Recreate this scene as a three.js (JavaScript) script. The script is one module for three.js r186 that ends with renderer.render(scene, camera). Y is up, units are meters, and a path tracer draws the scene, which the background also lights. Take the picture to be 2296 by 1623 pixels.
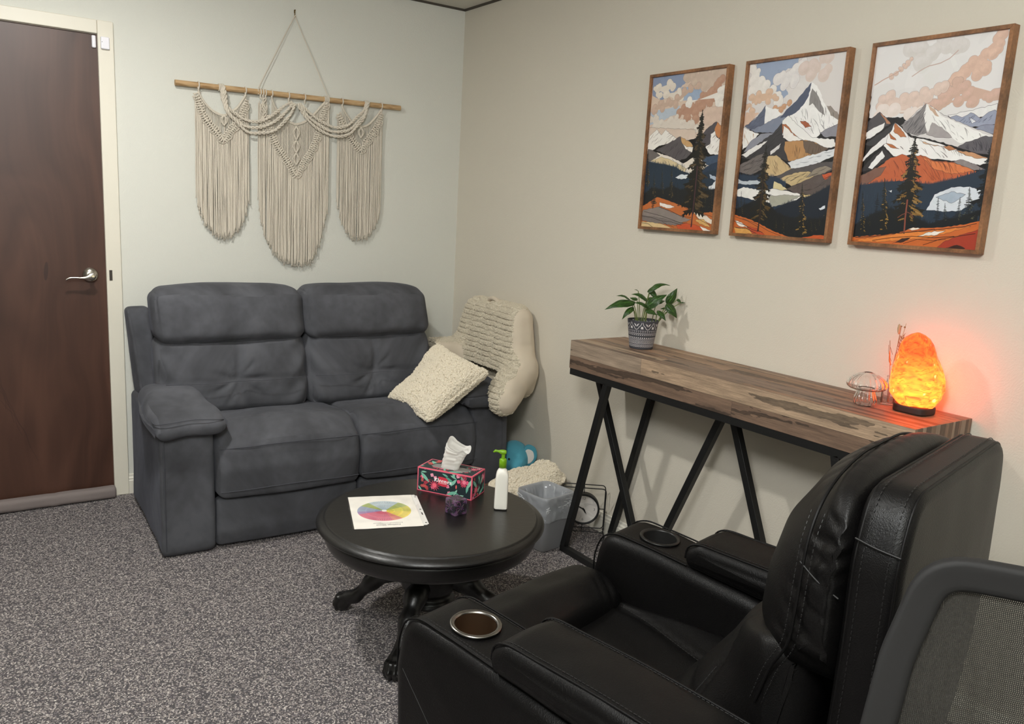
import * as THREE from 'three';
import { mergeGeometries, mergeVertices } from 'three/addons/utils/BufferGeometryUtils.js';
import { RoundedBoxGeometry } from 'three/addons/geometries/RoundedBoxGeometry.js';
import { ImprovedNoise } from 'three/addons/math/ImprovedNoise.js';
import { Brush, Evaluator, SUBTRACTION } from 'three-bvh-csg';
import { MeshSurfaceSampler } from 'three/addons/math/MeshSurfaceSampler.js';
import { MeshBVH } from 'three-mesh-bvh';
import { RectAreaLightUniformsLib } from 'three/addons/lights/RectAreaLightUniformsLib.js';

// ---------------------------------------------------------------- camera, light, exposure
const scene = new THREE.Scene();
const renderer = new THREE.WebGLRenderer({ antialias: true });
renderer.toneMapping = THREE.LinearToneMapping;
renderer.toneMappingExposure = 1.13;
renderer.shadowMap.enabled = true;
RectAreaLightUniformsLib.init();

const camera = new THREE.PerspectiveCamera(2 * Math.atan(811.5 / 1832.28) * 180 / Math.PI, 2296 / 1623, 0.05, 60);
camera.position.set(-2.3594, 1.4126, 3.9923);
camera.quaternion.setFromRotationMatrix(new THREE.Matrix4().makeBasis(
  new THREE.Vector3(0.824545, 0.053829, 0.563230),
  new THREE.Vector3(0.061383, 0.981078, -0.183625),
  new THREE.Vector3(-0.562457, 0.185980, 0.805639)));

// two recessed ceiling lamps (the shadows of console, door handle and pillow give their places) plus an unseen globe added behind the camera as fill light
const CEILING_LAMPS = [[-2.0, 1.2, 680], [-2.0, 3.0, 150]]; // x, z, nits
const LAMP_COLOR = new THREE.Color(1.0, 0.985, 0.94), LAMP_SIZE = 0.11;
const FILL_GLOBE = [-2.55, 2.2, 3.75], FILL_COLOR = new THREE.Color(0.97, 0.99, 1.0), FILL_CANDELA = 8.4;
const SALT_LIGHT = new THREE.Color(1.0, 0.5, 0.17), SALT_CANDELA = 0.13;
scene.background = new THREE.Color(0x000000);
const ROOM = { x0: -4.0, x1: 0, z0: 0, z1: 4.5, h: 2.43 };

// ---------------------------------------------------------------- helpers
const V = (x, y, z) => new THREE.Vector3(x, y, z);
const clamp = (x, a, b) => Math.min(b, Math.max(a, x)), lerp = (a, b, t) => a + (b - a) * t;
const sstep = (a, b, x) => { const t = clamp((x - a) / (b - a), 0, 1); return t * t * (3 - 2 * t); };
const PI = Math.PI;
function rng(seed) { let s = seed | 0; return () => { s = (s + 0x6d2b79f5) | 0; let t = Math.imul(s ^ (s >>> 15), 1 | s); t = (t + Math.imul(t ^ (t >>> 7), 61 | t)) ^ t; return ((t ^ (t >>> 14)) >>> 0) / 4294967296; }; }
const perlin = new ImprovedNoise();
const noise = (x, y, z) => perlin.noise(x, y, z);
function fbm(x, y, z, o = 4) { let s = 0, a = 0.5; for (let i = 0; i < o; i++) { s += a * perlin.noise(x, y, z); x *= 2.03; y *= 2.03; z *= 2.03; a *= 0.5; } return s; }
const srgb = (hex) => new THREE.Color(hex);

const taken = new Map();
function numbered(name) { const n = taken.get(name) ?? 0; taken.set(name, n + 1); return n ? `${name}_${String(n).padStart(3, '0')}` : name; }
function shade(o) { o.traverse((m) => { if (m.isMesh) { m.castShadow = true; m.receiveShadow = true; } }); return o; }
function part(name, geo, mat, parent, label) {
  const m = new THREE.Mesh(Array.isArray(geo) ? merged(geo) : geo, mat); m.name = name; m.castShadow = m.receiveShadow = true;
  if (label) m.userData.label = label;
  parent.add(m); return m;
}
function tag(o, label, category, group) { o.userData.label = label; o.userData.category = category; if (group) o.userData.group = group; return o; }
function thing(name, label, category, [x, y, z] = [0, 0, 0], turn = 0, group) {
  const o = new THREE.Group(); o.name = numbered(name); o.position.set(x, y, z); o.rotation.y = turn; scene.add(o);
  return tag(o, label, category, group);
}
function struct(name, geo, mat, parent) {
  const m = new THREE.Mesh(Array.isArray(geo) ? merged(geo) : geo, mat); m.name = parent ? name : numbered(name); m.castShadow = m.receiveShadow = true;
  if (!parent) m.userData.kind = 'structure';
  (parent ?? scene).add(m); return m;
}

// ---- geometry
function plain(g) { // position, normal, uv only; not indexed
  const n = g.index ? g.toNonIndexed() : g.clone();
  for (const k of Object.keys(n.attributes)) if (!['position', 'normal', 'uv'].includes(k)) n.deleteAttribute(k);
  if (!n.attributes.uv) boxUV(n);
  n.morphAttributes = {}; n.clearGroups();
  return n;
}
function merged(list) { return mergeGeometries(list.map(plain), false); }
function boxUV(g, s = 1) { // uv in metres from the triangle's main direction
  const p = g.attributes.position, uv = new Float32Array(p.count * 2), a = V(0, 0, 0), b = V(0, 0, 0), c = V(0, 0, 0);
  for (let i = 0; i < p.count; i += 3) {
    a.fromBufferAttribute(p, i); b.fromBufferAttribute(p, i + 1); c.fromBufferAttribute(p, i + 2);
    const n = b.clone().sub(a).cross(c.clone().sub(a)), ax = Math.abs(n.x), ay = Math.abs(n.y), az = Math.abs(n.z);
    [a, b, c].forEach((v, k) => { const [u, w] = ax >= ay && ax >= az ? [v.z, v.y] : ay >= az ? [v.x, v.z] : [v.x, v.y]; uv[(i + k) * 2] = u / s; uv[(i + k) * 2 + 1] = w / s; });
  }
  g.setAttribute('uv', new THREE.BufferAttribute(uv, 2)); return g;
}
function smooth(g, tol = 1e-5) { // weld by place, smooth normals, then box uv
  const h = new THREE.BufferGeometry(); h.setAttribute('position', (g.index ? g : g).attributes.position.clone()); if (g.index) h.setIndex(g.index);
  const w = mergeVertices(h, tol); w.computeVertexNormals(); return boxUV(w.toNonIndexed());
}
function move(g, x = 0, y = 0, z = 0) { return g.translate(x, y, z); }
function box(w, h, d, x = 0, y = 0, z = 0, r = 0) {
  const g = r ? new RoundedBoxGeometry(w, h, d, 3, r) : new THREE.BoxGeometry(w, h, d);
  return boxUV(plain(g)).translate(x, y, z);
}
function warpMesh(g, fn) { const p = g.attributes.position, v = V(0, 0, 0); for (let i = 0; i < p.count; i++) { v.fromBufferAttribute(p, i); fn(v); p.setXYZ(i, v.x, v.y, v.z); } p.needsUpdate = true; return g; }
// a rounded, bulging block: half sizes known, r edge radius, puff [x,y,z] bulge of the faces, fn(v, u) deforms (u = -1..1 in the block)
function softBox(w, h, d, r, { puff = [0, 0, 0], seg = [16, 12, 16], fn, keepUV } = {}) {
  const g = new THREE.BoxGeometry(2, 2, 2, ...seg), half = [w / 2, h / 2, d / 2];
  const grid = (t, H) => { const e = Math.min(0.45, (r / H) * 0.9), f = 0.42, a = Math.abs(t), s = Math.sign(t); return s * (a < 1 - f ? (a / (1 - f)) * (1 - e) : 1 - e + ((a - 1 + f) / f) * e); };
  warpMesh(g, (v) => {
    const u = [grid(v.x, half[0]), grid(v.y, half[1]), grid(v.z, half[2])], p = u.map((t, i) => t * half[i]);
    const c = p.map((x, i) => clamp(x, -(half[i] - r), half[i] - r)), q = p.map((x, i) => x - c[i]), L = Math.hypot(...q);
    const o = L > 1e-9 ? c.map((x, i) => x + (q[i] / L) * r) : p.slice();
    const k = (t) => 1 - t * t;
    o[0] += puff[0] * u[0] * k(u[1]) * k(u[2]); o[1] += puff[1] * u[1] * k(u[0]) * k(u[2]); o[2] += puff[2] * u[2] * k(u[0]) * k(u[1]);
    v.set(...o); if (fn) fn(v, u);
  });
  return smooth(g);
}
// rounded polygon: [[x, y, r], ...] -> evenly spaced points
function rpoly(pts, n = 96, closed = true) {
  const out = [], N = pts.length;
  for (let i = 0; i < N; i++) {
    const p = pts[i], a = pts[(i + N - 1) % N], b = pts[(i + 1) % N], P = new THREE.Vector2(p[0], p[1]);
    if (!p[2] || (!closed && (i === 0 || i === N - 1))) { out.push(P); continue; }
    const A = new THREE.Vector2(a[0], a[1]).sub(P), B = new THREE.Vector2(b[0], b[1]).sub(P), la = A.length(), lb = B.length(); A.normalize(); B.normalize();
    const half = Math.acos(clamp(A.dot(B), -1, 1)) / 2, t = Math.min(p[2] / Math.tan(half), la * 0.49, lb * 0.49);
    const s = P.clone().addScaledVector(A, t), e = P.clone().addScaledVector(B, t);
    for (let k = 0; k <= 8; k++) { const q = k / 8; out.push(s.clone().multiplyScalar((1 - q) * (1 - q)).addScaledVector(P, 2 * q * (1 - q)).addScaledVector(e, q * q)); }
  }
  if (closed) out.push(out[0].clone());
  const L = [0]; for (let i = 1; i < out.length; i++) L.push(L[i - 1] + out[i].distanceTo(out[i - 1]));
  const res = [], M = closed ? n : n - 1;
  for (let i = 0, k = 0; i < n; i++) { const s = (L[L.length - 1] * i) / M; while (k < L.length - 2 && L[k + 1] < s) k++; const t = (s - L[k]) / Math.max(1e-9, L[k + 1] - L[k]); res.push(out[k].clone().lerp(out[k + 1], t)); }
  return res;
}
// a padded solid: outline pts (p.x, p.y) swept along w, edges rounded by r, end faces bulging; map(px, py, t) places it
function padded(pts, w, r, { bulge = 0, edge = 5, mid = 6, caps = 5, map = (a, b, t) => [t, b, a], fn } = {}) {
  const n = pts.length, area = pts.reduce((s, p, i) => s + p.x * pts[(i + 1) % n].y - pts[(i + 1) % n].x * p.y, 0), sgn = area > 0 ? 1 : -1;
  const nor = pts.map((p, i) => { const a = pts[(i + n - 1) % n], b = pts[(i + 1) % n]; return new THREE.Vector2(b.y - a.y, a.x - b.x).multiplyScalar(sgn).normalize(); });
  const cen = pts.reduce((s, p) => s.add(p), new THREE.Vector2()).multiplyScalar(1 / n), rings = [];
  const ring = (inset, t, sc = 1) => pts.map((p, i) => { const q = p.clone().addScaledVector(nor[i], -inset); if (sc !== 1) q.sub(cen).multiplyScalar(sc).add(cen); return [q.x, q.y, t]; });
  const H = w / 2;
  for (let k = 0; k <= caps; k++) { const s = k / caps; rings.push(ring(r, -H - bulge * (1 - s * s), s)); }
  for (let k = 1; k <= edge; k++) { const a = (k / edge) * PI / 2; rings.push(ring(r * (1 - Math.sin(a)), -H + r * (1 - Math.cos(a)))); }
  for (let k = 1; k < mid; k++) rings.push(ring(0, lerp(-H + r, H - r, k / mid)));
  for (let k = 0; k < edge; k++) { const a = (1 - k / edge) * PI / 2; rings.push(ring(r * (1 - Math.sin(a)), H - r * (1 - Math.cos(a)))); }
  for (let k = caps; k >= 0; k--) { const s = k / caps; rings.push(ring(r, H + bulge * (1 - s * s), s)); }
  const pos = [], idx = [];
  rings.forEach((R) => R.forEach((q) => { const v = V(...map(q[0], q[1], q[2])); if (fn) fn(v, q); pos.push(v.x, v.y, v.z); }));
  for (let j = 0; j + 1 < rings.length; j++) for (let i = 0; i < n; i++) { const a = j * n + i, b = j * n + (i + 1) % n, c = a + n, d = b + n; idx.push(a, b, c, b, d, c); }
  const g = new THREE.BufferGeometry(); g.setAttribute('position', new THREE.Float32BufferAttribute(pos, 3)); g.setIndex(idx);
  return outward(smooth(g));
}
function mirrorX(g) { // reflect across x = 0, keeping faces outward
  g.scale(-1, 1, 1);
  for (const k of ['position', 'normal', 'uv']) { const t = g.attributes[k]; for (let i = 0; i < t.count; i += 3) for (let j = 0; j < t.itemSize; j++) { const x = t.array[(i + 1) * t.itemSize + j]; t.array[(i + 1) * t.itemSize + j] = t.array[(i + 2) * t.itemSize + j]; t.array[(i + 2) * t.itemSize + j] = x; } }
  return g;
}
function outward(g) { // turn a closed solid so that its faces look out
  const p = g.attributes.position; let vol = 0; const a = V(0, 0, 0), b = V(0, 0, 0), c = V(0, 0, 0);
  for (let i = 0; i < p.count; i += 3) { a.fromBufferAttribute(p, i); b.fromBufferAttribute(p, i + 1); c.fromBufferAttribute(p, i + 2); vol += a.dot(b.cross(c)); }
  if (vol < 0) for (const k of ['position', 'normal', 'uv']) { const t = g.attributes[k]; if (!t) continue; for (let i = 0; i < t.count; i += 3) for (let j = 0; j < t.itemSize; j++) { const x = t.array[(i + 1) * t.itemSize + j]; t.array[(i + 1) * t.itemSize + j] = t.array[(i + 2) * t.itemSize + j]; t.array[(i + 2) * t.itemSize + j] = x; } if (k === 'normal') for (let i = 0; i < t.array.length; i++) t.array[i] *= -1; }
  return g;
}
// naive surface nets of f(x, y, z) < 0
function nets(f, lo, hi, c, raw) {
  const [nx, ny, nz] = [0, 1, 2].map((i) => Math.ceil((hi[i] - lo[i]) / c) + 1), val = new Float32Array(nx * ny * nz), at = (i, j, k) => (k * ny + j) * nx + i;
  for (let k = 0; k < nz; k++) for (let j = 0; j < ny; j++) for (let i = 0; i < nx; i++) val[at(i, j, k)] = f(lo[0] + i * c, lo[1] + j * c, lo[2] + k * c);
  const id = new Int32Array(nx * ny * nz).fill(-1), pos = [], idx = [];
  const E = [[0, 1], [2, 3], [4, 5], [6, 7], [0, 2], [1, 3], [4, 6], [5, 7], [0, 4], [1, 5], [2, 6], [3, 7]];
  for (let k = 0; k + 1 < nz; k++) for (let j = 0; j + 1 < ny; j++) for (let i = 0; i + 1 < nx; i++) {
    const v = []; for (let q = 0; q < 8; q++) v.push(val[at(i + (q & 1), j + ((q >> 1) & 1), k + (q >> 2))]);
    let x = 0, y = 0, z = 0, m = 0;
    for (const [a, b] of E) if (v[a] < 0 !== v[b] < 0) { const t = v[a] / (v[a] - v[b]); x += lerp(a & 1, b & 1, t); y += lerp((a >> 1) & 1, (b >> 1) & 1, t); z += lerp(a >> 2, b >> 2, t); m++; }
    if (m) { id[at(i, j, k)] = pos.length / 3; pos.push(lo[0] + (i + x / m) * c, lo[1] + (j + y / m) * c, lo[2] + (k + z / m) * c); }
  }
  const quad = (a, b, d, e, flip) => { if (Math.min(a, b, d, e) < 0) return; flip ? idx.push(a, d, b, a, e, d) : idx.push(a, b, d, a, d, e); };
  for (let k = 1; k + 1 < nz; k++) for (let j = 1; j + 1 < ny; j++) for (let i = 1; i + 1 < nx; i++) {
    const s = val[at(i, j, k)] < 0;
    if (s !== val[at(i + 1, j, k)] < 0) quad(id[at(i, j - 1, k - 1)], id[at(i, j, k - 1)], id[at(i, j, k)], id[at(i, j - 1, k)], !s);
    if (s !== val[at(i, j + 1, k)] < 0) quad(id[at(i - 1, j, k - 1)], id[at(i - 1, j, k)], id[at(i, j, k)], id[at(i, j, k - 1)], !s);
    if (s !== val[at(i, j, k + 1)] < 0) quad(id[at(i - 1, j - 1, k)], id[at(i, j - 1, k)], id[at(i, j, k)], id[at(i - 1, j, k)], !s);
  }
  const g = new THREE.BufferGeometry(); g.setAttribute('position', new THREE.Float32BufferAttribute(pos, 3)); g.setIndex(idx); g.computeVertexNormals();
  return raw ? g : outward(boxUV(g.toNonIndexed()));
}
const smin = (a, b, k) => { const h = Math.max(k - Math.abs(a - b), 0) / k; return Math.min(a, b) - h * h * k * 0.25; };
function capsule(p, a, b, r1, r2 = r1) { const ax = p[0] - a[0], ay = p[1] - a[1], az = p[2] - a[2], bx = b[0] - a[0], by = b[1] - a[1], bz = b[2] - a[2], t = clamp((ax * bx + ay * by + az * bz) / (bx * bx + by * by + bz * bz), 0, 1); return Math.hypot(ax - bx * t, ay - by * t, az - bz * t) - lerp(r1, r2, t); }
function rbox(p, c, h, r) { const q = [0, 1, 2].map((i) => Math.abs(p[i] - c[i]) - h[i] + r); return Math.hypot(Math.max(q[0], 0), Math.max(q[1], 0), Math.max(q[2], 0)) + Math.min(Math.max(...q), 0) - r; }
function tube(pts, r, seg = 24, rad = 8, closed = false) {
  const c = new THREE.CatmullRomCurve3(pts.map((p) => (p.isVector3 ? p : V(...p))), closed, 'centripetal'), g = new THREE.TubeGeometry(c, seg, r, rad, closed);
  if (closed) return plain(g);
  const caps = [0, 1].map((t) => { const s = new THREE.SphereGeometry(r, rad, 4); const q = c.getPoint(t); return s.translate(q.x, q.y, q.z); });
  return merged([g, ...caps]);
}
function bar(a, b, w, d = w, r = 0.0015) { // square tube from a to b
  const A = V(...a), B = V(...b), L = A.distanceTo(B), g = plain(new RoundedBoxGeometry(w, L, d, 2, r)); boxUV(g);
  const q = new THREE.Quaternion().setFromUnitVectors(V(0, 1, 0), B.clone().sub(A).normalize());
  return g.applyQuaternion(q).translate((A.x + B.x) / 2, (A.y + B.y) / 2, (A.z + B.z) / 2);
}
function lathe(pts, seg = 64) { return plain(new THREE.LatheGeometry(pts.map((p) => new THREE.Vector2(p[0], p[1])), seg)); }
function curveLathe(pts, seg = 64, n = 60) { const c = new THREE.SplineCurve(pts.map((p) => new THREE.Vector2(p[0], p[1]))); return plain(new THREE.LatheGeometry(c.getPoints(n), seg)); }
// a row of sewn stitches along a path
function stitches(pts, step = 0.009, len = 0.006, r = 0.0009, closed = false) {
  const c = new THREE.CatmullRomCurve3(pts.map((p) => (p.isVector3 ? p : V(...p))), closed, 'centripetal'), L = c.getLength(), n = Math.floor(L / step), out = [];
  for (let i = 0; i < n; i++) { const p = c.getPointAt((i + 0.5) / n), t = c.getTangentAt((i + 0.5) / n), g = new THREE.CapsuleGeometry(r, len, 2, 5); g.applyQuaternion(new THREE.Quaternion().setFromUnitVectors(V(0, 1, 0), t)).translate(p.x, p.y, p.z); out.push(g); }
  return merged(out);
}

// ---- textures
function canvas(w, h, draw) { const c = document.createElement('canvas'); c.width = w; c.height = h; draw(c.getContext('2d'), w, h); return c; }
function ctex(w, h, draw, { color = true, repeat } = {}) {
  const t = new THREE.CanvasTexture(canvas(w, h, draw)); if (color) t.colorSpace = THREE.SRGBColorSpace;
  if (repeat) { t.wrapS = t.wrapT = THREE.RepeatWrapping; t.repeat.set(repeat[0], repeat[1]); }
  return t;
}
function dtex(n, fn, { color = false, size = 1, m = n } = {}) { // fn(u, v) -> grey 0..1 or [r,g,b]; tiles every `size` metres
  const d = new Uint8Array(n * m * 4);
  for (let j = 0; j < m; j++) for (let i = 0; i < n; i++) { const q = fn(i / n, j / m), a = typeof q === 'number' ? [q, q, q] : q; for (let c = 0; c < 3; c++) d[(j * n + i) * 4 + c] = clamp(Math.round(a[c] * 255), 0, 255); d[(j * n + i) * 4 + 3] = 255; }
  const t = new THREE.DataTexture(d, n, m); t.magFilter = THREE.LinearFilter; t.minFilter = THREE.LinearMipmapLinearFilter; t.wrapS = t.wrapT = THREE.RepeatWrapping; t.repeat.set(1 / size, 1 / size);
  if (color) t.colorSpace = THREE.SRGBColorSpace; t.needsUpdate = true; return t;
}
// noise that tiles: perlin wraps every 256 lattice cells, so sample on a torus
function tiled(u, v, f, seed = 0, o = 4) { const a = u * 2 * PI, b = v * 2 * PI, R = f / (2 * PI); let s = 0, k = 0.5, m = 1; for (let i = 0; i < o; i++) { s += k * noise(Math.cos(a) * R * m + seed, Math.sin(a) * R * m + Math.cos(b) * R * m * 0.73 + 7.3, Math.sin(b) * R * m + seed * 1.7); k *= 0.5; m *= 2; } return s; }
function at(t, sx, sy = sx) { const c = t.clone(); c.repeat.set(1 / sx, 1 / sy); c.needsUpdate = true; return c; }
const std = (o) => new THREE.MeshStandardMaterial(o), phys = (o) => new THREE.MeshPhysicalMaterial(o);
// short woolly tufts all over a surface: one part of kind stuff
function fleece(parent, geo, mat, n, size, seed, keep) {
  const r = rng(seed), tuft = new THREE.IcosahedronGeometry(1, 1); warpMesh(tuft, (v) => { const k = 1 + 0.35 * noise(v.x * 2.1 + seed, v.y * 2.1, v.z * 2.1); v.multiplyScalar(k); }); tuft.computeVertexNormals();
  const s = new MeshSurfaceSampler(new THREE.Mesh(geo)).build(); s.randomFunction = r; if (s.setRandomGenerator) s.setRandomGenerator(r);
  const p = V(0, 0, 0), nn = V(0, 0, 0), list = [], q = new THREE.Quaternion(), e = new THREE.Euler();
  for (let i = 0; i < n; i++) { s.sample(p, nn); if (keep && !keep(p, nn)) continue; const k = size * (0.65 + 0.7 * r()); q.setFromEuler(e.set(r() * 6, r() * 6, r() * 6)); list.push(new THREE.Matrix4().compose(p.clone().addScaledVector(nn, k * 0.25), q, V(k, k * (0.5 + 0.4 * r()), k * (0.7 + 0.3 * r())))); }
  const m = new THREE.InstancedMesh(tuft, mat, list.length); list.forEach((x, i) => m.setMatrixAt(i, x)); m.name = 'fleece'; m.userData.kind = 'stuff'; m.castShadow = m.receiveShadow = true; parent.add(m); return m;
}
// press a soft thing's vertices out of the solids it lies on (all in world places); geo's origin stands at o
function settle(geo, o, solids, margin = 0.005, rounds = 14) {
  const list = []; for (const s of solids) s.traverse((m) => { if (m.isMesh && !m.isInstancedMesh) { m.updateWorldMatrix(true, false); list.push(plain(m.geometry).applyMatrix4(m.matrixWorld)); } });
  const g = mergeGeometries(list), bvh = new MeshBVH(g, { indirect: false }), p = geo.attributes.position, v = V(0, 0, 0), hit = {}, dirs = [V(0.13, 0.97, 0.2).normalize(), V(-0.6, 0.3, 0.74).normalize()];
  for (let r = 0; r < rounds; r++) { let moved = 0; for (let i = 0; i < p.count; i++) {
    v.fromBufferAttribute(p, i).add(V(...o)); const h = bvh.closestPointToPoint(v, hit, 0, 0.5); if (!h) continue;
    let inside = 0; for (const d of dirs) { const w = bvh.raycast(new THREE.Ray(v, d), THREE.DoubleSide).reduce((s, q) => s + (q.face.normal.dot(d) > 0 ? 1 : -1), 0); if (w > 0) inside++; }
    const dir = h.point.clone().sub(v); if (inside === 2) { dir.setLength(h.distance + margin); dir.y += 0.3 * h.distance; } else if (h.distance < margin - 2e-4) dir.setLength(margin - h.distance).negate(); else continue;
    p.setXYZ(i, p.getX(i) + dir.x, p.getY(i) + dir.y, p.getZ(i) + dir.z); moved++; } if (!moved) break; }
  return geo;
}
// ---------------------------------------------------------------- materials
const R0 = rng(7);
const speckle = dtex(256, (u, v) => 0.5 + 0.9 * tiled(u, v, 60, 3, 3), { size: 0.25 });
const fineGrain = (() => { const r = rng(21); return dtex(256, () => r(), { size: 0.12 }); })();
const M = {};
M.wallBack = std({ color: srgb('#d6d6cd'), roughness: 0.72, bumpMap: speckle, bumpScale: 0.0006 });
M.wallRight = std({ color: srgb('#d5cebf'), roughness: 0.72, bumpMap: speckle, bumpScale: 0.0006 });
M.wallLeft = std({ color: srgb('#6a675f'), roughness: 0.8 });
M.trim = std({ color: srgb('#dfdacb'), roughness: 0.45 });
M.baseboard = std({ color: srgb('#e0dccf'), roughness: 0.45 });
M.ceiling = std({ color: srgb('#d9d6cc'), roughness: 0.95, bumpMap: at(speckle, 0.1), bumpScale: 0.0015 });
M.gap = std({ color: srgb('#4a443b'), roughness: 0.8 });
M.blackMetal = std({ color: srgb('#131313'), roughness: 0.5, metalness: 0.1, bumpMap: at(speckle, 0.05), bumpScale: 0.0002 });
M.chrome = std({ color: srgb('#c9c4bb'), roughness: 0.22, metalness: 1 });

// looped carpet: short curved yarn loops in mixed greys, light and height drawn with the same seed
function carpetLoops(color) {
  return (g, w, h) => {
    const r = rng(4), tones = ['#a9a19e', '#8e8785', '#716b6b', '#bdb5b1', '#5c5759', '#9a918d', '#7f797b', '#cbc3bd', '#686267', '#8a817e'];
    g.fillStyle = color ? '#4d4a4c' : '#222'; g.fillRect(0, 0, w, h); g.lineCap = 'round';
    const n = 17000;
    for (let i = 0; i < n; i++) {
      const x = r() * w, y = r() * h, a = r() * PI, l = 3.5 + r() * 5, t = tones[Math.floor(r() * tones.length)], b = r(), lw = 4 + r() * 3;
      for (const ox of x < 20 ? [0, w] : x > w - 20 ? [0, -w] : [0]) for (const oy of y < 20 ? [0, h] : y > h - 20 ? [0, -h] : [0]) {
        g.strokeStyle = color ? t : `rgb(${Math.round(60 + b * 190)},${Math.round(60 + b * 190)},${Math.round(60 + b * 190)})`; g.lineWidth = lw;
        g.beginPath(); g.moveTo(x + ox - Math.cos(a) * l / 2, y + oy - Math.sin(a) * l / 2); g.quadraticCurveTo(x + ox + Math.sin(a) * 2, y + oy - Math.cos(a) * 2, x + ox + Math.cos(a) * l / 2, y + oy + Math.sin(a) * l / 2); g.stroke();
      }
    }
  };
}
const CARPET_M = 0.55;
M.carpet = std({ map: ctex(1024, 1024, carpetLoops(true), { repeat: [1 / CARPET_M, 1 / CARPET_M] }), bumpMap: ctex(1024, 1024, carpetLoops(false), { color: false, repeat: [1 / CARPET_M, 1 / CARPET_M] }), bumpScale: 0.004, roughness: 1, color: 0xffffff });

// ---------------------------------------------------------------- the room
{
  const { x0, x1, z0, z1, h } = ROOM, t = 0.12;
  struct('floor', box(x1 - x0 + 2 * t, t, z1 - z0 + 2 * t, (x0 + x1) / 2, -t / 2, (z0 + z1) / 2), M.carpet);
  struct('ceiling', box(x1 - x0 + 2 * t, t, z1 - z0 + 2 * t, (x0 + x1) / 2, h + t / 2, (z0 + z1) / 2), M.ceiling);
  // back wall with the door opening
  const dx0 = -2.69, dx1 = -1.775, dh = 2.035;
  struct('wall_back', [box(x1 + t - dx1, h, t, (x1 + t + dx1) / 2, h / 2, -t / 2), box(dx0 - x0 + t, h, t, (dx0 + x0 - t) / 2, h / 2, -t / 2), box(dx1 - dx0, h - dh, t, (dx0 + dx1) / 2, (h + dh) / 2, -t / 2)], M.wallBack);
  struct('wall_right', box(t, h, z1 - z0, t / 2, h / 2, (z0 + z1) / 2), M.wallRight);
  struct('wall_left', box(t, h, z1 - z0, x0 - t / 2, h / 2, (z0 + z1) / 2), M.wallLeft);
  struct('wall_front', box(x1 - x0 + 2 * t, h, t, (x0 + x1) / 2, h / 2, z1 + t / 2), M.wallBack);
  // shadow gap under the ceiling, painted in as dark strips along the walls
  struct('trim_1', box(x1 - x0, 0.009, 0.012, (x0 + x1) / 2, h - 0.0045, 0.006), M.gap);
  struct('trim_2', box(0.012, 0.009, z1 - z0, -0.006, h - 0.0045, (z0 + z1) / 2), M.gap);
  // baseboards with a stepped top
  const bb = (len) => { const s = new THREE.Shape([[0, 0], [0.014, 0], [0.014, 0.062], [0.011, 0.066], [0.011, 0.074], [0.006, 0.08], [0.005, 0.09], [0, 0.092]].map((p) => new THREE.Vector2(...p))); return boxUV(plain(new THREE.ExtrudeGeometry(s, { depth: len, bevelEnabled: false }))); };
  struct('baseboard_right', mirrorX(bb(z1 - z0)), M.baseboard);
  struct('baseboard_back', [bb(-dx1 - 0.05).rotateY(-PI / 2).translate(0, 0, 0), bb(dx0 - x0 - 0.05).rotateY(-PI / 2).translate(dx0 - 0.05, 0, 0)], M.baseboard);
  // door frame
  const fw = 0.062, fr = [box(fw, dh + 0.05, 0.02, dx1 + 0.022, (dh + 0.05) / 2, 0.008, 0.004), box(fw, dh + 0.05, 0.02, dx0 - 0.022, (dh + 0.05) / 2, 0.008, 0.004), box(dx1 - dx0 + 0.044 - fw - 0.0006, 0.055, 0.0198, (dx0 + dx1) / 2, dh + 0.0225, 0.008, 0.004)];
  struct('trim_3', fr, M.trim);
  struct('trim_4', [box(0.02, dh, t, dx1 + 0.004, dh / 2, -t / 2), box(0.02, dh, t, dx0 - 0.004, dh / 2, -t / 2), box(dx1 - dx0 - 0.0125, 0.02, t - 0.001, (dx0 + dx1) / 2, dh + 0.0035, -t / 2)], M.trim);

  // the door: dark stained flush veneer
  const veneer = ctex(768, 1536, (g, w, hh) => {
    const img = g.createImageData(w, hh), A = [88, 58, 45], B = [58, 34, 24];
    for (let y = 0; y < hh; y++) for (let x = 0; x < w; x++) {
      const u = x / w, v = y / hh, wx = fbm(u * 2.2, v * 1.6, 1.5, 3) * 1.6, g1 = fbm(u * 7 + wx * 3, v * 1.6 + wx, 4, 4), g2 = fbm(u * 60 + wx * 8, v * 3, 9, 2), band = Math.sin((u * 5 + wx * 4 + v * 1.3) * 5);
      const k = clamp(0.42 + g1 * 0.75 + g2 * 0.22 + band * 0.1, 0, 1), i = (y * w + x) * 4;
      for (let c = 0; c < 3; c++) img.data[i + c] = lerp(B[c], A[c], k); img.data[i + 3] = 255;
    }
    g.putImageData(img, 0, 0);
    g.strokeStyle = 'rgba(44,24,16,0.35)'; g.lineWidth = 2; // cathedral figure low on the veneer
    for (let k = 0; k < 5; k++) { g.beginPath(); for (let s = 0; s <= 60; s++) { const q = (s / 60) * 2 - 1, x = w * (0.45 + q * (0.1 + 0.03 * k)) + 12 * noise(s * 0.2, k, 3), y = hh * (0.62 + 0.03 * k + 0.16 * q * q) + 10 * noise(s * 0.15, k, 8); s ? g.lineTo(x, y) : g.moveTo(x, y); } g.stroke(); }
    g.fillStyle = 'rgba(40,24,18,0.6)'; g.beginPath(); g.ellipse(w * 0.745, hh * 0.49, 7, 30, 0.1, 0, 7); g.fill();
  });
  const dw = dx1 - dx0 - 0.008, dz = -0.022;
  const slab = plain(new RoundedBoxGeometry(dw, dh - 0.025, 0.042, 2, 0.002)); slab.translate(dx0 + 0.004 + dw / 2, 0.018 + (dh - 0.025) / 2, dz);
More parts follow.
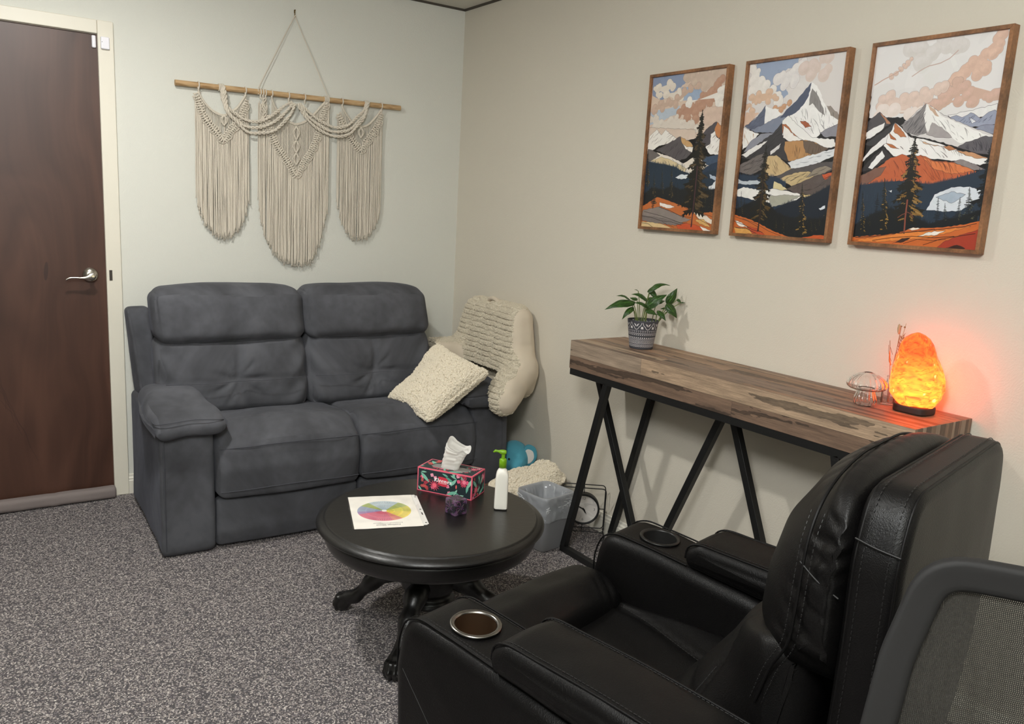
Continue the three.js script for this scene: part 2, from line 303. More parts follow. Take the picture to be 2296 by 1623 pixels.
  const uv = slab.attributes.uv, sp = slab.attributes.position; for (let i = 0; i < uv.count; i++) uv.setXY(i, (sp.getX(i) - dx0) / dw, sp.getY(i) / dh);
  const door = new THREE.Group(); door.name = 'door_1'; door.userData.kind = 'structure'; scene.add(door);
  part('door_panel', slab, std({ map: veneer, roughness: 0.42 }), door);
  struct('trim_5', box(dx1 - dx0, dh, 0.01, (dx0 + dx1) / 2, dh / 2, -0.1), M.gap);
  const hx = -1.845, hy = 1.022, face = dz + 0.021;
  const handle = new THREE.Group(); handle.name = 'door_handle'; handle.position.set(hx, hy, face); handle.userData.label = 'satin chrome lever handle on a round rosette'; door.add(handle);
  part('rosette', curveLathe([[0.0005, 0.016], [0.014, 0.0155], [0.024, 0.011], [0.031, 0.004], [0.032, 0]].reverse(), 40, 24).rotateX(PI / 2), M.chrome, handle);
  part('spindle', plain(new THREE.CylinderGeometry(0.0085, 0.011, 0.05, 24)).rotateX(PI / 2).translate(0, -0.002, 0.03), M.chrome, handle);
  { // the curved lever: flattened tube thinning to a turned tip
    const c = new THREE.CatmullRomCurve3([V(0.016, -0.002, 0.056), V(-0.004, -0.002, 0.058), V(-0.03, -0.008, 0.057), V(-0.065, -0.007, 0.055), V(-0.09, -0.009, 0.054), V(-0.104, -0.018, 0.053)]), g = new THREE.TubeGeometry(c, 48, 1, 14), p = g.attributes.position;
    for (let i = 0; i < p.count; i++) { const ring = Math.floor(i / 15), q = c.getPointAt(ring / 48), u = ring / 48, ry = 0.0125 * (1 - sstep(0.02, 0.55, u)) + 0.0042, rz = 0.006 - 0.002 * u, e = ring === 0 || ring === 48 ? 0.15 : ring < 4 ? Math.sqrt(ring / 4) : 1; p.setXYZ(i, p.getX(i) < 1e9 ? q.x + (p.getX(i) - q.x) * ry * e : 0, q.y + (p.getY(i) - q.y) * ry * e, q.z + (p.getZ(i) - q.z) * rz * e); }
    part('lever', smooth(g, 1e-6), M.chrome, handle);
    part('lock_button', box(0.011, 0.008, 0.006, 0.002, -0.001, 0.064, 0.002), std({ color: srgb('#d8cfae'), roughness: 0.35 }), handle);
  }
  part('latch_plate', box(0.012, 0.045, 0.003, dx1 - 0.004 + 0.012, hy, 0.019 - 0.0002), std({ color: srgb('#554f49'), roughness: 0.4, metalness: 0.8 }), door);
  // the two halves of the door contact sensor
  const white = std({ color: srgb('#e9e8ee'), roughness: 0.4 });
  const mag = thing('contact_magnet', 'small white magnet bar on the top corner of the brown door', 'sensor', [-1.797, 1.998, face]);
  part('magnet_case', plain(new RoundedBoxGeometry(0.016, 0.05, 0.011, 4, 0.005)).translate(0, 0, 0.0055), white, mag);
  const sen = thing('door_sensor', 'square white alarm sensor on the frame beside the door', 'sensor', [-1.757, 1.995, 0.018]);
  part('sensor_case', plain(new RoundedBoxGeometry(0.034, 0.05, 0.013, 4, 0.005)).translate(0, 0, 0.0065), white, sen);
  part('status_light', plain(new THREE.CylinderGeometry(0.0015, 0.0015, 0.001, 12)).rotateX(PI / 2).translate(-0.012, 0.003, 0.0132), std({ color: srgb('#44414a'), roughness: 0.3 }), sen);
  // draught stopper: a cloth tube along the foot of the door, wrapped at one place
  const ds = thing('draft_stopper', 'grey cloth draft stopper roll along the foot of the brown door', 'draft stopper', [(dx0 + dx1) / 2, 0, 0.035]);
  const L = dx1 - dx0 - 0.015, gs = padded(rpoly([[-0.026, 0.004, 0.02], [0.028, 0.003, 0.02], [0.026, 0.055, 0.02], [-0.022, 0.06, 0.02]], 40), L, 0.012, { mid: 60, map: (a, b, t2) => [t2, b, a], fn: (v) => { const k = Math.exp(-(((v.x - 0.2) / 0.012) ** 2)); v.y -= k * 0.003; v.y += 0.0015 * noise(v.x * 9, v.y * 30, 2); v.z += 0.002 * noise(v.x * 11, v.y * 20, 7) - k * 0.003; } });
  part('cloth_roll', gs, std({ color: srgb('#7d7370'), roughness: 0.8, bumpMap: fineGrain, bumpScale: 0.0003 }), ds);
}
// the recessed lamps (above the picture)
for (const [i, [x, z, nits]] of CEILING_LAMPS.entries()) {
  const t = thing('ceiling_lamp', ['round recessed ceiling lamp near the wall with the door', 'round recessed ceiling lamp over the middle of the room'][i], 'ceiling lamp', [x, ROOM.h, z]);
  part('trim_ring', lathe([[0.062, -0.001], [0.066, -0.006], [0.085, -0.004], [0.088, 0], [0.062, 0]], 48), M.baseboard, t);
  const disc = part('lamp_disc', plain(new THREE.CylinderGeometry(0.062, 0.062, 0.003, 48)).translate(0, -0.0015, 0), std({ color: 0xffffff, emissive: LAMP_COLOR, emissiveIntensity: 8, roughness: 0.4 }), t); disc.castShadow = false;
  const l = new THREE.RectAreaLight(LAMP_COLOR, nits, LAMP_SIZE, LAMP_SIZE); l.name = 'ceiling_lamp_light'; l.position.set(0, -0.008, 0); l.rotation.x = -PI / 2; t.add(l);
}
{
  const t = thing('fill_globe', 'made-up opal globe added behind the camera to fill the room with light', 'ceiling lamp', FILL_GLOBE);  // added fill light; the room has no known globe here
  part('stem', plain(new THREE.CylinderGeometry(0.012, 0.012, ROOM.h - FILL_GLOBE[1] - 0.1, 20)).translate(0, (ROOM.h - FILL_GLOBE[1] + 0.1) / 2, 0), M.baseboard, t);
  const g = part('fill_globe_ball', new THREE.SphereGeometry(0.12, 40, 24), std({ color: 0xffffff, emissive: FILL_COLOR, emissiveIntensity: 5, roughness: 0.4 }), t); g.castShadow = false;
  const l = new THREE.PointLight(FILL_COLOR, FILL_CANDELA, 0, 2); l.name = 'fill_globe_light'; l.castShadow = true; l.shadow.radius = 11; t.add(l);
}
// ---------------------------------------------------------------- the reclining loveseat
let SOFA;
M.suede = phys({ color: srgb('#56585e'), roughness: 0.95, sheen: 0.5, sheenColor: srgb('#6b7080'), sheenRoughness: 0.55, bumpMap: at(fineGrain, 0.08), bumpScale: 0.00025,
  map: dtex(512, (u, v) => { const k = 0.86 + 0.3 * tiled(u, v, 5, 2, 4) + 0.14 * tiled(u, v, 22, 11, 3), s = clamp(k, 0.55, 1); return [s, s * 0.99, s * 0.985]; }, { color: true, size: 0.9 }) });
M.suedeSeam = phys({ color: srgb('#45464c'), roughness: 1, sheen: 0.3, sheenColor: srgb('#5b6070'), sheenRoughness: 0.5 });
{
  const t = SOFA = thing('loveseat_sofa', 'two-seat dark grey suede reclining sofa against the back wall', 'sofa', [-0.962, 0, 0.455], -2 * PI / 180);
  const wob = (v, s, a, q = 0) => { v.x += a * noise(v.x * s, v.y * s, v.z * s + q); v.y += a * noise(v.x * s + 5, v.y * s, v.z * s + q); v.z += a * noise(v.x * s, v.y * s + 9, v.z * s + q); };
  part('underframe', [box(1.46, 0.05, 0.68, 0, 0.035, -0.03), box(1.18, 0.26, 0.7, 0, 0.2, -0.04)], std({ color: srgb('#121214'), roughness: 0.9 }), t);
  // back frame: side wings seen past the cushions
  const wing = rpoly([[-0.42, 0.05, 0.03], [-0.15, 0.05, 0.03], [-0.2, 0.55, 0.1], [-0.29, 0.895, 0.04], [-0.405, 0.885, 0.03]], 90);
  for (const [s, off] of [[-1, -0.7], [1, 0.585]]) part('back_wing', padded(wing, 0.1, 0.025, { bulge: 0.008, fn: (v) => { v.x += off + s * 0.1 * (v.y - 0.6); wob(v, 6, 0.004, s); } }), M.suede, t);
  part('back_board', padded(rpoly([[-0.42, 0.05, 0.03], [-0.2, 0.05, 0.03], [-0.31, 0.88, 0.03], [-0.41, 0.88, 0.03]], 60), 1.2, 0.02).translate(-0.06, 0, 0), M.suede, t);
  // arms
  for (const s of [-1, 1]) {
    const arm = rpoly([[-0.34, 0.006, 0.01], [0.398, 0.006, 0.01], [0.402, 0.3, 0.05], [0.375, 0.52, 0.06], [-0.34, 0.52, 0.03]], 90);
    part('arm_panel', padded(arm, 0.2, 0.024, { bulge: 0.004, mid: 8, fn: (v) => { wob(v, 5, 0.005, s * 3); v.x += s * 0.68 + 0.014; } }), M.suede, t);
    const pad = rpoly([[-0.12, 0.49, 0.04], [0.33, 0.49, 0.03], [0.43, 0.487, 0.035], [0.437, 0.54, 0.045], [0.34, 0.583, 0.1], [0.1, 0.596, 0.1], [-0.1, 0.588, 0.06]], 110);
    part('arm_pad', padded(pad, 0.262, 0.05, { bulge: 0.012, mid: 12, edge: 7, fn: (v) => { const k = sstep(0.15, 0.4, v.z); v.y += 0.012 * (1 - (v.x / 0.122) ** 2) * (1 - k); v.y -= 0.02 * k * Math.max(0, s * v.x / 0.12 - 0.2); v.x *= 1 - 0.2 * sstep(0.3, -0.12, v.z); v.x -= s * 0.014 * sstep(0.2, 0.4, v.z); wob(v, 8, 0.007, s * 7); v.x += s * 0.672 + 0.008; } }), M.suede, t);
    const sx = s * 0.66 + 0.008;
    part('seam', [tube([[sx - 0.127, 0.541, 0.27], [sx - 0.126, 0.536, 0.37], [sx - 0.1, 0.548, 0.422], [sx, 0.558, 0.432], [sx + 0.1, 0.548, 0.422], [sx + 0.126, 0.536, 0.37], [sx + 0.127, 0.541, 0.27]], 0.0018, 60, 6)], M.suedeSeam, t);
    part('seam', tube([[s * 0.592 - (s < 0 ? 0.16 : -0.16), 0.03, 0.399], [s * 0.592 - (s < 0 ? 0.162 : -0.162), 0.3, 0.404], [s * 0.592 - (s < 0 ? 0.16 : -0.16), 0.47, 0.392]], 0.0016, 24, 6), M.suedeSeam, t);
  }
  // seats, foot panels, back cushions
  for (const s of [-1, 1]) {
    const cx = s < 0 ? -0.265 : 0.322, sw = s < 0 ? 0.598 : 0.576, seat = rpoly([[-0.12, 0.23, 0.02], [0.36, 0.214, 0.02], [0.418, 0.217, 0.025], [0.432, 0.34, 0.05], [0.415, 0.425, 0.05], [0.31, 0.5, 0.09], [0.16, 0.488, 0.1], [-0.12, 0.462, 0.03]], 120);
    part('seat_cushion', padded(seat, sw, 0.04, { bulge: 0.003, mid: 22, edge: 6, fn: (v) => {
      const k = 1 - (v.x / 0.294) ** 2; if (v.y > 0.4) v.y += 0.014 * k * sstep(-0.1, 0.2, v.z); if (v.z > 0.38) v.z += 0.012 * k;
      const a = Math.abs(v.z - 0.245 - 0.02 * k); v.y -= v.y > 0.45 ? 0.007 * Math.exp(-((a / 0.012) ** 2)) : 0; // crease behind the front roll
      v.y += v.y > 0.43 ? 0.006 * fbm(v.x * 7 + s * 3, v.z * 7, 2, 3) : 0; wob(v, 6, 0.004, s * 2); v.x += cx; } }), M.suede, t);
    part('seam', [[0.422, 0.4215], [0.25, 0.4365]].map(([y, z]) => tube([-0.29, -0.2, -0.1, 0, 0.1, 0.2, 0.29].map((x) => [cx + x * 0.985, y + 0.009 * (1 - (x / 0.29) ** 2), z + 0.011 * (1 - (x / 0.294) ** 2) - 0.012 * (Math.abs(x) / 0.29) ** 8]), 0.0017, 40, 6)), M.suedeSeam, t);
    part('foot_panel', softBox(sw - 0.004, 0.205, 0.06, 0.022, { puff: [0, 0, 0.012], seg: [24, 12, 6], fn: (v) => { wob(v, 7, 0.003, s); v.x += cx; v.y += 0.11; v.z += 0.365; v.z -= 0.012 * sstep(0.06, 0.03, v.y); } }), M.suede, t);
    const bx = s < 0 ? -0.378 : 0.262, bw = s < 0 ? 0.648 : 0.636;
    const lean = (v, u, y0, z0) => { v.y += y0; v.z += z0 - (v.y - 0.46) * 0.26; };
    // lumbar cushion with a tufted cross seam
    part('lumbar_cushion', softBox(bw, 0.345, 0.17, 0.06, { puff: [0.004, 0.006, 0.05], seg: [80, 44, 10], fn: (v, u) => {
      const x = v.x, y = v.y; if (u[2] > 0) { const d = Math.hypot(x / 0.05, (y + 0.015) / 0.05); v.z -= 0.03 * Math.exp(-d * d * 0.5) + 0.009 * Math.exp(-((x / 0.011) ** 2)) * (1 - u[1] * u[1]) + 0.006 * Math.exp(-(((y + 0.015) / 0.012) ** 2)) * (1 - u[0] ** 2);
        const ang = Math.atan2(y + 0.015, x); v.z -= 0.008 * Math.max(0, Math.sin(ang * 9 + 1)) * Math.exp(-((d - 1.6) ** 2)); // puckers round the tuft
        v.z += 0.008 * Math.sin(Math.abs(u[0]) * 11 - u[1] * 8) * sstep(0.5, 0.9, Math.abs(u[0])); }
      wob(v, 6, 0.006, s * 4); lean(v, u, 0.625, -0.055); v.x += bx; } }), M.suede, t);
    part('headrest_cushion', softBox(bw, 0.245, 0.19, 0.058, { puff: [0.004, 0.006, 0.03], seg: [60, 30, 12], fn: (v, u) => {
      if (u[2] > 0) { const k = Math.sin(v.x * 38 + u[1] * 3 + s) * sstep(-0.25, -0.95, u[1]); v.z -= 0.007 * Math.max(0, k) * sstep(0.1, 0.6, Math.abs(u[0])); v.z += 0.01 * sstep(0.2, -0.7, u[1]); }
      v.y -= 0.012 * Math.max(0, u[1]) * Math.abs(u[0]) ** 3; wob(v, 6, 0.006, s * 9); lean(v, u, 0.882, -0.042); v.x += bx; } }), M.suede, t);
    part('seam', [tube([-0.3, -0.2, -0.1, 0, 0.1, 0.2, 0.3].map((x) => [bx + x, 0.61, 0.029 + 0.047 * (1 - (x / 0.33) ** 2) - 0.025 * Math.exp(-((x / 0.05) ** 2) * 0.5)]), 0.0013, 60, 5)], M.suedeSeam, t);
  }
}
// ---------------------------------------------------------------- round coffee table on a claw-foot pedestal
M.blackWood = phys({ color: srgb('#0d0c0b'), roughness: 0.36, clearcoat: 0.25, clearcoatRoughness: 0.3, bumpMap: at(speckle, 0.4), bumpScale: 0.0004 });
const TABLE = [-1.093, 1.766], TOP = 0.41;
{
  const t = thing('coffee_table', 'round black wooden coffee table with a moulded rim on a claw-foot pedestal', 'table', [TABLE[0], 0, TABLE[1]]);
  part('table_top', lathe([[0.0001, TOP], [0.352, TOP], [0.3565, TOP - 0.0015], [0.358, TOP - 0.004], [0.3625, TOP - 0.0055], [0.372, TOP - 0.0075], [0.3795, TOP - 0.012], [0.3835, TOP - 0.017], [0.3835, TOP - 0.0205], [0.379, TOP - 0.025], [0.372, TOP - 0.027], [0.36, TOP - 0.0275], [0.0001, TOP - 0.0275]].reverse(), 128), M.blackWood, t);
  part('apron', lathe([[0.0001, 0.383], [0.362, 0.383], [0.361, 0.365], [0.358, 0.345], [0.35, 0.327], [0.34, 0.318], [0.332, 0.316], [0.0001, 0.316]].reverse(), 128), M.blackWood, t);
  part('pedestal', curveLathe([[0.001, 0.33], [0.13, 0.325], [0.125, 0.31], [0.075, 0.295], [0.07, 0.27], [0.092, 0.235], [0.1, 0.2], [0.092, 0.16], [0.075, 0.135], [0.085, 0.118], [0.08, 0.1], [0.001, 0.098]].reverse(), 48, 90), M.blackWood, t);
  const leg = (p) => { // one cabriole leg along +x that ends in a ball and claw
    let d = capsule(p, [0.05, 0.19, 0], [0.14, 0.18, 0], 0.036, 0.03);
    d = smin(d, capsule(p, [0.14, 0.18, 0], [0.21, 0.128, 0], 0.03, 0.024), 0.03);
    d = smin(d, capsule(p, [0.21, 0.128, 0], [0.27, 0.062, 0], 0.024, 0.019), 0.03);
    d = smin(d, capsule(p, [0.27, 0.062, 0], [0.3, 0.05, 0], 0.02, 0.024), 0.02);
    let f = Math.hypot(p[0] - 0.317, p[1] - 0.028, p[2]) - 0.026;
    for (const a of [-0.95, -0.33, 0.33, 0.95]) { const x = Math.cos(a), z = Math.sin(a), k = [[0.29 + 0.005 * x, 0.06, 0.013 * z], [0.318 + 0.018 * x, 0.052, 0.025 * z], [0.326 + 0.021 * x, 0.03, 0.029 * z], [0.326 + 0.014 * x, 0.009, 0.023 * z]]; for (let i = 0; i < 3; i++) f = smin(f, capsule(p, k[i], k[i + 1], 0.0105 - i * 0.0015, 0.009 - i * 0.0017), 0.004); }
    return smin(d, f, 0.012);
  };
  const lg = nets((x, y, z) => Math.max(leg([x, y, z]), -y + 0.0005), [0.02, -0.004, -0.045], [0.365, 0.235, 0.045], 0.0035);
  for (const a of [129, 223, 39, 313]) { const m = part('leg', lg, M.blackWood, t); m.rotation.y = a * PI / 180; }
  for (const m of t.children) if (['table_top', 'apron'].includes(m.name)) m.scale.set(0.97, 1, 0.97);
}
// ---------------------------------------------------------------- things on the coffee table
// printed sheet: a wheel of coloured sectors and two lines of title
{
  const ax = V(-1.068 + 1.278, 0, 1.593 - 1.52), ay = V(-1.391 + 1.278, 0, 1.795 - 1.52), turn = -Math.atan2(ax.z, ax.x);
  const t = thing('feelings_chart', 'white printed page with a rainbow-coloured wheel, in a clear punched sleeve on the round table', 'paper', [(-1.278 - 1.19) / 2 + 0.008, TOP + 0.0006, (1.52 + 1.874) / 2 - 0.012], turn);
  const W = 0.216, H = 0.283;
  const tx = ctex(1024, 1342, (g, w, h) => {
    g.fillStyle = '#f4efe6'; g.fillRect(0, 0, w, h);
    const r = rng(3), cx = w * 0.5, cy = h * 0.5, R = w * 0.405;
    // the page lies upside down: draw it turned half round
    g.save(); g.translate(cx, cy); g.rotate(PI); g.translate(0, h * 0.01);
    const cols = [['#c9c02f', '#d9d043', '#cfc75a'], ['#8fa03a', '#a3b055', '#aab672'], ['#9fb3bf', '#b3c3cb', '#bccad0'], ['#8692b0', '#9aa4bd', '#a5aec4'], ['#8a6a9a', '#a07faf', '#a88bb4'], ['#c8425e', '#d2607a', '#d46f86'], ['#d8645a', '#dd7f70', '#e08d7e'], ['#e8c628', '#ebd04a', '#ecd562']];
    const arcs = [[0.62, 1.18, 5], [1.18, 1.95, 6], [1.95, 2.75, 5]]; void arcs;
    // sectors measured clockwise from the right of the turned page
    const sec = [[-1.05, -0.62, 1], [-0.62, 0.0, 3], [0.0, 0.25, 4], [0.25, 1.25, 5], [1.25, 1.8, 5], [1.8, 2.2, 6], [2.2, 2.95, 7], [2.95, 3.55, 0], [3.55, 4.05, 1], [4.05, 4.65, 2], [4.65, 5.24, 2]];
    for (const [a, b, c] of sec) {
      const A = -b, B = -a;
      cols[c].slice().reverse().forEach((col, k) => { g.fillStyle = col; g.beginPath(); g.moveTo(0, 0); g.arc(0, 0, R * (1 - k * 0.31), A, B); g.closePath(); g.fill(); });
    }
    g.strokeStyle = 'rgba(255,255,255,0.55)'; g.lineWidth = 1.5; for (let i = 0; i < 84; i++) { const a = (i / 84) * 2 * PI; g.beginPath(); g.moveTo(Math.cos(a) * R * 0.13, Math.sin(a) * R * 0.13); g.lineTo(Math.cos(a) * R, Math.sin(a) * R); g.stroke(); }
    for (const k of [0.36, 0.68]) { g.beginPath(); g.arc(0, 0, R * k, 0, 7); g.stroke(); }
    // words too small to read: short radial dashes
    for (let i = 0; i < 84; i++) for (const [p, q] of [[0.72, 0.9], [0.4, 0.6], [0.17, 0.3]]) { if (q < 0.35 && i % 3) continue; const a = ((i + 0.5) / 84) * 2 * PI, e = q + r() * 0.07; g.strokeStyle = `rgba(50,40,50,${0.4 + r() * 0.3})`; g.lineWidth = 5; g.setLineDash([5, 2, 3, 2, 6, 3]); g.beginPath(); g.moveTo(Math.cos(a) * R * p, Math.sin(a) * R * p); g.lineTo(Math.cos(a) * R * e, Math.sin(a) * R * e); g.stroke(); }
    g.setLineDash([]); g.fillStyle = '#f4efe6'; g.beginPath(); g.arc(0, 0, R * 0.1, 0, 7); g.fill();
    g.fillStyle = '#2c2a30'; g.textAlign = 'center'; g.font = 'bold 50px sans-serif'; g.fillText('Feelings Wheel', 0, -h * 0.41); g.font = '44px sans-serif'; g.fillText('Emotional Intelligence', 0, -h * 0.362);
    g.restore();
  });
  const sheet = plain(new THREE.PlaneGeometry(W, H, 24, 30)).rotateX(-PI / 2); warpMesh(sheet, (v) => { v.y += 0.0007 + 0.0006 * noise(v.x * 22, v.z * 14, 2); }); sheet.computeVertexNormals();
  const under = sheet.clone(); part('printed_page', merged([sheet]), std({ map: tx, roughness: 0.6, side: THREE.DoubleSide }), t, 'printed paper with a wheel of coloured sectors');
  const sl = plain(new THREE.PlaneGeometry(0.232, 0.288, 30, 40)).rotateX(-PI / 2).translate(0.003, 0, 0); warpMesh(sl, (v) => { v.y += 0.0016 + 0.0012 * noise(v.x * 22, v.z * 14, 2) + 0.0006 * noise(v.x * 45, v.z * 18, 9); }); sl.computeVertexNormals();
  part('clear_sleeve', sl, phys({ color: 0xffffff, roughness: 0.12, transmission: 1, thickness: 0, ior: 1.45, side: THREE.DoubleSide }), t, 'clear plastic sleeve');
  // white binding strip with three holes and a slot
  const s = new THREE.Shape([[0, -0.136], [0.013, -0.136], [0.013, -0.13], [0.018, -0.13], [0.018, 0.128], [0.011, 0.128], [0.011, 0.137], [0, 0.137]].map((p) => new THREE.Vector2(...p)));
  for (const y of [-0.117, 0, 0.117]) s.holes.push(new THREE.Path().absarc(0.0108, y, 0.0036, 0, 2 * PI));
  s.holes.push(new THREE.Path([[0.0085, -0.05], [0.0125, -0.05], [0.0125, -0.028], [0.0085, -0.028]].map((p) => new THREE.Vector2(...p))));
  part('binding_strip', boxUV(plain(new THREE.ExtrudeGeometry(s, { depth: 0.0005, bevelEnabled: false, curveSegments: 16 }))).rotateX(-PI / 2).translate(0.108, 0.0012, 0), std({ color: srgb('#e6e4df'), roughness: 0.4 }), t);
}
// tissue box
{
  const L = 0.213, D = 0.105, H = 0.086, A = V(-1.033, 0, 1.548), Bp = V(-0.917, 0, 1.727), dir = Bp.clone().sub(A).normalize(), turn = -Math.atan2(dir.z, dir.x);
  const back = V(dir.z, 0, -dir.x), c = A.clone().add(Bp).multiplyScalar(0.5).addScaledVector(back, D / 2);
  const t = thing('tissue_box', 'pink-edged floral tissue box with a white tissue pulled up', 'tissue box', [c.x, TOP, c.z], turn);
  const floral = (seed, brand) => (g, w, h) => {
    const r = rng(seed), leaf = (x, y, l, a, c, wd = 0.3) => { g.save(); g.translate(x, y); g.rotate(a); g.fillStyle = c; g.beginPath(); g.moveTo(0, 0); g.quadraticCurveTo(l * 0.45, -l * wd, l, 0); g.quadraticCurveTo(l * 0.45, l * wd, 0, 0); g.fill(); g.strokeStyle = 'rgba(20,45,50,0.5)'; g.lineWidth = 2; g.beginPath(); g.moveTo(0, 0); g.lineTo(l * 0.92, 0); g.stroke(); g.restore(); };
    const frond = (x, y, l, a, c) => { g.save(); g.translate(x, y); g.rotate(a); g.strokeStyle = c; g.lineWidth = 4; g.beginPath(); g.moveTo(0, 0); g.lineTo(l, 0); g.stroke(); for (let k = 1; k < 6; k++) for (const s of [-1, 1]) leaf((k / 6) * l, 0, l * 0.32, s * 0.75, c, 0.3); leaf(l * 0.9, 0, l * 0.3, 0, c); g.restore(); };
    const daisy = (x, y, R, c, m) => { for (let k = 0; k < 12; k++) leaf(x, y, R, (k / 12) * 2 * PI, c, 0.16); g.fillStyle = m; g.beginPath(); g.arc(x, y, R * 0.36, 0, 7); g.fill(); };
    const bloom = (x, y, R, c) => { g.fillStyle = c; for (let k = 0; k < 4; k++) { g.beginPath(); g.arc(x + Math.cos(k * PI / 2 + 0.5) * R * 0.55, y + Math.sin(k * PI / 2 + 0.5) * R * 0.55, R * 0.55, 0, 7); g.fill(); } g.fillStyle = '#8c2440'; g.beginPath(); g.arc(x, y, R * 0.2, 0, 7); g.fill(); };
    g.fillStyle = '#1d2b31'; g.fillRect(0, 0, w, h);
    const teal = ['#6fb59d', '#8cc7ae', '#5aa28c', '#9ed0b8'], red = ['#d8394f', '#e0524f', '#c93550', '#ef6a64'], pink = ['#ef5f86', '#f08aa6', '#e5527c', '#f3a3bb'], pick = (q) => q[Math.floor(r() * q.length)];
    for (let i = 0; i < w / 24; i++) { const x = r() * w, y = r() * h, q = r(); q < 0.38 ? leaf(x, y, h * (0.22 + r() * 0.22), r() * 7, pick(teal), 0.26) : q < 0.62 ? frond(x, y, h * (0.26 + r() * 0.14), r() * 7, pick(red)) : q < 0.8 ? bloom(x, y, h * 0.075, pick(pink)) : leaf(x, y, h * 0.2, r() * 7, pick(red), 0.34); }
    daisy(w * 0.32, h * 0.66, h * 0.26, '#e0415f', '#f06a7e'); daisy(w * 0.86, h * 0.3, h * 0.22, '#e8557a', '#f3849a'); leaf(w * 0.55, h * 0.95, h * 0.5, -0.4, '#79bfa6', 0.26); leaf(w * 0.62, h * 0.55, h * 0.42, -0.9, '#8ccbb3', 0.28); leaf(w * 0.06, h * 0.2, h * 0.55, 0.75, '#7fc2aa', 0.25);
    if (brand) { // the maker's name on its red banner
      g.save(); g.translate(w * 0.47, h * 0.42); g.rotate(0.04); g.fillStyle = '#cf2f45'; g.beginPath(); g.moveTo(-w * 0.085, -h * 0.15); g.quadraticCurveTo(0, -h * 0.2, w * 0.085, -h * 0.13); g.lineTo(w * 0.085, h * 0.2); g.quadraticCurveTo(0, h * 0.26, -w * 0.085, h * 0.18); g.fill();
      g.fillStyle = '#fff'; g.font = `italic bold ${Math.round(h * 0.2)}px serif`; g.textAlign = 'center'; g.fillText('Kleenex', 0, h * 0.07); g.fillRect(-w * 0.075, h * 0.1, w * 0.15, h * 0.012); g.restore();
    }
    g.strokeStyle = '#e2576f'; g.lineWidth = h * 0.075; g.strokeRect(0, 0, w, h); g.strokeStyle = '#f28c9b'; g.lineWidth = h * 0.012; g.strokeRect(h * 0.036, h * 0.036, w - h * 0.072, h - h * 0.072);
  };
  const face = (w, h, seed, brand) => std({ map: ctex(Math.round(w * 4700), Math.round(h * 4700), floral(seed, brand)), roughness: 0.5 });
  const quad = (w, h) => plain(new THREE.PlaneGeometry(w, h));
  const sideGeo = (w) => { const g = plain(new RoundedBoxGeometry(w, H, 0.0012, 2, 0.0005)); const p = g.attributes.position, u = g.attributes.uv; for (let i = 0; i < p.count; i++) u.setXY(i, p.getX(i) / w + 0.5, p.getY(i) / H + 0.5); return g; };
  void quad;
  const front = face(L, H, 5, true), end = face(D, H, 9, false);
  part('side_panel', sideGeo(L).translate(0, H / 2, D / 2), front, t); part('side_panel', sideGeo(L).rotateY(PI).translate(0, H / 2, -D / 2), front, t);
  part('side_panel', sideGeo(D).rotateY(PI / 2).translate(L / 2, H / 2, 0), end, t); part('side_panel', sideGeo(D).rotateY(-PI / 2).translate(-L / 2, H / 2, 0), end, t);
  const lid = new THREE.Shape(rpoly([[-L / 2, -D / 2, 0.001], [L / 2, -D / 2, 0.001], [L / 2, D / 2, 0.001], [-L / 2, D / 2, 0.001]], 60)), hole = new THREE.Path(rpoly([[-0.075, -0.026, 0.025], [0.075, -0.026, 0.025], [0.075, 0.026, 0.025], [-0.075, 0.026, 0.025]], 60)); lid.holes.push(hole);
  const lg = plain(new THREE.ExtrudeGeometry(lid, { depth: 0.001, bevelEnabled: false })); { const p = lg.attributes.position, u = lg.attributes.uv; for (let i = 0; i < p.count; i++) u.setXY(i, p.getX(i) / L + 0.5, p.getY(i) / D + 0.5); }
  part('top_panel', lg.rotateX(-PI / 2).translate(0, H - 0.0008, 0), std({ map: ctex(1000, 494, floral(14, false)), roughness: 0.5 }), t);
  part('film', plain(new THREE.PlaneGeometry(0.15, 0.052)).rotateX(-PI / 2).translate(0, H - 0.0022, 0), phys({ color: srgb('#a9a6a3'), roughness: 0.3, transmission: 0.45, thickness: 0, side: THREE.DoubleSide }), t, 'grey clear film in the slot');
  // the tissue: a folded cone of soft paper
  const n = 40, m = 26, pos = [], idx = [], uv = [];
  for (let j = 0; j <= m; j++) for (let i = 0; i <= n; i++) {
    const u = i / n, v = j / m, a = u * 2 * PI, fold = 1 + 0.16 * Math.sin(a * 3 + v * 2) + 0.08 * Math.sin(a * 7 + 1 - v * 3), w = lerp(0.036, 0.05, v ** 0.8), d = lerp(0.017, 0.027, v);
    const sq = (q) => Math.sign(q) * Math.abs(q) ** 0.55; let x = sq(Math.cos(a)) * w * 0.86 * (1 + 0.06 * Math.sin(a * 3 + v * 2)) + lerp(-0.006, 0.022, v), z = Math.sin(a) * d * fold + 0.008 * v * Math.sin(a * 2), y = H - 0.006 + v * 0.106;
    y -= v ** 2.5 * (0.017 * (x / 0.05) + 0.007 * Math.sin(a * 4 + 1) + 0.006 * (1 + Math.sin(a))); x += 0.003 * noise(u * 9, v * 8, 2); z += 0.005 * noise(u * 8, v * 9, 5);
    pos.push(x, y, z); uv.push(u, v); if (i < n && j < m) { const q = j * (n + 1) + i; idx.push(q, q + n + 1, q + 1, q + 1, q + n + 1, q + n + 2); }
  }
  const tg = new THREE.BufferGeometry(); tg.setAttribute('position', new THREE.Float32BufferAttribute(pos, 3)); tg.setAttribute('uv', new THREE.Float32BufferAttribute(uv, 2)); tg.setIndex(idx); tg.computeVertexNormals();
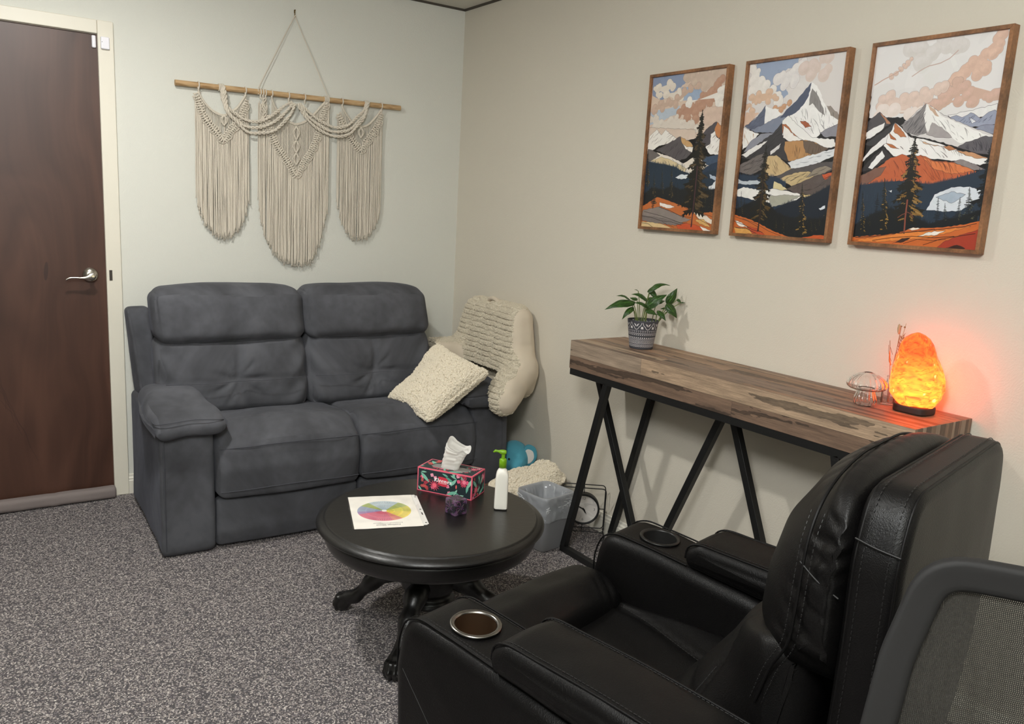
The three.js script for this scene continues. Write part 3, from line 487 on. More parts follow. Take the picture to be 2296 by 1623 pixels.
  part('tissue', plain(tg), phys({ color: srgb('#f6f4ef'), roughness: 0.95, transmission: 0.35, thickness: 0, side: THREE.DoubleSide, bumpMap: at(speckle, 0.08), bumpScale: 0.0003 }), t, 'white paper tissue');
}
// hand lotion bottle with a green pump
{
  const t = thing('pump_bottle', 'white plastic lotion bottle with a green pump head', 'bottle', [-0.867, TOP, 1.834], -0.62);
  const prof = [[0, 0.0], [0.002, 0.88], [0.006, 1], [0.02, 1], [0.1, 0.96], [0.118, 0.93], [0.13, 0.84], [0.139, 0.66], [0.1425, 0.5], [0.144, 0.46]], N = 64, pos = [], idx = [];
  prof.forEach(([y, s]) => { for (let i = 0; i < N; i++) { const a = (i / N) * 2 * PI, e = lerp(0.34, 1, sstep(0.12, 0.142, y)), c = Math.cos(a), q = Math.sin(a); pos.push(Math.sign(c) * Math.abs(c) ** e * 0.0225 * s, y, Math.sign(q) * Math.abs(q) ** e * 0.0195 * s); } });
  for (let j = 0; j + 1 < prof.length; j++) for (let i = 0; i < N; i++) { const a = j * N + i, b = j * N + (i + 1) % N; idx.push(a, a + N, b, b, a + N, b + N); }
  const g = new THREE.BufferGeometry(); g.setAttribute('position', new THREE.Float32BufferAttribute(pos, 3)); g.setIndex(idx);
  const white = std({ color: srgb('#efece2'), roughness: 0.38 }), green = std({ color: srgb('#74a516'), roughness: 0.35 });
  part('bottle_body', outward(smooth(g)), white, t);
  part('neck', plain(new THREE.CylinderGeometry(0.0105, 0.0115, 0.012, 32)).translate(0, 0.148, 0), white, t);
  part('pump_collar', lathe([[0, 0.146], [0.0125, 0.146], [0.0128, 0.166], [0.0122, 0.174], [0.0085, 0.177], [0, 0.177]], 40), green, t, 'green pump collar');
  part('pump_stem', plain(new THREE.CylinderGeometry(0.0062, 0.0062, 0.02, 24)).translate(0, 0.184, 0), green, t);
  part('pump_head', nets((x, y, z) => smin(smin(rbox([x, y, z], [0, 0.1985, 0], [0.0105, 0.0055, 0.0085], 0.004), capsule([x, y, z], [0, 0.199, 0], [-0.026, 0.2015, 0], 0.0055, 0.0036), 0.008), capsule([x, y, z], [-0.026, 0.2015, 0], [-0.0315, 0.198, 0], 0.0036, 0.003), 0.004), [-0.04, 0.188, -0.012], [0.014, 0.21, 0.012], 0.001), green, t, 'green pump nozzle');
  const lab = ctex(128, 256, (q, w, h) => { q.fillStyle = '#e4e1d6'; q.fillRect(0, 0, w, h); q.fillStyle = '#26241f'; q.fillRect(8, 6, w - 16, h * 0.55); q.fillStyle = '#cfcabc'; for (let i = 0; i < 6; i++) q.fillRect(18, 16 + i * 20, w - 40 - (i % 3) * 12, 5); for (let i = 0; i < 22; i++) { q.fillStyle = '#26241f'; q.fillRect(12 + i * 4.8, h * 0.66, (i * 7) % 3 + 1, h * 0.26); } });
  part('back_label', plain(new THREE.PlaneGeometry(0.02, 0.043)).rotateY(PI / 2).translate(0.02245, 0.045, 0.002), std({ map: lab, roughness: 0.5 }), t);
}
// magnetic puzzle cube with a violet pattern
{
  const s = 0.051, t = thing('puzzle_cube', 'small violet patterned puzzle cube in front of the tissue box', 'puzzle cube', [-1.022, TOP, 1.8], PI / 4 - 0.62);
  const tx = ctex(256, 256, (g, w) => {
    g.fillStyle = '#201d24'; g.fillRect(0, 0, w, w); const r = rng(31);
    for (const [a0, cx, cy] of [[0, 0, 0], [PI / 2, w, 0], [PI, w, w], [-PI / 2, 0, w], [0, w / 2, w / 2]]) for (let k = 0; k < 11; k++) { const a = a0 + (k / 10) * (cx === w / 2 ? 2 * PI : PI / 2), l = w * (0.2 + 0.3 * r()); g.save(); g.translate(cx, cy); g.rotate(a); g.fillStyle = ['#6e3562', '#57306a', '#7c4869', '#42325a', '#665a62'][k % 5]; g.beginPath(); g.moveTo(8, 0); g.quadraticCurveTo(l * 0.6, -w * 0.05, l, 0); g.quadraticCurveTo(l * 0.6, w * 0.05, 8, 0); g.fill(); g.strokeStyle = 'rgba(150,190,170,0.35)'; g.lineWidth = 1.5; g.beginPath(); g.moveTo(10, 0); g.lineTo(l, 0); g.stroke(); g.restore(); }
    g.strokeStyle = '#17151a'; g.lineWidth = 3; for (const q of [[0, 0, w, w], [w, 0, 0, w]]) { g.beginPath(); g.moveTo(q[0], q[1]); g.lineTo(q[2], q[3]); g.stroke(); }
    g.strokeStyle = 'rgba(140,150,140,0.5)'; g.lineWidth = 4; g.strokeRect(0, 0, w, w);
  });
  const m = phys({ map: tx, roughness: 0.42, clearcoat: 0.25, clearcoatRoughness: 0.3 });
  // each face is four triangular wedges that meet in the middle
  for (let f = 0; f < 6; f++) for (let k = 0; k < 4; k++) {
    const h = s / 2 - 0.0004, c = [[-h, -h], [h, -h], [h, h], [-h, h]], a = c[k], b = c[(k + 1) % 4], e = 0.0006, sh = new THREE.Shape([[a[0] * 0.97, a[1] * 0.97], [b[0] * 0.97, b[1] * 0.97], [0, 0]].map((p, i) => { const q = new THREE.Vector2(...p), mid = new THREE.Vector2((a[0] + b[0]) / 3, (a[1] + b[1]) / 3); return q.lerp(mid, i < 2 ? 0.015 : 0.03); })), g = plain(new THREE.ExtrudeGeometry(sh, { depth: 0.002, bevelEnabled: true, bevelThickness: e, bevelSize: e, bevelSegments: 1 }));
    const p = g.attributes.position, u = g.attributes.uv; for (let i = 0; i < p.count; i++) u.setXY(i, p.getX(i) / s + 0.5, p.getY(i) / s + 0.5);
    g.translate(0, 0, s / 2 - 0.0026); const rot = [[0, 0], [PI / 2, 0], [PI, 0], [-PI / 2, 0], [0, PI / 2], [0, -PI / 2]][f]; g.rotateX(rot[1]).rotateY(rot[0]).translate(0, s / 2, 0);
    part('facet', g, m, t);
  }
  part('core', box(s - 0.005, s - 0.005, s - 0.005, 0, s / 2, 0), std({ color: srgb('#151317'), roughness: 0.6 }), t);
}
// ---------------------------------------------------------------- console table by the right wall
const CON = { z0: 1.451, z1: 2.899, d: 0.293, h: 0.899, t: 0.114 };
{
  const { z0, z1, d, h, t: th } = CON, L = z1 - z0, zc = (z0 + z1) / 2;
  const t = thing('console_table', 'long narrow console table with a reclaimed wood top on slanted black metal legs', 'console table', [-0.008 - d / 2, 0, zc]);
  const wood = (seed, rows, streak) => (g, w, hh) => {
    const r = rng(seed), img = g.createImageData(w, hh), tones = [[150, 120, 95], [134, 105, 82], [160, 132, 106], [126, 104, 88], [152, 134, 116], [116, 94, 78], [164, 140, 116]], edges = [0];
    while (edges[edges.length - 1] < hh) edges.push(edges[edges.length - 1] + (hh / rows) * (0.55 + r() * 0.9));
    const pieces = edges.map(() => { const cuts = [0]; while (cuts[cuts.length - 1] < w) cuts.push(cuts[cuts.length - 1] + w * (0.28 + r() * 0.5)); return cuts.map(() => [tones[Math.floor(r() * tones.length)], r() * 50, 0.1 + r() * 0.35]); }), cutAt = edges.map(() => w * (0.2 + r() * 0.6));
    for (let y = 0; y < hh; y++) { let k = 0; while (k + 1 < edges.length && edges[k + 1] <= y) k++;
      for (let x = 0; x < w; x++) {
        const [c, o, sp] = pieces[k][x < cutAt[k] ? 0 : 1], u = x / w, v = y / hh, i = (y * w + x) * 4;
        let q = 1 + 0.28 * fbm(u * 9 + o, v * rows * 3.5, o, 4) + 0.16 * noise(u * 26 + o, v * rows * 26, o) + 0.07 * noise(u * 190, v * rows * 60, o);
        const fig = noise(u * 3.4 + o, v * rows * 1.7 + o + 0.5 * noise(u * 3, v * 3, o), 3.3) + 0.3 * noise(u * 16, v * rows * 6, o) + 0.14 * noise(u * 70, v * rows * 9, o); // dark heartwood figures with ragged outlines
        if (streak && fig > sp) q *= 0.66 + 0.1 * noise(u * 60, v * rows * 18, 1);
        if (y - edges[k] < 1.6 || Math.abs(x - cutAt[k]) < 1.1) q *= 0.72;
        for (let n = 0; n < 3; n++) img.data[i + n] = clamp(c[n] * q, 0, 255); img.data[i + 3] = 255;
      } }
    g.putImageData(img, 0, 0);
  };
  const topT = ctex(2048, 420, wood(12, 7, true)), frontT = ctex(2048, 176, wood(5, 2.2, true)), endT = ctex(420, 176, (g, w, hh) => { // end: the top's strips run down
    const r = rng(8), tones = ['#8a705c', '#6a5444', '#a08a76', '#5a483c', '#7c6452', '#93806e', '#604c3e']; let x = 0, k = 0; while (x < w) { const s = 14 + r() * 34; g.fillStyle = tones[k++ % 7]; g.fillRect(x, 0, s, hh); x += s; } for (let i = 0; i < 900; i++) { g.fillStyle = `rgba(${r() < 0.5 ? '30,20,12' : '200,180,160'},${0.05 + r() * 0.1})`; g.fillRect(r() * w, r() * hh, 1 + r() * 2, 20 + r() * 80); } });
  const mk = (map) => std({ map, roughness: 0.5, bumpMap: at(speckle, 0.3), bumpScale: 0.0003 });
  const g = plain(new RoundedBoxGeometry(d, th, L, 2, 0.0015)), p = g.attributes.position, nn = g.attributes.normal, u = g.attributes.uv, lists = { top: [], front: [], end: [] };
  for (let i = 0; i < p.count; i += 3) { const ax = Math.abs(nn.getX(i) + nn.getX(i + 1) + nn.getX(i + 2)), ay = Math.abs(nn.getY(i) + nn.getY(i + 1) + nn.getY(i + 2)), az = Math.abs(nn.getZ(i) + nn.getZ(i + 1) + nn.getZ(i + 2)), key = az > ax && az > ay ? 'end' : ay >= ax ? 'top' : 'front'; for (let k = i; k < i + 3; k++) { const x = p.getX(k), y = p.getY(k), z = p.getZ(k); key === 'top' ? u.setXY(k, z / L + 0.5, x / d + 0.5) : key === 'front' ? u.setXY(k, z / L + 0.5, y / th + 0.5) : u.setXY(k, x / d + 0.5, y / th + 0.5); lists[key].push(k); } }
  const pick = (ks) => { const q = new THREE.BufferGeometry(); for (const [n, s] of [['position', 3], ['normal', 3], ['uv', 2]]) { const src = g.attributes[n].array, a = new Float32Array(ks.length * s); ks.forEach((k, i) => { for (let j = 0; j < s; j++) a[i * s + j] = src[k * s + j]; }); q.setAttribute(n, new THREE.BufferAttribute(a, s)); } return q; };
  const top = new THREE.Group(); top.name = 'wood_top'; top.position.set(0, h - th / 2, 0); t.add(top);
  part('top_face', pick(lists.top), mk(topT), top); part('front_face', pick(lists.front), mk(frontT), top); const em = mk(endT); for (const q of [-1, 1]) part('end_face', pick(lists.end.filter((k) => p.getZ(k) * q > 0)), em, top);
  // black tube frame: rail under the top, sloped end frames, zigzag in the middle, rails on the floor
  const w = 0.026, y1 = h - th - w / 2, fx = -d / 2 + w / 2 + 0.002, bx = d / 2 - w / 2 - 0.002, q = (z) => z - zc;
  for (const x of [fx, bx]) part('top_rail', bar([x, y1, -L / 2 + 0.003], [x, y1, L / 2 - 0.003], w), M.blackMetal, t);
  for (const s of [-1, 1]) part('end_rail', bar([fx + w / 2, y1, s * (L / 2 - w / 2 - 0.003)], [bx - w / 2, y1, s * (L / 2 - w / 2 - 0.003)], w), M.blackMetal, t);
  for (const x of [fx, bx]) for (const s of [-1, 1]) part('leg', bar([x, y1 - w / 2 + 0.004, s * 0.5], [x, w, s * 0.695], w), M.blackMetal, t);
  for (const x of [fx, bx]) part('floor_rail', bar([x, w / 2, -0.709], [x, w / 2, 0.709], w), M.blackMetal, t);
  for (const s of [-1, 1]) part('cross_rail', bar([fx + w / 2, w / 2, s * 0.34], [bx - w / 2, w / 2, s * 0.34], w), M.blackMetal, t);
  for (const s of [-1, 1]) part('cross_rail', bar([fx + w / 2, y1, s * 0.72 * 0.0 + s * 0.02], [bx - w / 2, y1, s * 0.02], 0.02), M.blackMetal, t);
  const mx = -0.012; for (const s of [-1, 1]) { part('brace', bar([mx, y1 - w / 2 + 0.002, s * 0.7], [mx, w - 0.004, s * 0.345], w), M.blackMetal, t); part('brace', bar([mx, y1 - w / 2 + 0.002, s * 0.017], [mx, w - 0.004, s * 0.33], w), M.blackMetal, t); }
}
// ---------------------------------------------------------------- pillows on the sofa, basket and plush in the corner
M.cream = phys({ color: srgb('#d9cfba'), roughness: 1, sheen: 0.4, sheenColor: srgb('#fff4e0'), sheenRoughness: 0.6, bumpMap: at(fineGrain, 0.05), bumpScale: 0.0006 });
M.creamSmooth = phys({ color: srgb('#cfc2ae'), roughness: 0.9, sheen: 0.3, sheenColor: srgb('#fff4e0'), sheenRoughness: 0.5, bumpMap: at(fineGrain, 0.06), bumpScale: 0.0002 });
M.sherpa = phys({ color: srgb('#e0d6c2'), roughness: 1, sheen: 0.4, sheenColor: srgb('#fff6e6'), sheenRoughness: 0.6 });
{ // reading pillow with two arms, ribbed plush front, plain sides
  const C = [-0.1, 0.5, 0.575], t = thing('bedrest_pillow', 'cream ribbed plush backrest pillow with two arms, leaning on the right wall', 'pillow', C);
  const f = (x, y, z) => {
    const X = x + C[0], Y = y + C[1], Z = z + C[2] + 0.055, h = clamp((Y - 0.5) / 0.44, 0, 1), cx = lerp(-0.115, -0.083, h), hz = lerp(0.3, 0.235, h * h), zc = 0.635 + 0.005 * h;
    let d = rbox([X - cx, Y - 0.725, Z - zc], [0, 0, 0], [lerp(0.1, 0.065, h), 0.225, hz], 0.06);
    d = smin(d, capsule([X, Y, Z], [-0.11, 0.64, 0.9], [-0.235, 0.56, 0.965], 0.085, 0.078), 0.05);
    d = smin(d, capsule([X, Y, Z], [-0.235, 0.565, 0.965], [-0.268, 0.53, 1.0], 0.08, 0.072), 0.03);
    d = smin(d, capsule([X, Y, Z], [-0.12, 0.645, 0.42], [-0.43, 0.655, 0.41], 0.085, 0.08), 0.05);
    // it yields where it lies on the sofa's arm, back and wing
    const dx = X + 0.962, dz = Z - 0.455, lx = 0.99939 * dx + 0.0349 * dz, lz = -0.0349 * dx + 0.99939 * dz, bx = (x0, x1, y1, z1) => Math.max(x0 - lx, lx - x1, Y - y1, lz - z1);
    const env = Math.min(bx(0.515, 0.84, 0.632, 0.464), bx(-1, 0.625, 1.03, 0.125 - (Y - 0.46) * 0.26), bx(-1, 0.7, 0.92, -0.12));
    return Math.max(d * 0.9, -env);
  };
  const g = nets(f, [-0.44, -0.12, -0.36], [0.1, 0.48, 0.5], 0.0044, true), p = g.attributes.position, n0 = g.attributes.normal.clone();
  for (let i = 0; i < p.count; i++) {
    const x = p.getX(i), y = p.getY(i), z = p.getZ(i), nx = n0.getX(i), ny = n0.getY(i), nz = n0.getZ(i), plainSide = sstep(0.35, 0.75, nz) + sstep(0.2, 0.6, nx) * 1, k = clamp(1 - plainSide, 0, 1);
    const yy = y + 0.02 * z + 0.004 * noise(x * 10, z * 10, 2), rib = Math.abs(((yy / 0.0255) % 1 + 1) % 1 - 0.5) * 2, gr = Math.exp(-(((1 - rib) / 0.17) ** 2)), chan = [-0.16, -0.03, 0.1].reduce((s, c) => s + Math.exp(-(((z - c * (1 - 0.6 * (y - 0.1))) / 0.016) ** 2)), 0) * sstep(-0.2, -0.14, x) * (nx < -0.3 ? 1 : 0);
    const d = -0.012 * gr * k - 0.013 * chan * k + 0.0025 * k * noise(x * 90, y * 90, z * 90) + (1 - k) * 0.003 * noise(x * 14, y * 22, z * 14);
    p.setXYZ(i, x + nx * d, y + ny * d, z + nz * d);
  }
  settle(g, C, [SOFA], 0.009); g.computeVertexNormals();
  const idx = g.index.array, A = [], B = []; for (let i = 0; i < idx.length; i += 3) { let nz = 0, nx = 0; for (let k = 0; k < 3; k++) { nz += n0.getZ(idx[i + k]); nx += n0.getX(idx[i + k]); } (nz / 3 > 0.62 || nx / 3 > 0.45 ? B : A).push(idx[i], idx[i + 1], idx[i + 2]); }
  const sub = (ix) => { const q = g.clone(); q.setIndex(ix); return boxUV(q.toNonIndexed()); }, plush = sub(A);
  part('plush_front', plush, M.cream, t); part('side_panel', sub(B), M.creamSmooth, t, 'plain smooth cream side');
  fleece(t, plush, M.cream, 30000, 0.0027, 5, (q) => { const yy = q.y + 0.02 * q.z, rib = Math.abs(((yy / 0.0255) % 1 + 1) % 1 - 0.5) * 2; return rib < 0.74; });
  part('carry_handle', tube([[0.0, 0.432, -0.05], [-0.008, 0.452, -0.03], [-0.01, 0.458, 0.0], [-0.008, 0.452, 0.03], [0.0, 0.43, 0.05]], 0.011, 24, 10), M.creamSmooth, t);
}
{ // square sherpa pillow tipped onto the seat
  const L = V(-0.625, 0.54, 0.545), Bt = V(-0.6, 0.525, 0.9), Rr = V(-0.41, 0.615, 0.955), Tp = V(-0.475, 0.68, 0.63), c = L.clone().add(Bt).add(Rr).add(Tp).multiplyScalar(0.25);
  const u = Bt.clone().sub(L).add(Rr.clone().sub(Tp)).normalize(), w0 = Tp.clone().sub(L).add(Rr.clone().sub(Bt)).normalize(), nrm = w0.clone().cross(u).normalize(), w = u.clone().cross(nrm).multiplyScalar(1).normalize(); if (w.dot(w0) < 0) w.negate();
  if (nrm.y < 0) nrm.negate();
  const t = thing('square_pillow', 'square cream fleece pillow tipped on the sofa seat in front of the ribbed backrest pillow', 'pillow', [c.x, c.y, c.z]);
  const body = new THREE.Group(); void body;
  const S = 0.375; let g = softBox(S, 0.12, S, 0.03, { seg: [46, 8, 46], fn: (v, q) => {
    const a = Math.max(Math.abs(q[0]), Math.abs(q[2])), th = Math.pow(Math.max(0, 1 - Math.abs(q[0]) ** 2.6), 0.55) * Math.pow(Math.max(0, 1 - Math.abs(q[2]) ** 2.6), 0.55); v.y *= 0.12 + 0.92 * th;
    const pin = 1 - 0.07 * (1 - q[0] * q[0]) * Math.abs(q[2]) ** 4 ; const pin2 = 1 - 0.07 * (1 - q[2] * q[2]) * Math.abs(q[0]) ** 4; v.z *= pin; v.x *= pin2; void a;
    v.y += 0.014 * noise(v.x * 8, v.z * 8, 3) * th + 0.004 * noise(v.x * 40, v.z * 40, v.y * 40); v.y -= 0.03 * Math.exp(-(((v.x + 0.13) / 0.05) ** 2 + ((v.z - 0.02) / 0.09) ** 2)) * (v.y > 0 ? 1 : 0);
    v.y += 0.02 * q[0] * q[2]; } });
  const basis = new THREE.Matrix4().makeBasis(u, nrm, u.clone().cross(nrm)); g.applyMatrix4(basis); g = smooth(settle(g, [c.x, c.y, c.z], [SOFA]));
  part('fleece_cover', g, M.sherpa, t); fleece(t, g, M.sherpa, 15000, 0.0052, 9);
}
// wicker basket with a fleece cushion
{
  const cx = -0.262, cz = 1.112, rx = 0.232, rz = 0.178, H = 0.125, t = thing('wicker_basket', 'low oval wicker basket in the corner beside the sofa, holding a cream fleece cushion', 'basket', [cx, 0, cz]);
  const brown = std({ color: srgb('#5d4632'), roughness: 0.7, bumpMap: at(fineGrain, 0.05), bumpScale: 0.0004 }), ring = [], N = 40;
  for (let k = 0; k < 13; k++) { const y = 0.008 + k * 0.0088, gr = 0.9 + 0.1 * (y / H), pts = []; for (let i = 0; i < N * 2; i++) { const a = (i / (N * 2)) * 2 * PI, o = (i + k) % 2 ? 0.005 : -0.005; pts.push([Math.cos(a) * (rx * gr + o), y, Math.sin(a) * (rz * gr + o)]); } ring.push(tube(pts, 0.0042, 160, 5, true)); }
  const m = part('weave', ring, brown, t); m.userData.kind = 'stuff';
  const st = []; for (let i = 0; i < N; i++) { const a = ((i * 2 + 0.5) / (N * 2)) * 2 * PI; st.push(tube([[Math.cos(a) * rx * 0.9, 0.002, Math.sin(a) * rz * 0.9], [Math.cos(a) * rx, H, Math.sin(a) * rz]], 0.0032, 6, 5)); }
  part('stakes', st, brown, t).userData.kind = 'stuff';
  for (const [o, ph] of [[0, 0], [1, 1]]) { const pts = []; for (let i = 0; i < 90; i++) { const a = (i / 90) * 2 * PI, b = a * 22 + ph * PI; pts.push([Math.cos(a) * (rx + 0.006 * Math.cos(b)), H + 0.006 * Math.sin(b), Math.sin(a) * (rz + 0.006 * Math.cos(b))]); } void o; part('rim_strand', tube(pts, 0.0062, 300, 6, true), brown, t); }
  part('basket_floor', plain(new THREE.CylinderGeometry(1, 1, 0.006, 48)).scale(rx * 0.9, 1, rz * 0.9).translate(0, 0.004, 0), brown, t);
  const cu = thing('fleece_cushion', 'cream fleece cushion heaped in the wicker basket against the wall', 'cushion', [cx + 0.004, 0.02, cz]);
  const g = softBox(0.4, 0.24, 0.31, 0.08, { seg: [44, 16, 36], fn: (v, q) => { const R = Math.hypot(q[0], q[2]), m2 = Math.max(Math.abs(q[0]), Math.abs(q[2])), k = R > 1e-6 ? lerp(1, m2 / R, 0.9) : 1; v.x *= k; v.z *= k; v.y += 0.12; const top = q[1] > 0 ? 1 : 0; v.y *= 0.8 - 0.32 * Math.min(1, R) ** 3 * top; v.y += top * 0.075 * sstep(0.02, 0.2, v.x) * sstep(0.16, -0.02, v.z - 0.04); v.y += top * 0.016 * noise(v.x * 9, v.z * 9, 4) + top * 0.03 * Math.exp(-(((v.x - 0.12) / 0.1) ** 2 + ((v.z + 0.1) / 0.09) ** 2)); v.y += top * 0.004 * Math.sin(v.z * 210 + v.x * 40); const wide = lerp(0.9, 1.13, sstep(0.125, 0.175, v.y)); v.x *= wide; v.z *= wide; v.x = Math.min(v.x, 0.25); } });
  part('cover', g, M.sherpa, cu); fleece(cu, g, M.sherpa, 14000, 0.0045, 19, (p, n) => n.y > -0.1);
}
{ // blue plush animal wedged between sofa arm and wall
  const C = [-0.083, 0, 0.79], t = thing('plush_toy', 'light blue plush animal with a white-lined round ear, squeezed between the sofa and the wall', 'plush toy', C), blue = phys({ color: srgb('#54a3b8'), roughness: 1, sheen: 0.6, sheenColor: srgb('#bfeefa'), sheenRoughness: 0.5, bumpMap: at(fineGrain, 0.05), bumpScale: 0.0005 });
  const el = (x, y, z, c, r) => { const a = (x - c[0]) / r[0], b = (y - c[1]) / r[1], d = (z - c[2]) / r[2], q = Math.hypot(a, b, d); return (q - 1) * Math.min(...r); };
  part('body', nets((x, y, z) => { let d = el(x, y, z, [0, 0.075, -0.02], [0.075, 0.08, 0.09]); d = smin(d, el(x, y, z, [-0.005, 0.19, 0.015], [0.07, 0.085, 0.085]), 0.03); d = smin(d, el(x, y, z, [-0.035, 0.165, 0.075], [0.03, 0.026, 0.03]), 0.025); d = smin(d, capsule([x, y, z], [-0.03, 0.035, 0.05], [-0.035, 0.022, 0.085], 0.026, 0.024), 0.02); d = smin(d, capsule([x, y, z], [0.04, 0.035, 0.05], [0.042, 0.022, 0.08], 0.024, 0.022), 0.02); return d + 0.0015 * noise(x * 60, y * 60, z * 60); }, [-0.1, -0.01, -0.13], [0.1, 0.3, 0.15], 0.005), blue, t);
  const ear = (dx, turn) => { const sh = rpoly([[-0.02, -0.052, 0.02], [0.04, -0.05, 0.04], [0.062, 0.0, 0.05], [0.042, 0.052, 0.04], [-0.01, 0.06, 0.03], [-0.025, 0, 0.03]], 60), e = padded(sh, 0.016, 0.0078, { bulge: 0.002, mid: 2, map: (a, b, q) => [a, b, q] }), inn = padded(sh.map((p) => p.clone().multiplyScalar(0.68).add(new THREE.Vector2(0.004, -0.004))), 0.008, 0.0038, { bulge: 0.001, mid: 2, map: (a, b, q) => [a, b, q + 0.0075] }); const m = part('ear', e, blue, t); m.position.set(...dx); m.rotation.set(...turn); part('ear_lining', inn, phys({ color: srgb('#e9e6e0'), roughness: 1, sheen: 0.4, sheenColor: srgb('#ffffff') }), m, 'white ear lining'); };
  ear([0.018, 0.215, 0.075], [-0.1, -0.55, -0.25]); ear([-0.055, 0.2, -0.02], [0, -2.2, 0.2]);
  for (const [x, y, z] of [[-0.0635, 0.2, 0.055]]) part('eye', new THREE.SphereGeometry(0.0065, 20, 14).translate(x, y, z), std({ color: srgb('#0c0c0d'), roughness: 0.15 }), t);
}
// ---------------------------------------------------------------- waste bin with liner, clock on a wire stand
{
  const c = [-0.33, 0, 1.39], yaw = 0.14, H = 0.246, t = thing('waste_bin', 'grey plastic waste bin with a clear bag liner, in front of the basket', 'waste bin', c, yaw + PI / 4 * 0);
  const N = 96, ringAt = (y, half, r) => rpoly([[-half, -half, r], [half, -half, r], [half, half, r], [-half, half, r]], N).map((p) => [p.x, y, p.y]);
  const skin = (rings, closeEnd) => { const pos = rings.flat(2), idx = []; for (let j = 0; j + 1 < rings.length; j++) for (let i = 0; i < N; i++) { const a = j * N + i, b = j * N + (i + 1) % N; idx.push(a, a + N, b, b, a + N, b + N); } if (closeEnd) { const k = pos.length / 3; pos.push(0, rings[rings.length - 1][0][1], 0); const o = (rings.length - 1) * N; for (let i = 0; i < N; i++) idx.push(o + i, k, o + (i + 1) % N); } const g = new THREE.BufferGeometry(); g.setAttribute('position', new THREE.Float32BufferAttribute(pos, 3)); g.setIndex(idx); return smooth(g); };
  const grey = std({ color: srgb('#7b7b7e'), roughness: 0.5 });
  const half = (y) => lerp(0.063, 0.089, y / H);
  part('bin_shell', skin([[...ringAt(0, 0.02, 0.01)], ringAt(0, 0.06, 0.022), ringAt(0.004, half(0.004), 0.026), ringAt(0.12, half(0.12), 0.03), ringAt(H - 0.004, half(H), 0.034), ringAt(H, half(H) + 0.001, 0.034), ringAt(H, half(H) - 0.003, 0.032), ringAt(0.1, half(0.1) - 0.003, 0.028), ringAt(0.006, half(0) - 0.003, 0.024)], true), Object.assign(grey, { side: THREE.DoubleSide }), t);
  const film = phys({ color: srgb('#dfe2e6'), roughness: 0.1, transmission: 0.66, thickness: 0, ior: 1.45, side: THREE.DoubleSide }), rings = [], n = (x, y, z, k) => noise(x * 22 + k, y * 16, z * 22);
  for (let k = 0; k <= 12; k++) { const u = k / 12, y = lerp(0.05, H - 0.01, u); rings.push(ringAt(y, half(y) - 0.012 - 0.018 * (1 - u), 0.03).map(([x, Y, z]) => { const d = 1 + 0.12 * n(x, Y, z, 2) - 0.09 * Math.abs(noise(x * 55, Y * 14, z * 55)); return [x * d, Y + 0.006 * n(x, Y, z, 8), z * d]; })); }
  rings.push(ringAt(H + 0.003, half(H) - 0.002, 0.033), ringAt(H + 0.002, half(H) + 0.003, 0.035));
  for (let k = 0; k <= 12; k++) { const u = k / 12, y = lerp(H - 0.008, H - 0.105, u); rings.push(ringAt(y, half(y) + 0.0035, 0.034).map(([x, Y, z]) => { const d = 1 + 0.03 * u + 0.05 * Math.abs(n(x, Y, z, 5)) + 0.075 * Math.abs(noise(x * 42, Y * 26, z * 42 + 5)); return [x * d, Y + 0.012 * u * n(x, 0, z, 3), z * d]; })); }
  part('bag_liner', skin(rings), film, t, 'clear crinkled plastic bag');
  const cr = [], q = rng(51), fold = (y0, y1, off, k) => { const u0 = q() * N, len = 4 + Math.floor(q() * 3), pts = []; for (let i = 0; i <= len; i++) { const y = lerp(y0, y1, i / len), R = ringAt(y, half(y) + off, 0.03), p = R[Math.floor((u0 + (q() - 0.5) * k * 5 + N) % N)]; pts.push(V(p[0], p[1], p[2])); } cr.push(tube(pts, 0.0006 + q() * 0.0007, 20, 5)); };
  for (let i = 0; i < 46; i++) { const a = 0.09 + q() * 0.1; fold(a, Math.min(H - 0.004, a + 0.03 + q() * 0.07), -0.0135, 0.6); }
  for (let i = 0; i < 26; i++) { const a = H - 0.1 + q() * 0.06; fold(a, a + 0.015 + q() * 0.03, 0.0062, 1.6); }
  part('film_fold_streaks', cr, phys({ color: srgb('#eef0f2'), roughness: 0.25, transmission: 0.35, thickness: 0, side: THREE.DoubleSide }), t).userData.kind = 'stuff';  // white streaks of light on the film folds, built as pale tubes
}
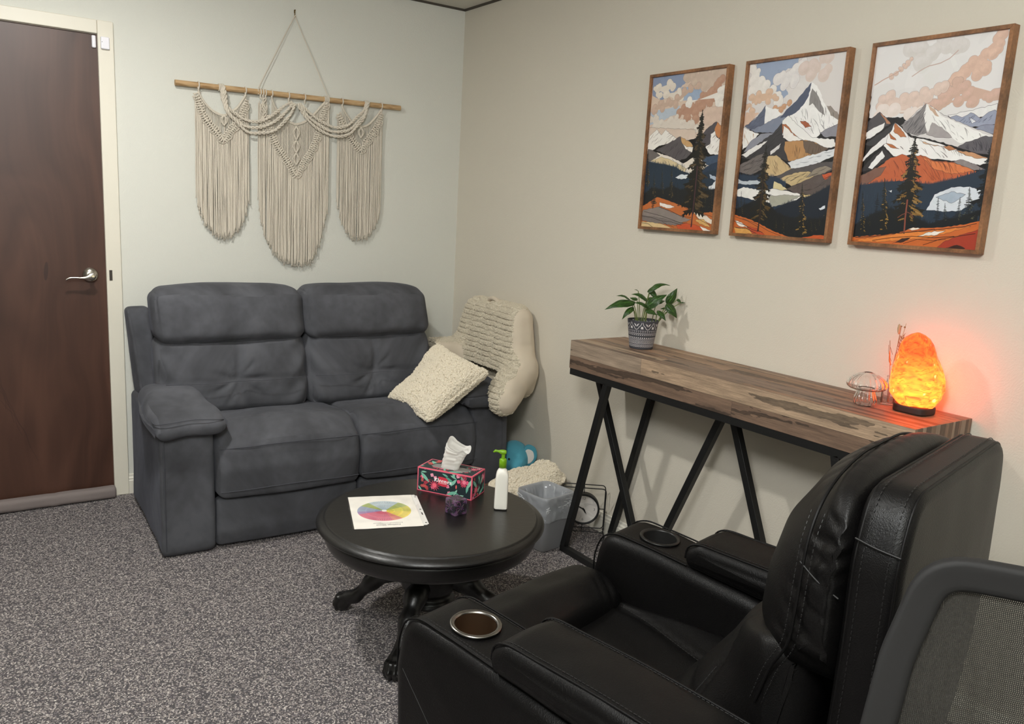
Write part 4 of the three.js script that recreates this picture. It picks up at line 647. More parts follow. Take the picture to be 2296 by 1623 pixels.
{
  const yaw = -0.66, t = thing('desk_clock', 'round black clock held in a double wire frame, on the floor by the right wall', 'clock', [-0.115, 0, 1.386], yaw), m = M.blackMetal, W = 0.094, Hh = 0.2;
  const fr = (z) => tube(rpoly([[-W, 0.03, 0.018], [W, 0.03, 0.018], [W, 0.03 + Hh, 0.018], [-W, 0.03 + Hh, 0.018]], 80).map((p) => V(p.x, p.y, z)), 0.0023, 200, 6, true);
  part('wire_frame', fr(0.024), m, t); part('wire_frame', fr(-0.024), m, t);
  for (const [x, y] of [[-W, 0.13], [W, 0.13], [0, 0.03], [0, 0.23]]) part('strut', [tube([[x, y, -0.024], [x, y, 0.024]], 0.002, 4, 6), tube([[x, y, 0.0], [x * 0.7, 0.13 + (y - 0.13) * 0.7, 0.0]], 0.002, 4, 6)], m, t);
  part('foot_wire', [tube([[-W, 0.03, 0.024], [-W, 0.004, 0.04], [W, 0.004, 0.04], [W, 0.03, 0.024]], 0.0023, 40, 6), tube([[-W, 0.03, -0.024], [-W, 0.004, -0.034], [W, 0.004, -0.034], [W, 0.03, -0.024]], 0.0023, 40, 6)], m, t);
  const R = 0.07; part('clock_case', lathe([[0.0001, -0.02], [R - 0.006, -0.02], [R, -0.014], [R + 0.001, 0.018], [R - 0.001, 0.0215], [R - 0.007, 0.021], [R - 0.0075, 0.014], [0.0001, 0.0135]], 72).rotateX(PI / 2).translate(0, 0.13, 0), m, t);
  const face = ctex(512, 512, (g, w) => { g.fillStyle = '#cfcac4'; g.fillRect(0, 0, w, w); const r = rng(6); for (let i = 0; i < 26; i++) { const x = r() * w, y = r() * w; g.fillStyle = `rgba(${r() < 0.5 ? '225,222,218' : '176,172,168'},0.5)`; g.beginPath(); g.moveTo(x, y); g.lineTo(x + (r() - 0.5) * 320, y + (r() - 0.5) * 320); g.lineTo(x + (r() - 0.5) * 320, y + (r() - 0.5) * 320); g.fill(); } g.fillStyle = '#1c1b1b'; g.font = '58px sans-serif'; g.textAlign = 'center'; g.textBaseline = 'middle'; for (const [s, x, y] of [['12', 256, 62], ['3', 452, 256], ['6', 256, 452], ['9', 60, 256]]) g.fillText(s, x, y); });
  part('dial', plain(new THREE.CircleGeometry(R - 0.007, 64)).translate(0, 0.13, 0.0142), std({ map: face, roughness: 0.5 }), t);
  const hand = (L, w, a, z) => { const s = new THREE.Shape([[-w, -L * 0.2], [w, -L * 0.2], [w * 1.6, L * 0.35], [0, L], [-w * 1.6, L * 0.35]].map((p) => new THREE.Vector2(...p))); return plain(new THREE.ExtrudeGeometry(s, { depth: 0.0006, bevelEnabled: false })).rotateZ(-a).translate(0, 0.13, z); };
  part('hour_hand', hand(0.03, 0.0022, 2.55, 0.0152), m, t); part('minute_hand', hand(0.044, 0.0017, -1.1, 0.016), m, t); part('second_hand', hand(0.03, 0.0006, 2.7, 0.0168), m, t);
  part('hub', plain(new THREE.CylinderGeometry(0.0042, 0.0042, 0.003, 20)).rotateX(PI / 2).translate(0, 0.13, 0.0165), m, t);
}
// ---------------------------------------------------------------- potted vine on the console table
{
  const t = thing('potted_plant', 'green leafy plant in a dark grey pot with white line patterns, on the console table', 'plant', [-0.142, CON.h, 1.69]);
  const pot = ctex(1536, 512, (g, w, h) => {
    g.fillStyle = '#3f4046'; g.fillRect(0, 0, w, h); const r = rng(2); for (let i = 0; i < 2500; i++) { g.fillStyle = `rgba(${r() < 0.5 ? '90,90,96' : '40,40,46'},0.25)`; g.fillRect(r() * w, r() * h, 2, 2); }
    g.strokeStyle = g.fillStyle = '#e8e5e4'; g.lineCap = 'round'; const n = 8, s = w / n;
    for (let i = 0; i < n; i++) { const x = i * s; g.lineWidth = 7; g.beginPath(); g.moveTo(x + s * 0.05, h * 0.06); g.quadraticCurveTo(x + s * 0.1, h * 0.17, x + s * 0.27, h * 0.2); g.quadraticCurveTo(x + s * 0.36, h * 0.29, x + s * 0.5, h * 0.29); g.quadraticCurveTo(x + s * 0.64, h * 0.29, x + s * 0.73, h * 0.2); g.quadraticCurveTo(x + s * 0.9, h * 0.17, x + s * 0.95, h * 0.06); g.stroke(); g.lineWidth = 8; for (const [a, y] of [[-0.2, 0.09], [-0.09, 0.11], [0.09, 0.11], [0.2, 0.09]]) { g.beginPath(); g.moveTo(x + s * (0.5 + a * 0.45), h * (y + 0.07)); g.lineTo(x + s * (0.5 + a), h * y); g.stroke(); } for (const a of [-0.09, -0.03, 0.03, 0.09]) { g.beginPath(); g.moveTo(x + s * a * 0.6, h * 0.2); g.lineTo(x + s * a, h * 0.27); g.stroke(); if (i === 0) { g.beginPath(); g.moveTo(w + s * a * 0.6, h * 0.2); g.lineTo(w + s * a, h * 0.27); g.stroke(); } } }
    const m = 40, q = w / m; for (let i = 0; i < m; i++) { const x = (i + 0.5) * q; g.fillRect(x - q * 0.32, h * 0.335, q * 0.64, 6); g.fillRect(x - 5, h * 0.375, 10, 10); g.beginPath(); g.arc(x, h * 0.475, q * 0.3, 0, PI); g.fill(); g.beginPath(); g.moveTo(x - q * 0.36, h * 0.605); g.lineTo(x, h * 0.56); g.lineTo(x + q * 0.36, h * 0.605); g.fill(); g.lineWidth = 6; for (const y of [0.69, 0.74, 0.84, 0.89]) { g.beginPath(); g.arc(x, h * y + 8, q * 0.32, PI, 0); g.stroke(); } }
    for (const y of [0.43, 0.635, 0.78]) g.fillRect(0, h * y, w, 6);
  });
  const pg = lathe([[0.0001, 0.0], [0.043, 0.0], [0.0455, 0.003], [0.06, 0.108], [0.0605, 0.112], [0.0575, 0.1125], [0.0565, 0.109], [0.054, 0.09], [0.0001, 0.09]], 72), uv = pg.attributes.uv, p = pg.attributes.position; for (let i = 0; i < uv.count; i++) uv.setXY(i, uv.getX(i), p.getY(i) / 0.112);
  part('pot', pg, std({ map: pot, roughness: 0.7 }), t, 'dark grey pot with white line patterns');
  part('soil', softBox(0.106, 0.012, 0.106, 0.005, { seg: [30, 4, 30], fn: (v, q) => { const R = Math.hypot(q[0], q[2]), m = Math.max(Math.abs(q[0]), Math.abs(q[2])); if (R > 0) { v.x *= m / R; v.z *= m / R; } v.y += 0.09 + 0.004 * noise(v.x * 90, v.z * 90, 1); } }), std({ color: srgb('#1f1812'), roughness: 1 }), t);
  const rt = V(0.825, 0, 0.563), fw = V(-0.563, 0, 0.825), K = 0.0002131, O = V(0, 0.107, 0), P3 = (x, y, d = 0) => O.clone().addScaledVector(rt, (x - 975) * K).add(V(0, (915 - y) * K * 1.02, 0)).addScaledVector(fw, d);
  const leafTex = (seed) => dtex(128, (u, v) => { const m = Math.abs(u - 0.5) * 2, vein = Math.max(0, 1 - Math.abs(((v * 9 + m * 3) % 1) - 0.5) * 6) * 0.12, mid = Math.max(0, 1 - m * 14) * 0.3, k = 0.8 + 0.5 * fbm(u * 5, v * 5, seed, 3); const fleck = fbm(u * 16, v * 9, seed + 4, 2) > 0.3 ? 1 : 0; return [clamp((0.2 + vein + mid * 0.6 + fleck * 0.25) * k, 0, 1), clamp((0.34 + vein + mid + fleck * 0.22) * k, 0, 1), clamp((0.13 + vein * 0.5 + mid * 0.4 + fleck * 0.12) * k, 0, 1)]; }, { color: true });
  const leafM = [1, 2, 3].map((s) => { const q = phys({ map: leafTex(s * 3), roughness: 0.38, transmission: 0.12, thickness: 0, side: THREE.DoubleSide, ior: 1.4 }); return q; });
  const stemM = std({ color: srgb('#69793a'), roughness: 0.5 });
  function leaf(b, tip, width, up, curl, mat) { // heart-shaped blade from b to tip
    const ax = tip.clone().sub(b), L = ax.length(); ax.normalize(); const side = ax.clone().cross(up).normalize(), nn = side.clone().cross(ax), n = 18, m = 10, pos = [], uvs = [], idx = [];
    for (let j = 0; j <= n; j++) for (let i = -m; i <= m; i++) { const v = j / n, e = i / m, w = width / 2 * (Math.sin(PI * Math.min(1, v ** 0.62)) ** 0.9) * (1 - 0.25 * v), back = v < 0.2 ? -0.1 * Math.abs(e) * (1 - v / 0.2) * L : 0; const q = b.clone().addScaledVector(ax, v * L + back).addScaledVector(side, e * w).addScaledVector(nn, curl * L * Math.sin(PI * v) * 0.6 - Math.abs(e) ** 1.5 * w * 0.28 - curl * 0.25 * L * v * v + 0.0016 * noise(e * 3, v * 6, L * 90)); pos.push(q.x, q.y, q.z); uvs.push(0.5 + e / 2, v); }
    const c = 2 * m + 1; for (let j = 0; j < n; j++) for (let i = 0; i < 2 * m; i++) { const a = j * c + i; idx.push(a, a + 1, a + c, a + 1, a + c + 1, a + c); }
    const g = new THREE.BufferGeometry(); g.setAttribute('position', new THREE.Float32BufferAttribute(pos, 3)); g.setAttribute('uv', new THREE.Float32BufferAttribute(uvs, 2)); g.setIndex(idx); g.computeVertexNormals(); part('leaf', plain(g), mat, t);
  }
  // base x, y, depth; tip x, y, depth; width; blade normal tilt; curl; soil x, y
  const L = [[745, 585, 0.02, 230, 705, 0.05, 215, [0.1, 1, 0.75], 0.2, 880], [715, 560, 0.0, 445, 470, 0.02, 150, [0, 1, 0.35], 0.25, 850], [745, 680, 0.03, 552, 875, 0.05, 120, [-0.3, 0.6, 1], 0.3, 860], [1010, 540, 0.0, 725, 435, 0.0, 165, [0.1, 1, 0.55], 0.3, 930], [1010, 640, 0.025, 765, 570, 0.04, 150, [0, 1, 0.6], 0.2, 950], [1042, 385, 0.0, 1415, 236, -0.01, 165, [-0.35, 1, 0.5], 0.35, 960], [1080, 365, -0.02, 1215, 530, -0.01, 130, [0.2, 0.5, 1], 0.12, 965], [1020, 640, 0.02, 1335, 405, 0.03, 225, [0.1, 0.9, 0.85], 0.2, 990], [1400, 575, 0.0, 1548, 300, 0.0, 190, [0.4, 0.4, 1], 0.12, 1240], [1375, 590, 0.02, 1562, 815, 0.03, 205, [0.3, 0.5, 1], 0.16, 1220], [1460, 690, 0.0, 1255, 668, 0.02, 105, [0, 1, 0.6], 0.2, 1210], [1205, 715, 0.03, 1347, 862, 0.05, 125, [0.2, 0.6, 1], 0.2, 1180], [1580, 500, -0.01, 1640, 560, 0.0, 70, [0.2, 0.7, 1], 0.1, 1200], [1640, 555, -0.005, 1718, 553, 0.0, 36, [0, 1, 0.8], 0.1, 1210], [850, 395, -0.01, 775, 365, 0.0, 30, [0, 1, 0.7], 0.2, 930], [1000, 700, 0.03, 1180, 770, 0.045, 150, [0.1, 0.9, 0.8], 0.2, 1010], [1060, 560, -0.03, 1180, 500, -0.05, 150, [0, 1, 0.4], 0.2, 1040], [860, 560, -0.04, 740, 540, -0.06, 130, [0, 1, 0.5], 0.2, 910], [1230, 600, -0.04, 1400, 560, -0.06, 130, [0, 1, 0.5], 0.2, 1150]];
  L.forEach(([bx, by, bd, tx, ty, td, w, up, curl, sx], i) => {
    const b = P3(bx, by, bd), tip = P3(tx, ty, td), n = rt.clone().multiplyScalar(up[0]).add(V(0, up[1], 0)).addScaledVector(fw, up[2]).normalize(); leaf(b, tip, w * K, n, curl, leafM[i % 3]);
    const s = P3(sx, 985, clamp(bd * 0.6, -0.03, 0.03)), mid = s.clone().lerp(b, 0.55).add(V(0, 0.012, 0)); part('stem', tube([s, mid, b], 0.0016, 16, 6), stemM, t);
  });
}
// ---------------------------------------------------------------- salt lamp, glass mushroom, bottle with dried stalks
{
  const t = thing('salt_lamp', 'glowing orange salt rock lamp on a dark wooden base, on the console table', 'salt lamp', [-0.108, CON.h, 2.782]);
  part('lamp_base', padded(rpoly([[-0.05, -0.042, 0.03], [0.05, -0.042, 0.03], [0.052, 0.042, 0.03], [-0.05, 0.042, 0.03]], 60), 0.024, 0.006, { map: (a, b, q) => [b, q + 0.012, a], mid: 3 }), std({ color: srgb('#2b1d18'), roughness: 0.5, bumpMap: at(fineGrain, 0.06), bumpScale: 0.0004 }), t, 'dark wooden base');
  const rt = [0.563, 0.825]; // the rock is broad across the view: x' along (z, x) mix
  const prof = [[0, 0.046, 0.004], [0.012, 0.056, 0.002], [0.03, 0.068, -0.001], [0.052, 0.072, 0.0], [0.08, 0.069, -0.002], [0.11, 0.06, -0.006], [0.135, 0.053, -0.009], [0.155, 0.047, -0.012], [0.175, 0.041, -0.014], [0.19, 0.032, -0.015], [0.2, 0.019, -0.0155], [0.206, 0.004, -0.016]];
  const look = (y, k) => { for (let i = 0; i + 1 < prof.length; i++) if (y <= prof[i + 1][0]) return lerp(prof[i][k], prof[i + 1][k], clamp((y - prof[i][0]) / (prof[i + 1][0] - prof[i][0]), 0, 1)); return prof[prof.length - 1][k]; };
  const N = 120, J = 110, pos = [], idx = [], col = [], deep = new THREE.Color(), a1 = srgb('#e8523a'), a2 = srgb('#ff9a4a'), a3 = srgb('#9c3424'), white = srgb('#f3e3da');
  for (let j = 0; j <= J; j++) for (let i = 0; i < N; i++) {
    const y = (j / J) * 0.206, a = (i / N) * 2 * PI, R = look(y, 1), cx = look(y, 2), c = Math.cos(a), s = Math.sin(a), e = 0.8, ux = Math.sign(c) * Math.abs(c) ** e, us = Math.sign(s) * Math.abs(s) ** e;
    const facet = 0.11 * Math.abs(noise(c * 1.7 + 3, y * 16, s * 1.7)) + 0.05 * noise(c * 3.4, y * 40 + 2, s * 3.4) + 0.018 * noise(c * 9, y * 160, s * 9), k = 1 - 0.02 + facet, lx = ux * R * k + cx, lz = us * R * 0.86 * k;
    // one salmon-orange salt with mottling, dark veins and a few white crystals
    const yy = y + 0.006 * noise(c * 2, s * 2, 4) + 0.003 * noise(c * 7, s * 7, y * 40), v1 = fbm(c * 2.5, yy * 75, s * 2.5, 4), vein = Math.max(0, 1 - Math.abs(noise(c * 3 + 1, yy * 60, s * 3) + 0.12) * 14);
    deep.copy(a2).lerp(a1, clamp(0.5 + v1 * 1.1, 0, 1)).lerp(a3, clamp(vein * 0.8, 0, 0.8)); const cr = noise(c * 6 + 9, yy * 60, s * 6); if (cr > 0.62) deep.lerp(white, 0.5);
    pos.push(lx * 0.45 + lz * -0.89, y, lx * 0.89 + lz * 0.45); col.push(deep.r, deep.g, deep.b);
  }
  for (let j = 0; j < J; j++) for (let i = 0; i < N; i++) { const a = j * N + i, b = j * N + (i + 1) % N; idx.push(a, a + N, b, b, a + N, b + N); }
  const g = new THREE.BufferGeometry(); g.setAttribute('position', new THREE.Float32BufferAttribute(pos, 3)); g.setAttribute('color', new THREE.Float32BufferAttribute(col, 3)); g.setIndex(idx); g.computeVertexNormals(); void rt;
  const rock = part('salt_rock', g.translate(0, 0.0225, 0), phys({ vertexColors: true, color: 0xffffff, roughness: 0.95, transmission: 0.62, thickness: 0, side: THREE.DoubleSide, specularIntensity: 0.6 }), t, 'glowing orange salt rock'); rock.castShadow = false;
  const bulb = part('lamp_bulb', new THREE.SphereGeometry(0.014, 24, 16).translate(0.0, 0.075, 0.0), std({ color: 0xffffff, emissive: SALT_LIGHT, emissiveIntensity: 6 }), t); bulb.castShadow = false;
  const l = new THREE.PointLight(SALT_LIGHT, SALT_CANDELA, 0, 2); l.name = 'salt_lamp_bulb'; l.castShadow = true; l.shadow.radius = 0.7; l.position.set(0, 0.075, 0); t.add(l);
}
M.glass = phys({ color: 0xffffff, roughness: 0.02, transmission: 1, thickness: 0.002, ior: 1.45 });
function ribbedGlass(outer, wall, ribs, amp, n = 160) { // closed vessel wall from an outline, fluted outside
  const c = new THREE.SplineCurve(outer.map((p) => new THREE.Vector2(...p))), o = c.getPoints(n), inn = o.map((p, i) => { const a = o[Math.max(0, i - 1)], b = o[Math.min(n, i + 1)], d = new THREE.Vector2(b.y - a.y, a.x - b.x).normalize(); return new THREE.Vector2(Math.max(0.0001, p.x - d.x * wall), p.y - d.y * wall); }).reverse(), all = [...o, ...inn], N = 192, pos = [], idx = [];
  all.forEach((p, j) => { for (let i = 0; i < N; i++) { const a = (i / N) * 2 * PI, k = j <= n || true ? 1 + amp * (Math.abs(Math.sin((a * ribs) / 2)) - 0.6) * Math.min(1, p.x / 0.012) : 1; pos.push(Math.cos(a) * p.x * k, p.y, Math.sin(a) * p.x * k); } });
  for (let j = 0; j + 1 < all.length; j++) for (let i = 0; i < N; i++) { const a = j * N + i, b = j * N + (i + 1) % N; idx.push(a, a + N, b, b, a + N, b + N); }
  const g = new THREE.BufferGeometry(); g.setAttribute('position', new THREE.Float32BufferAttribute(pos, 3)); g.setIndex(idx); return outward(smooth(g, 1e-6));
}
{
  const t = thing('mushroom_vase', 'small fluted clear glass vase shaped like a mushroom, beside the glowing lamp', 'vase', [-0.17, CON.h, 2.668]);
  part('stem', ribbedGlass([[0.0002, 0.0], [0.022, 0.0005], [0.0305, 0.008], [0.0315, 0.02], [0.027, 0.034], [0.0235, 0.045], [0.0225, 0.05]], 0.0018, 12, 0.13), M.glass, t);
  part('cap', ribbedGlass([[0.0225, 0.0505], [0.036, 0.0475], [0.05, 0.053], [0.0545, 0.062], [0.051, 0.073], [0.041, 0.084], [0.027, 0.0925], [0.014, 0.097], [0.0105, 0.0985]], 0.0018, 16, 0.1), M.glass, t);
}
{
  const t = thing('glass_bottle', 'small clear glass bottle holding dried stalks, between the glass mushroom and the lamp', 'bottle', [-0.088, CON.h, 2.69], 0.5), ring = (y, h, r) => rpoly([[-h, -h, r], [h, -h, r], [h, h, r], [-h, h, r]], 64).map((p) => [p.x, y, p.y]);
  const rings = [ring(0, 0.001, 0.0004), ring(0, 0.016, 0.004), ring(0.0015, 0.0185, 0.005), ring(0.055, 0.0195, 0.005), ring(0.062, 0.0175, 0.008), ring(0.067, 0.012, 0.0115), ring(0.07, 0.0095, 0.0094), ring(0.082, 0.0093, 0.0092), ring(0.083, 0.0105, 0.0104), ring(0.0855, 0.0105, 0.0104), ring(0.086, 0.0088, 0.0087), ring(0.07, 0.0074, 0.0073), ring(0.066, 0.0105, 0.01), ring(0.06, 0.0158, 0.006), ring(0.054, 0.0172, 0.004), ring(0.006, 0.0165, 0.004), ring(0.005, 0.001, 0.0004)], N = 64, pos = rings.flat(2), idx = [];
  for (let j = 0; j + 1 < rings.length; j++) for (let i = 0; i < N; i++) { const a = j * N + i, b = j * N + (i + 1) % N; idx.push(a, a + N, b, b, a + N, b + N); }
  const g = new THREE.BufferGeometry(); g.setAttribute('position', new THREE.Float32BufferAttribute(pos, 3)); g.setIndex(idx); part('bottle_glass', outward(smooth(g, 1e-6)), M.glass, t);
  const b = thing('dried_flowers', 'thin brown dried stalks and seed heads standing in the small glass bottle', 'dried flowers', [-0.088, CON.h, 2.69]), r = rng(17), straw = std({ color: srgb('#8f6c48'), roughness: 0.9 }), pale = std({ color: srgb('#b09a78'), roughness: 1 });
  const U = V(0.825, 0, 0.563), at2 = (x, y, d = 0) => U.clone().multiplyScalar(x).add(V(-0.563 * d, y, 0.825 * d));
  const stalks = [[0.002, 0.242, 0.0, 0.022], [0.0, 0.232, 0.004, 0.007], [0.004, 0.2, 0.006, 0.018], [-0.003, 0.19, -0.004, -0.016], [0.0, 0.205, -0.006, 0.013], [0.002, 0.17, 0.004, 0.026]];
  stalks.forEach(([x0, y1, d, x1], k) => part('stalk', tube([at2(x0 * 0.4, 0.0075, d * 0.5), at2(x0, 0.084, d * 0.8), at2(lerp(x0, x1, 0.55), lerp(0.084, y1, 0.6), d), at2(x1, y1, d)], 0.00085, 20, 5), k % 2 ? straw : pale, b));
  const sprig = (x, y, l, a, m) => { const q = new THREE.ConeGeometry(0.0016, l, 5).translate(0, l / 2, 0).rotateZ(-a); const g2 = plain(q); g2.rotateY(-0.6); const o = at2(x, y); return g2.translate(o.x, o.y, o.z); };
  const ears = []; for (let i = 0; i < 46; i++) { const u = r(), s = r() < 0.5 ? -1 : 1, y = lerp(0.125, 0.205, u); ears.push(sprig(0.011 + 0.006 * u + s * 0.001, y, 0.009 + r() * 0.007, s * (0.35 + r() * 0.5), 0)); }
  part('wheat_ear', ears, straw, b).userData.kind = 'stuff';
  const curls = [[-0.006, 0.13, -0.017, 0.152, -0.022, 0.178], [-0.005, 0.15, -0.012, 0.164, -0.017, 0.172], [0.012, 0.12, 0.022, 0.138, 0.026, 0.142], [0.013, 0.14, 0.02, 0.148, 0.024, 0.16], [-0.004, 0.12, -0.013, 0.128, -0.017, 0.15]];
  curls.forEach((c) => part('twig', tube([at2(c[0], c[1]), at2(c[2], c[3], 0.003), at2(c[4], c[5], 0.005)], 0.0007, 14, 5), straw, b));
  part('seed_head', nets((x, y, z) => Math.hypot(x / 0.0042, (y) / 0.0155, z / 0.0042) * 0.0042 - 0.0042 + 0.0007 * noise(x * 700, y * 500, z * 700), [-0.007, -0.018, -0.007], [0.007, 0.018, 0.007], 0.0008).rotateZ(0.12).translate(...at2(0.0015, 0.226, 0.004).toArray()), pale, b);
  part('bud', [new THREE.SphereGeometry(0.0028, 10, 8).translate(...at2(0.0195, 0.232).toArray()), new THREE.SphereGeometry(0.0023, 10, 8).translate(...at2(0.0075, 0.2345, 0.004).toArray()), new THREE.SphereGeometry(0.0022, 10, 8).translate(...at2(0.018, 0.202, 0.006).toArray())], straw, b).userData.kind = 'stuff';
  part('dry_leaf', [0, 1].map((k) => plain(new THREE.SphereGeometry(1, 12, 8)).scale(0.003, 0.013, 0.0006).rotateZ(0.5 - k * 0.3).translate(...at2(-0.011 - 0.004 * k, 0.128 + 0.022 * k, 0.004).toArray())), std({ color: srgb('#b98a55'), roughness: 0.9, side: THREE.DoubleSide }), b).userData.kind = 'stuff';
}
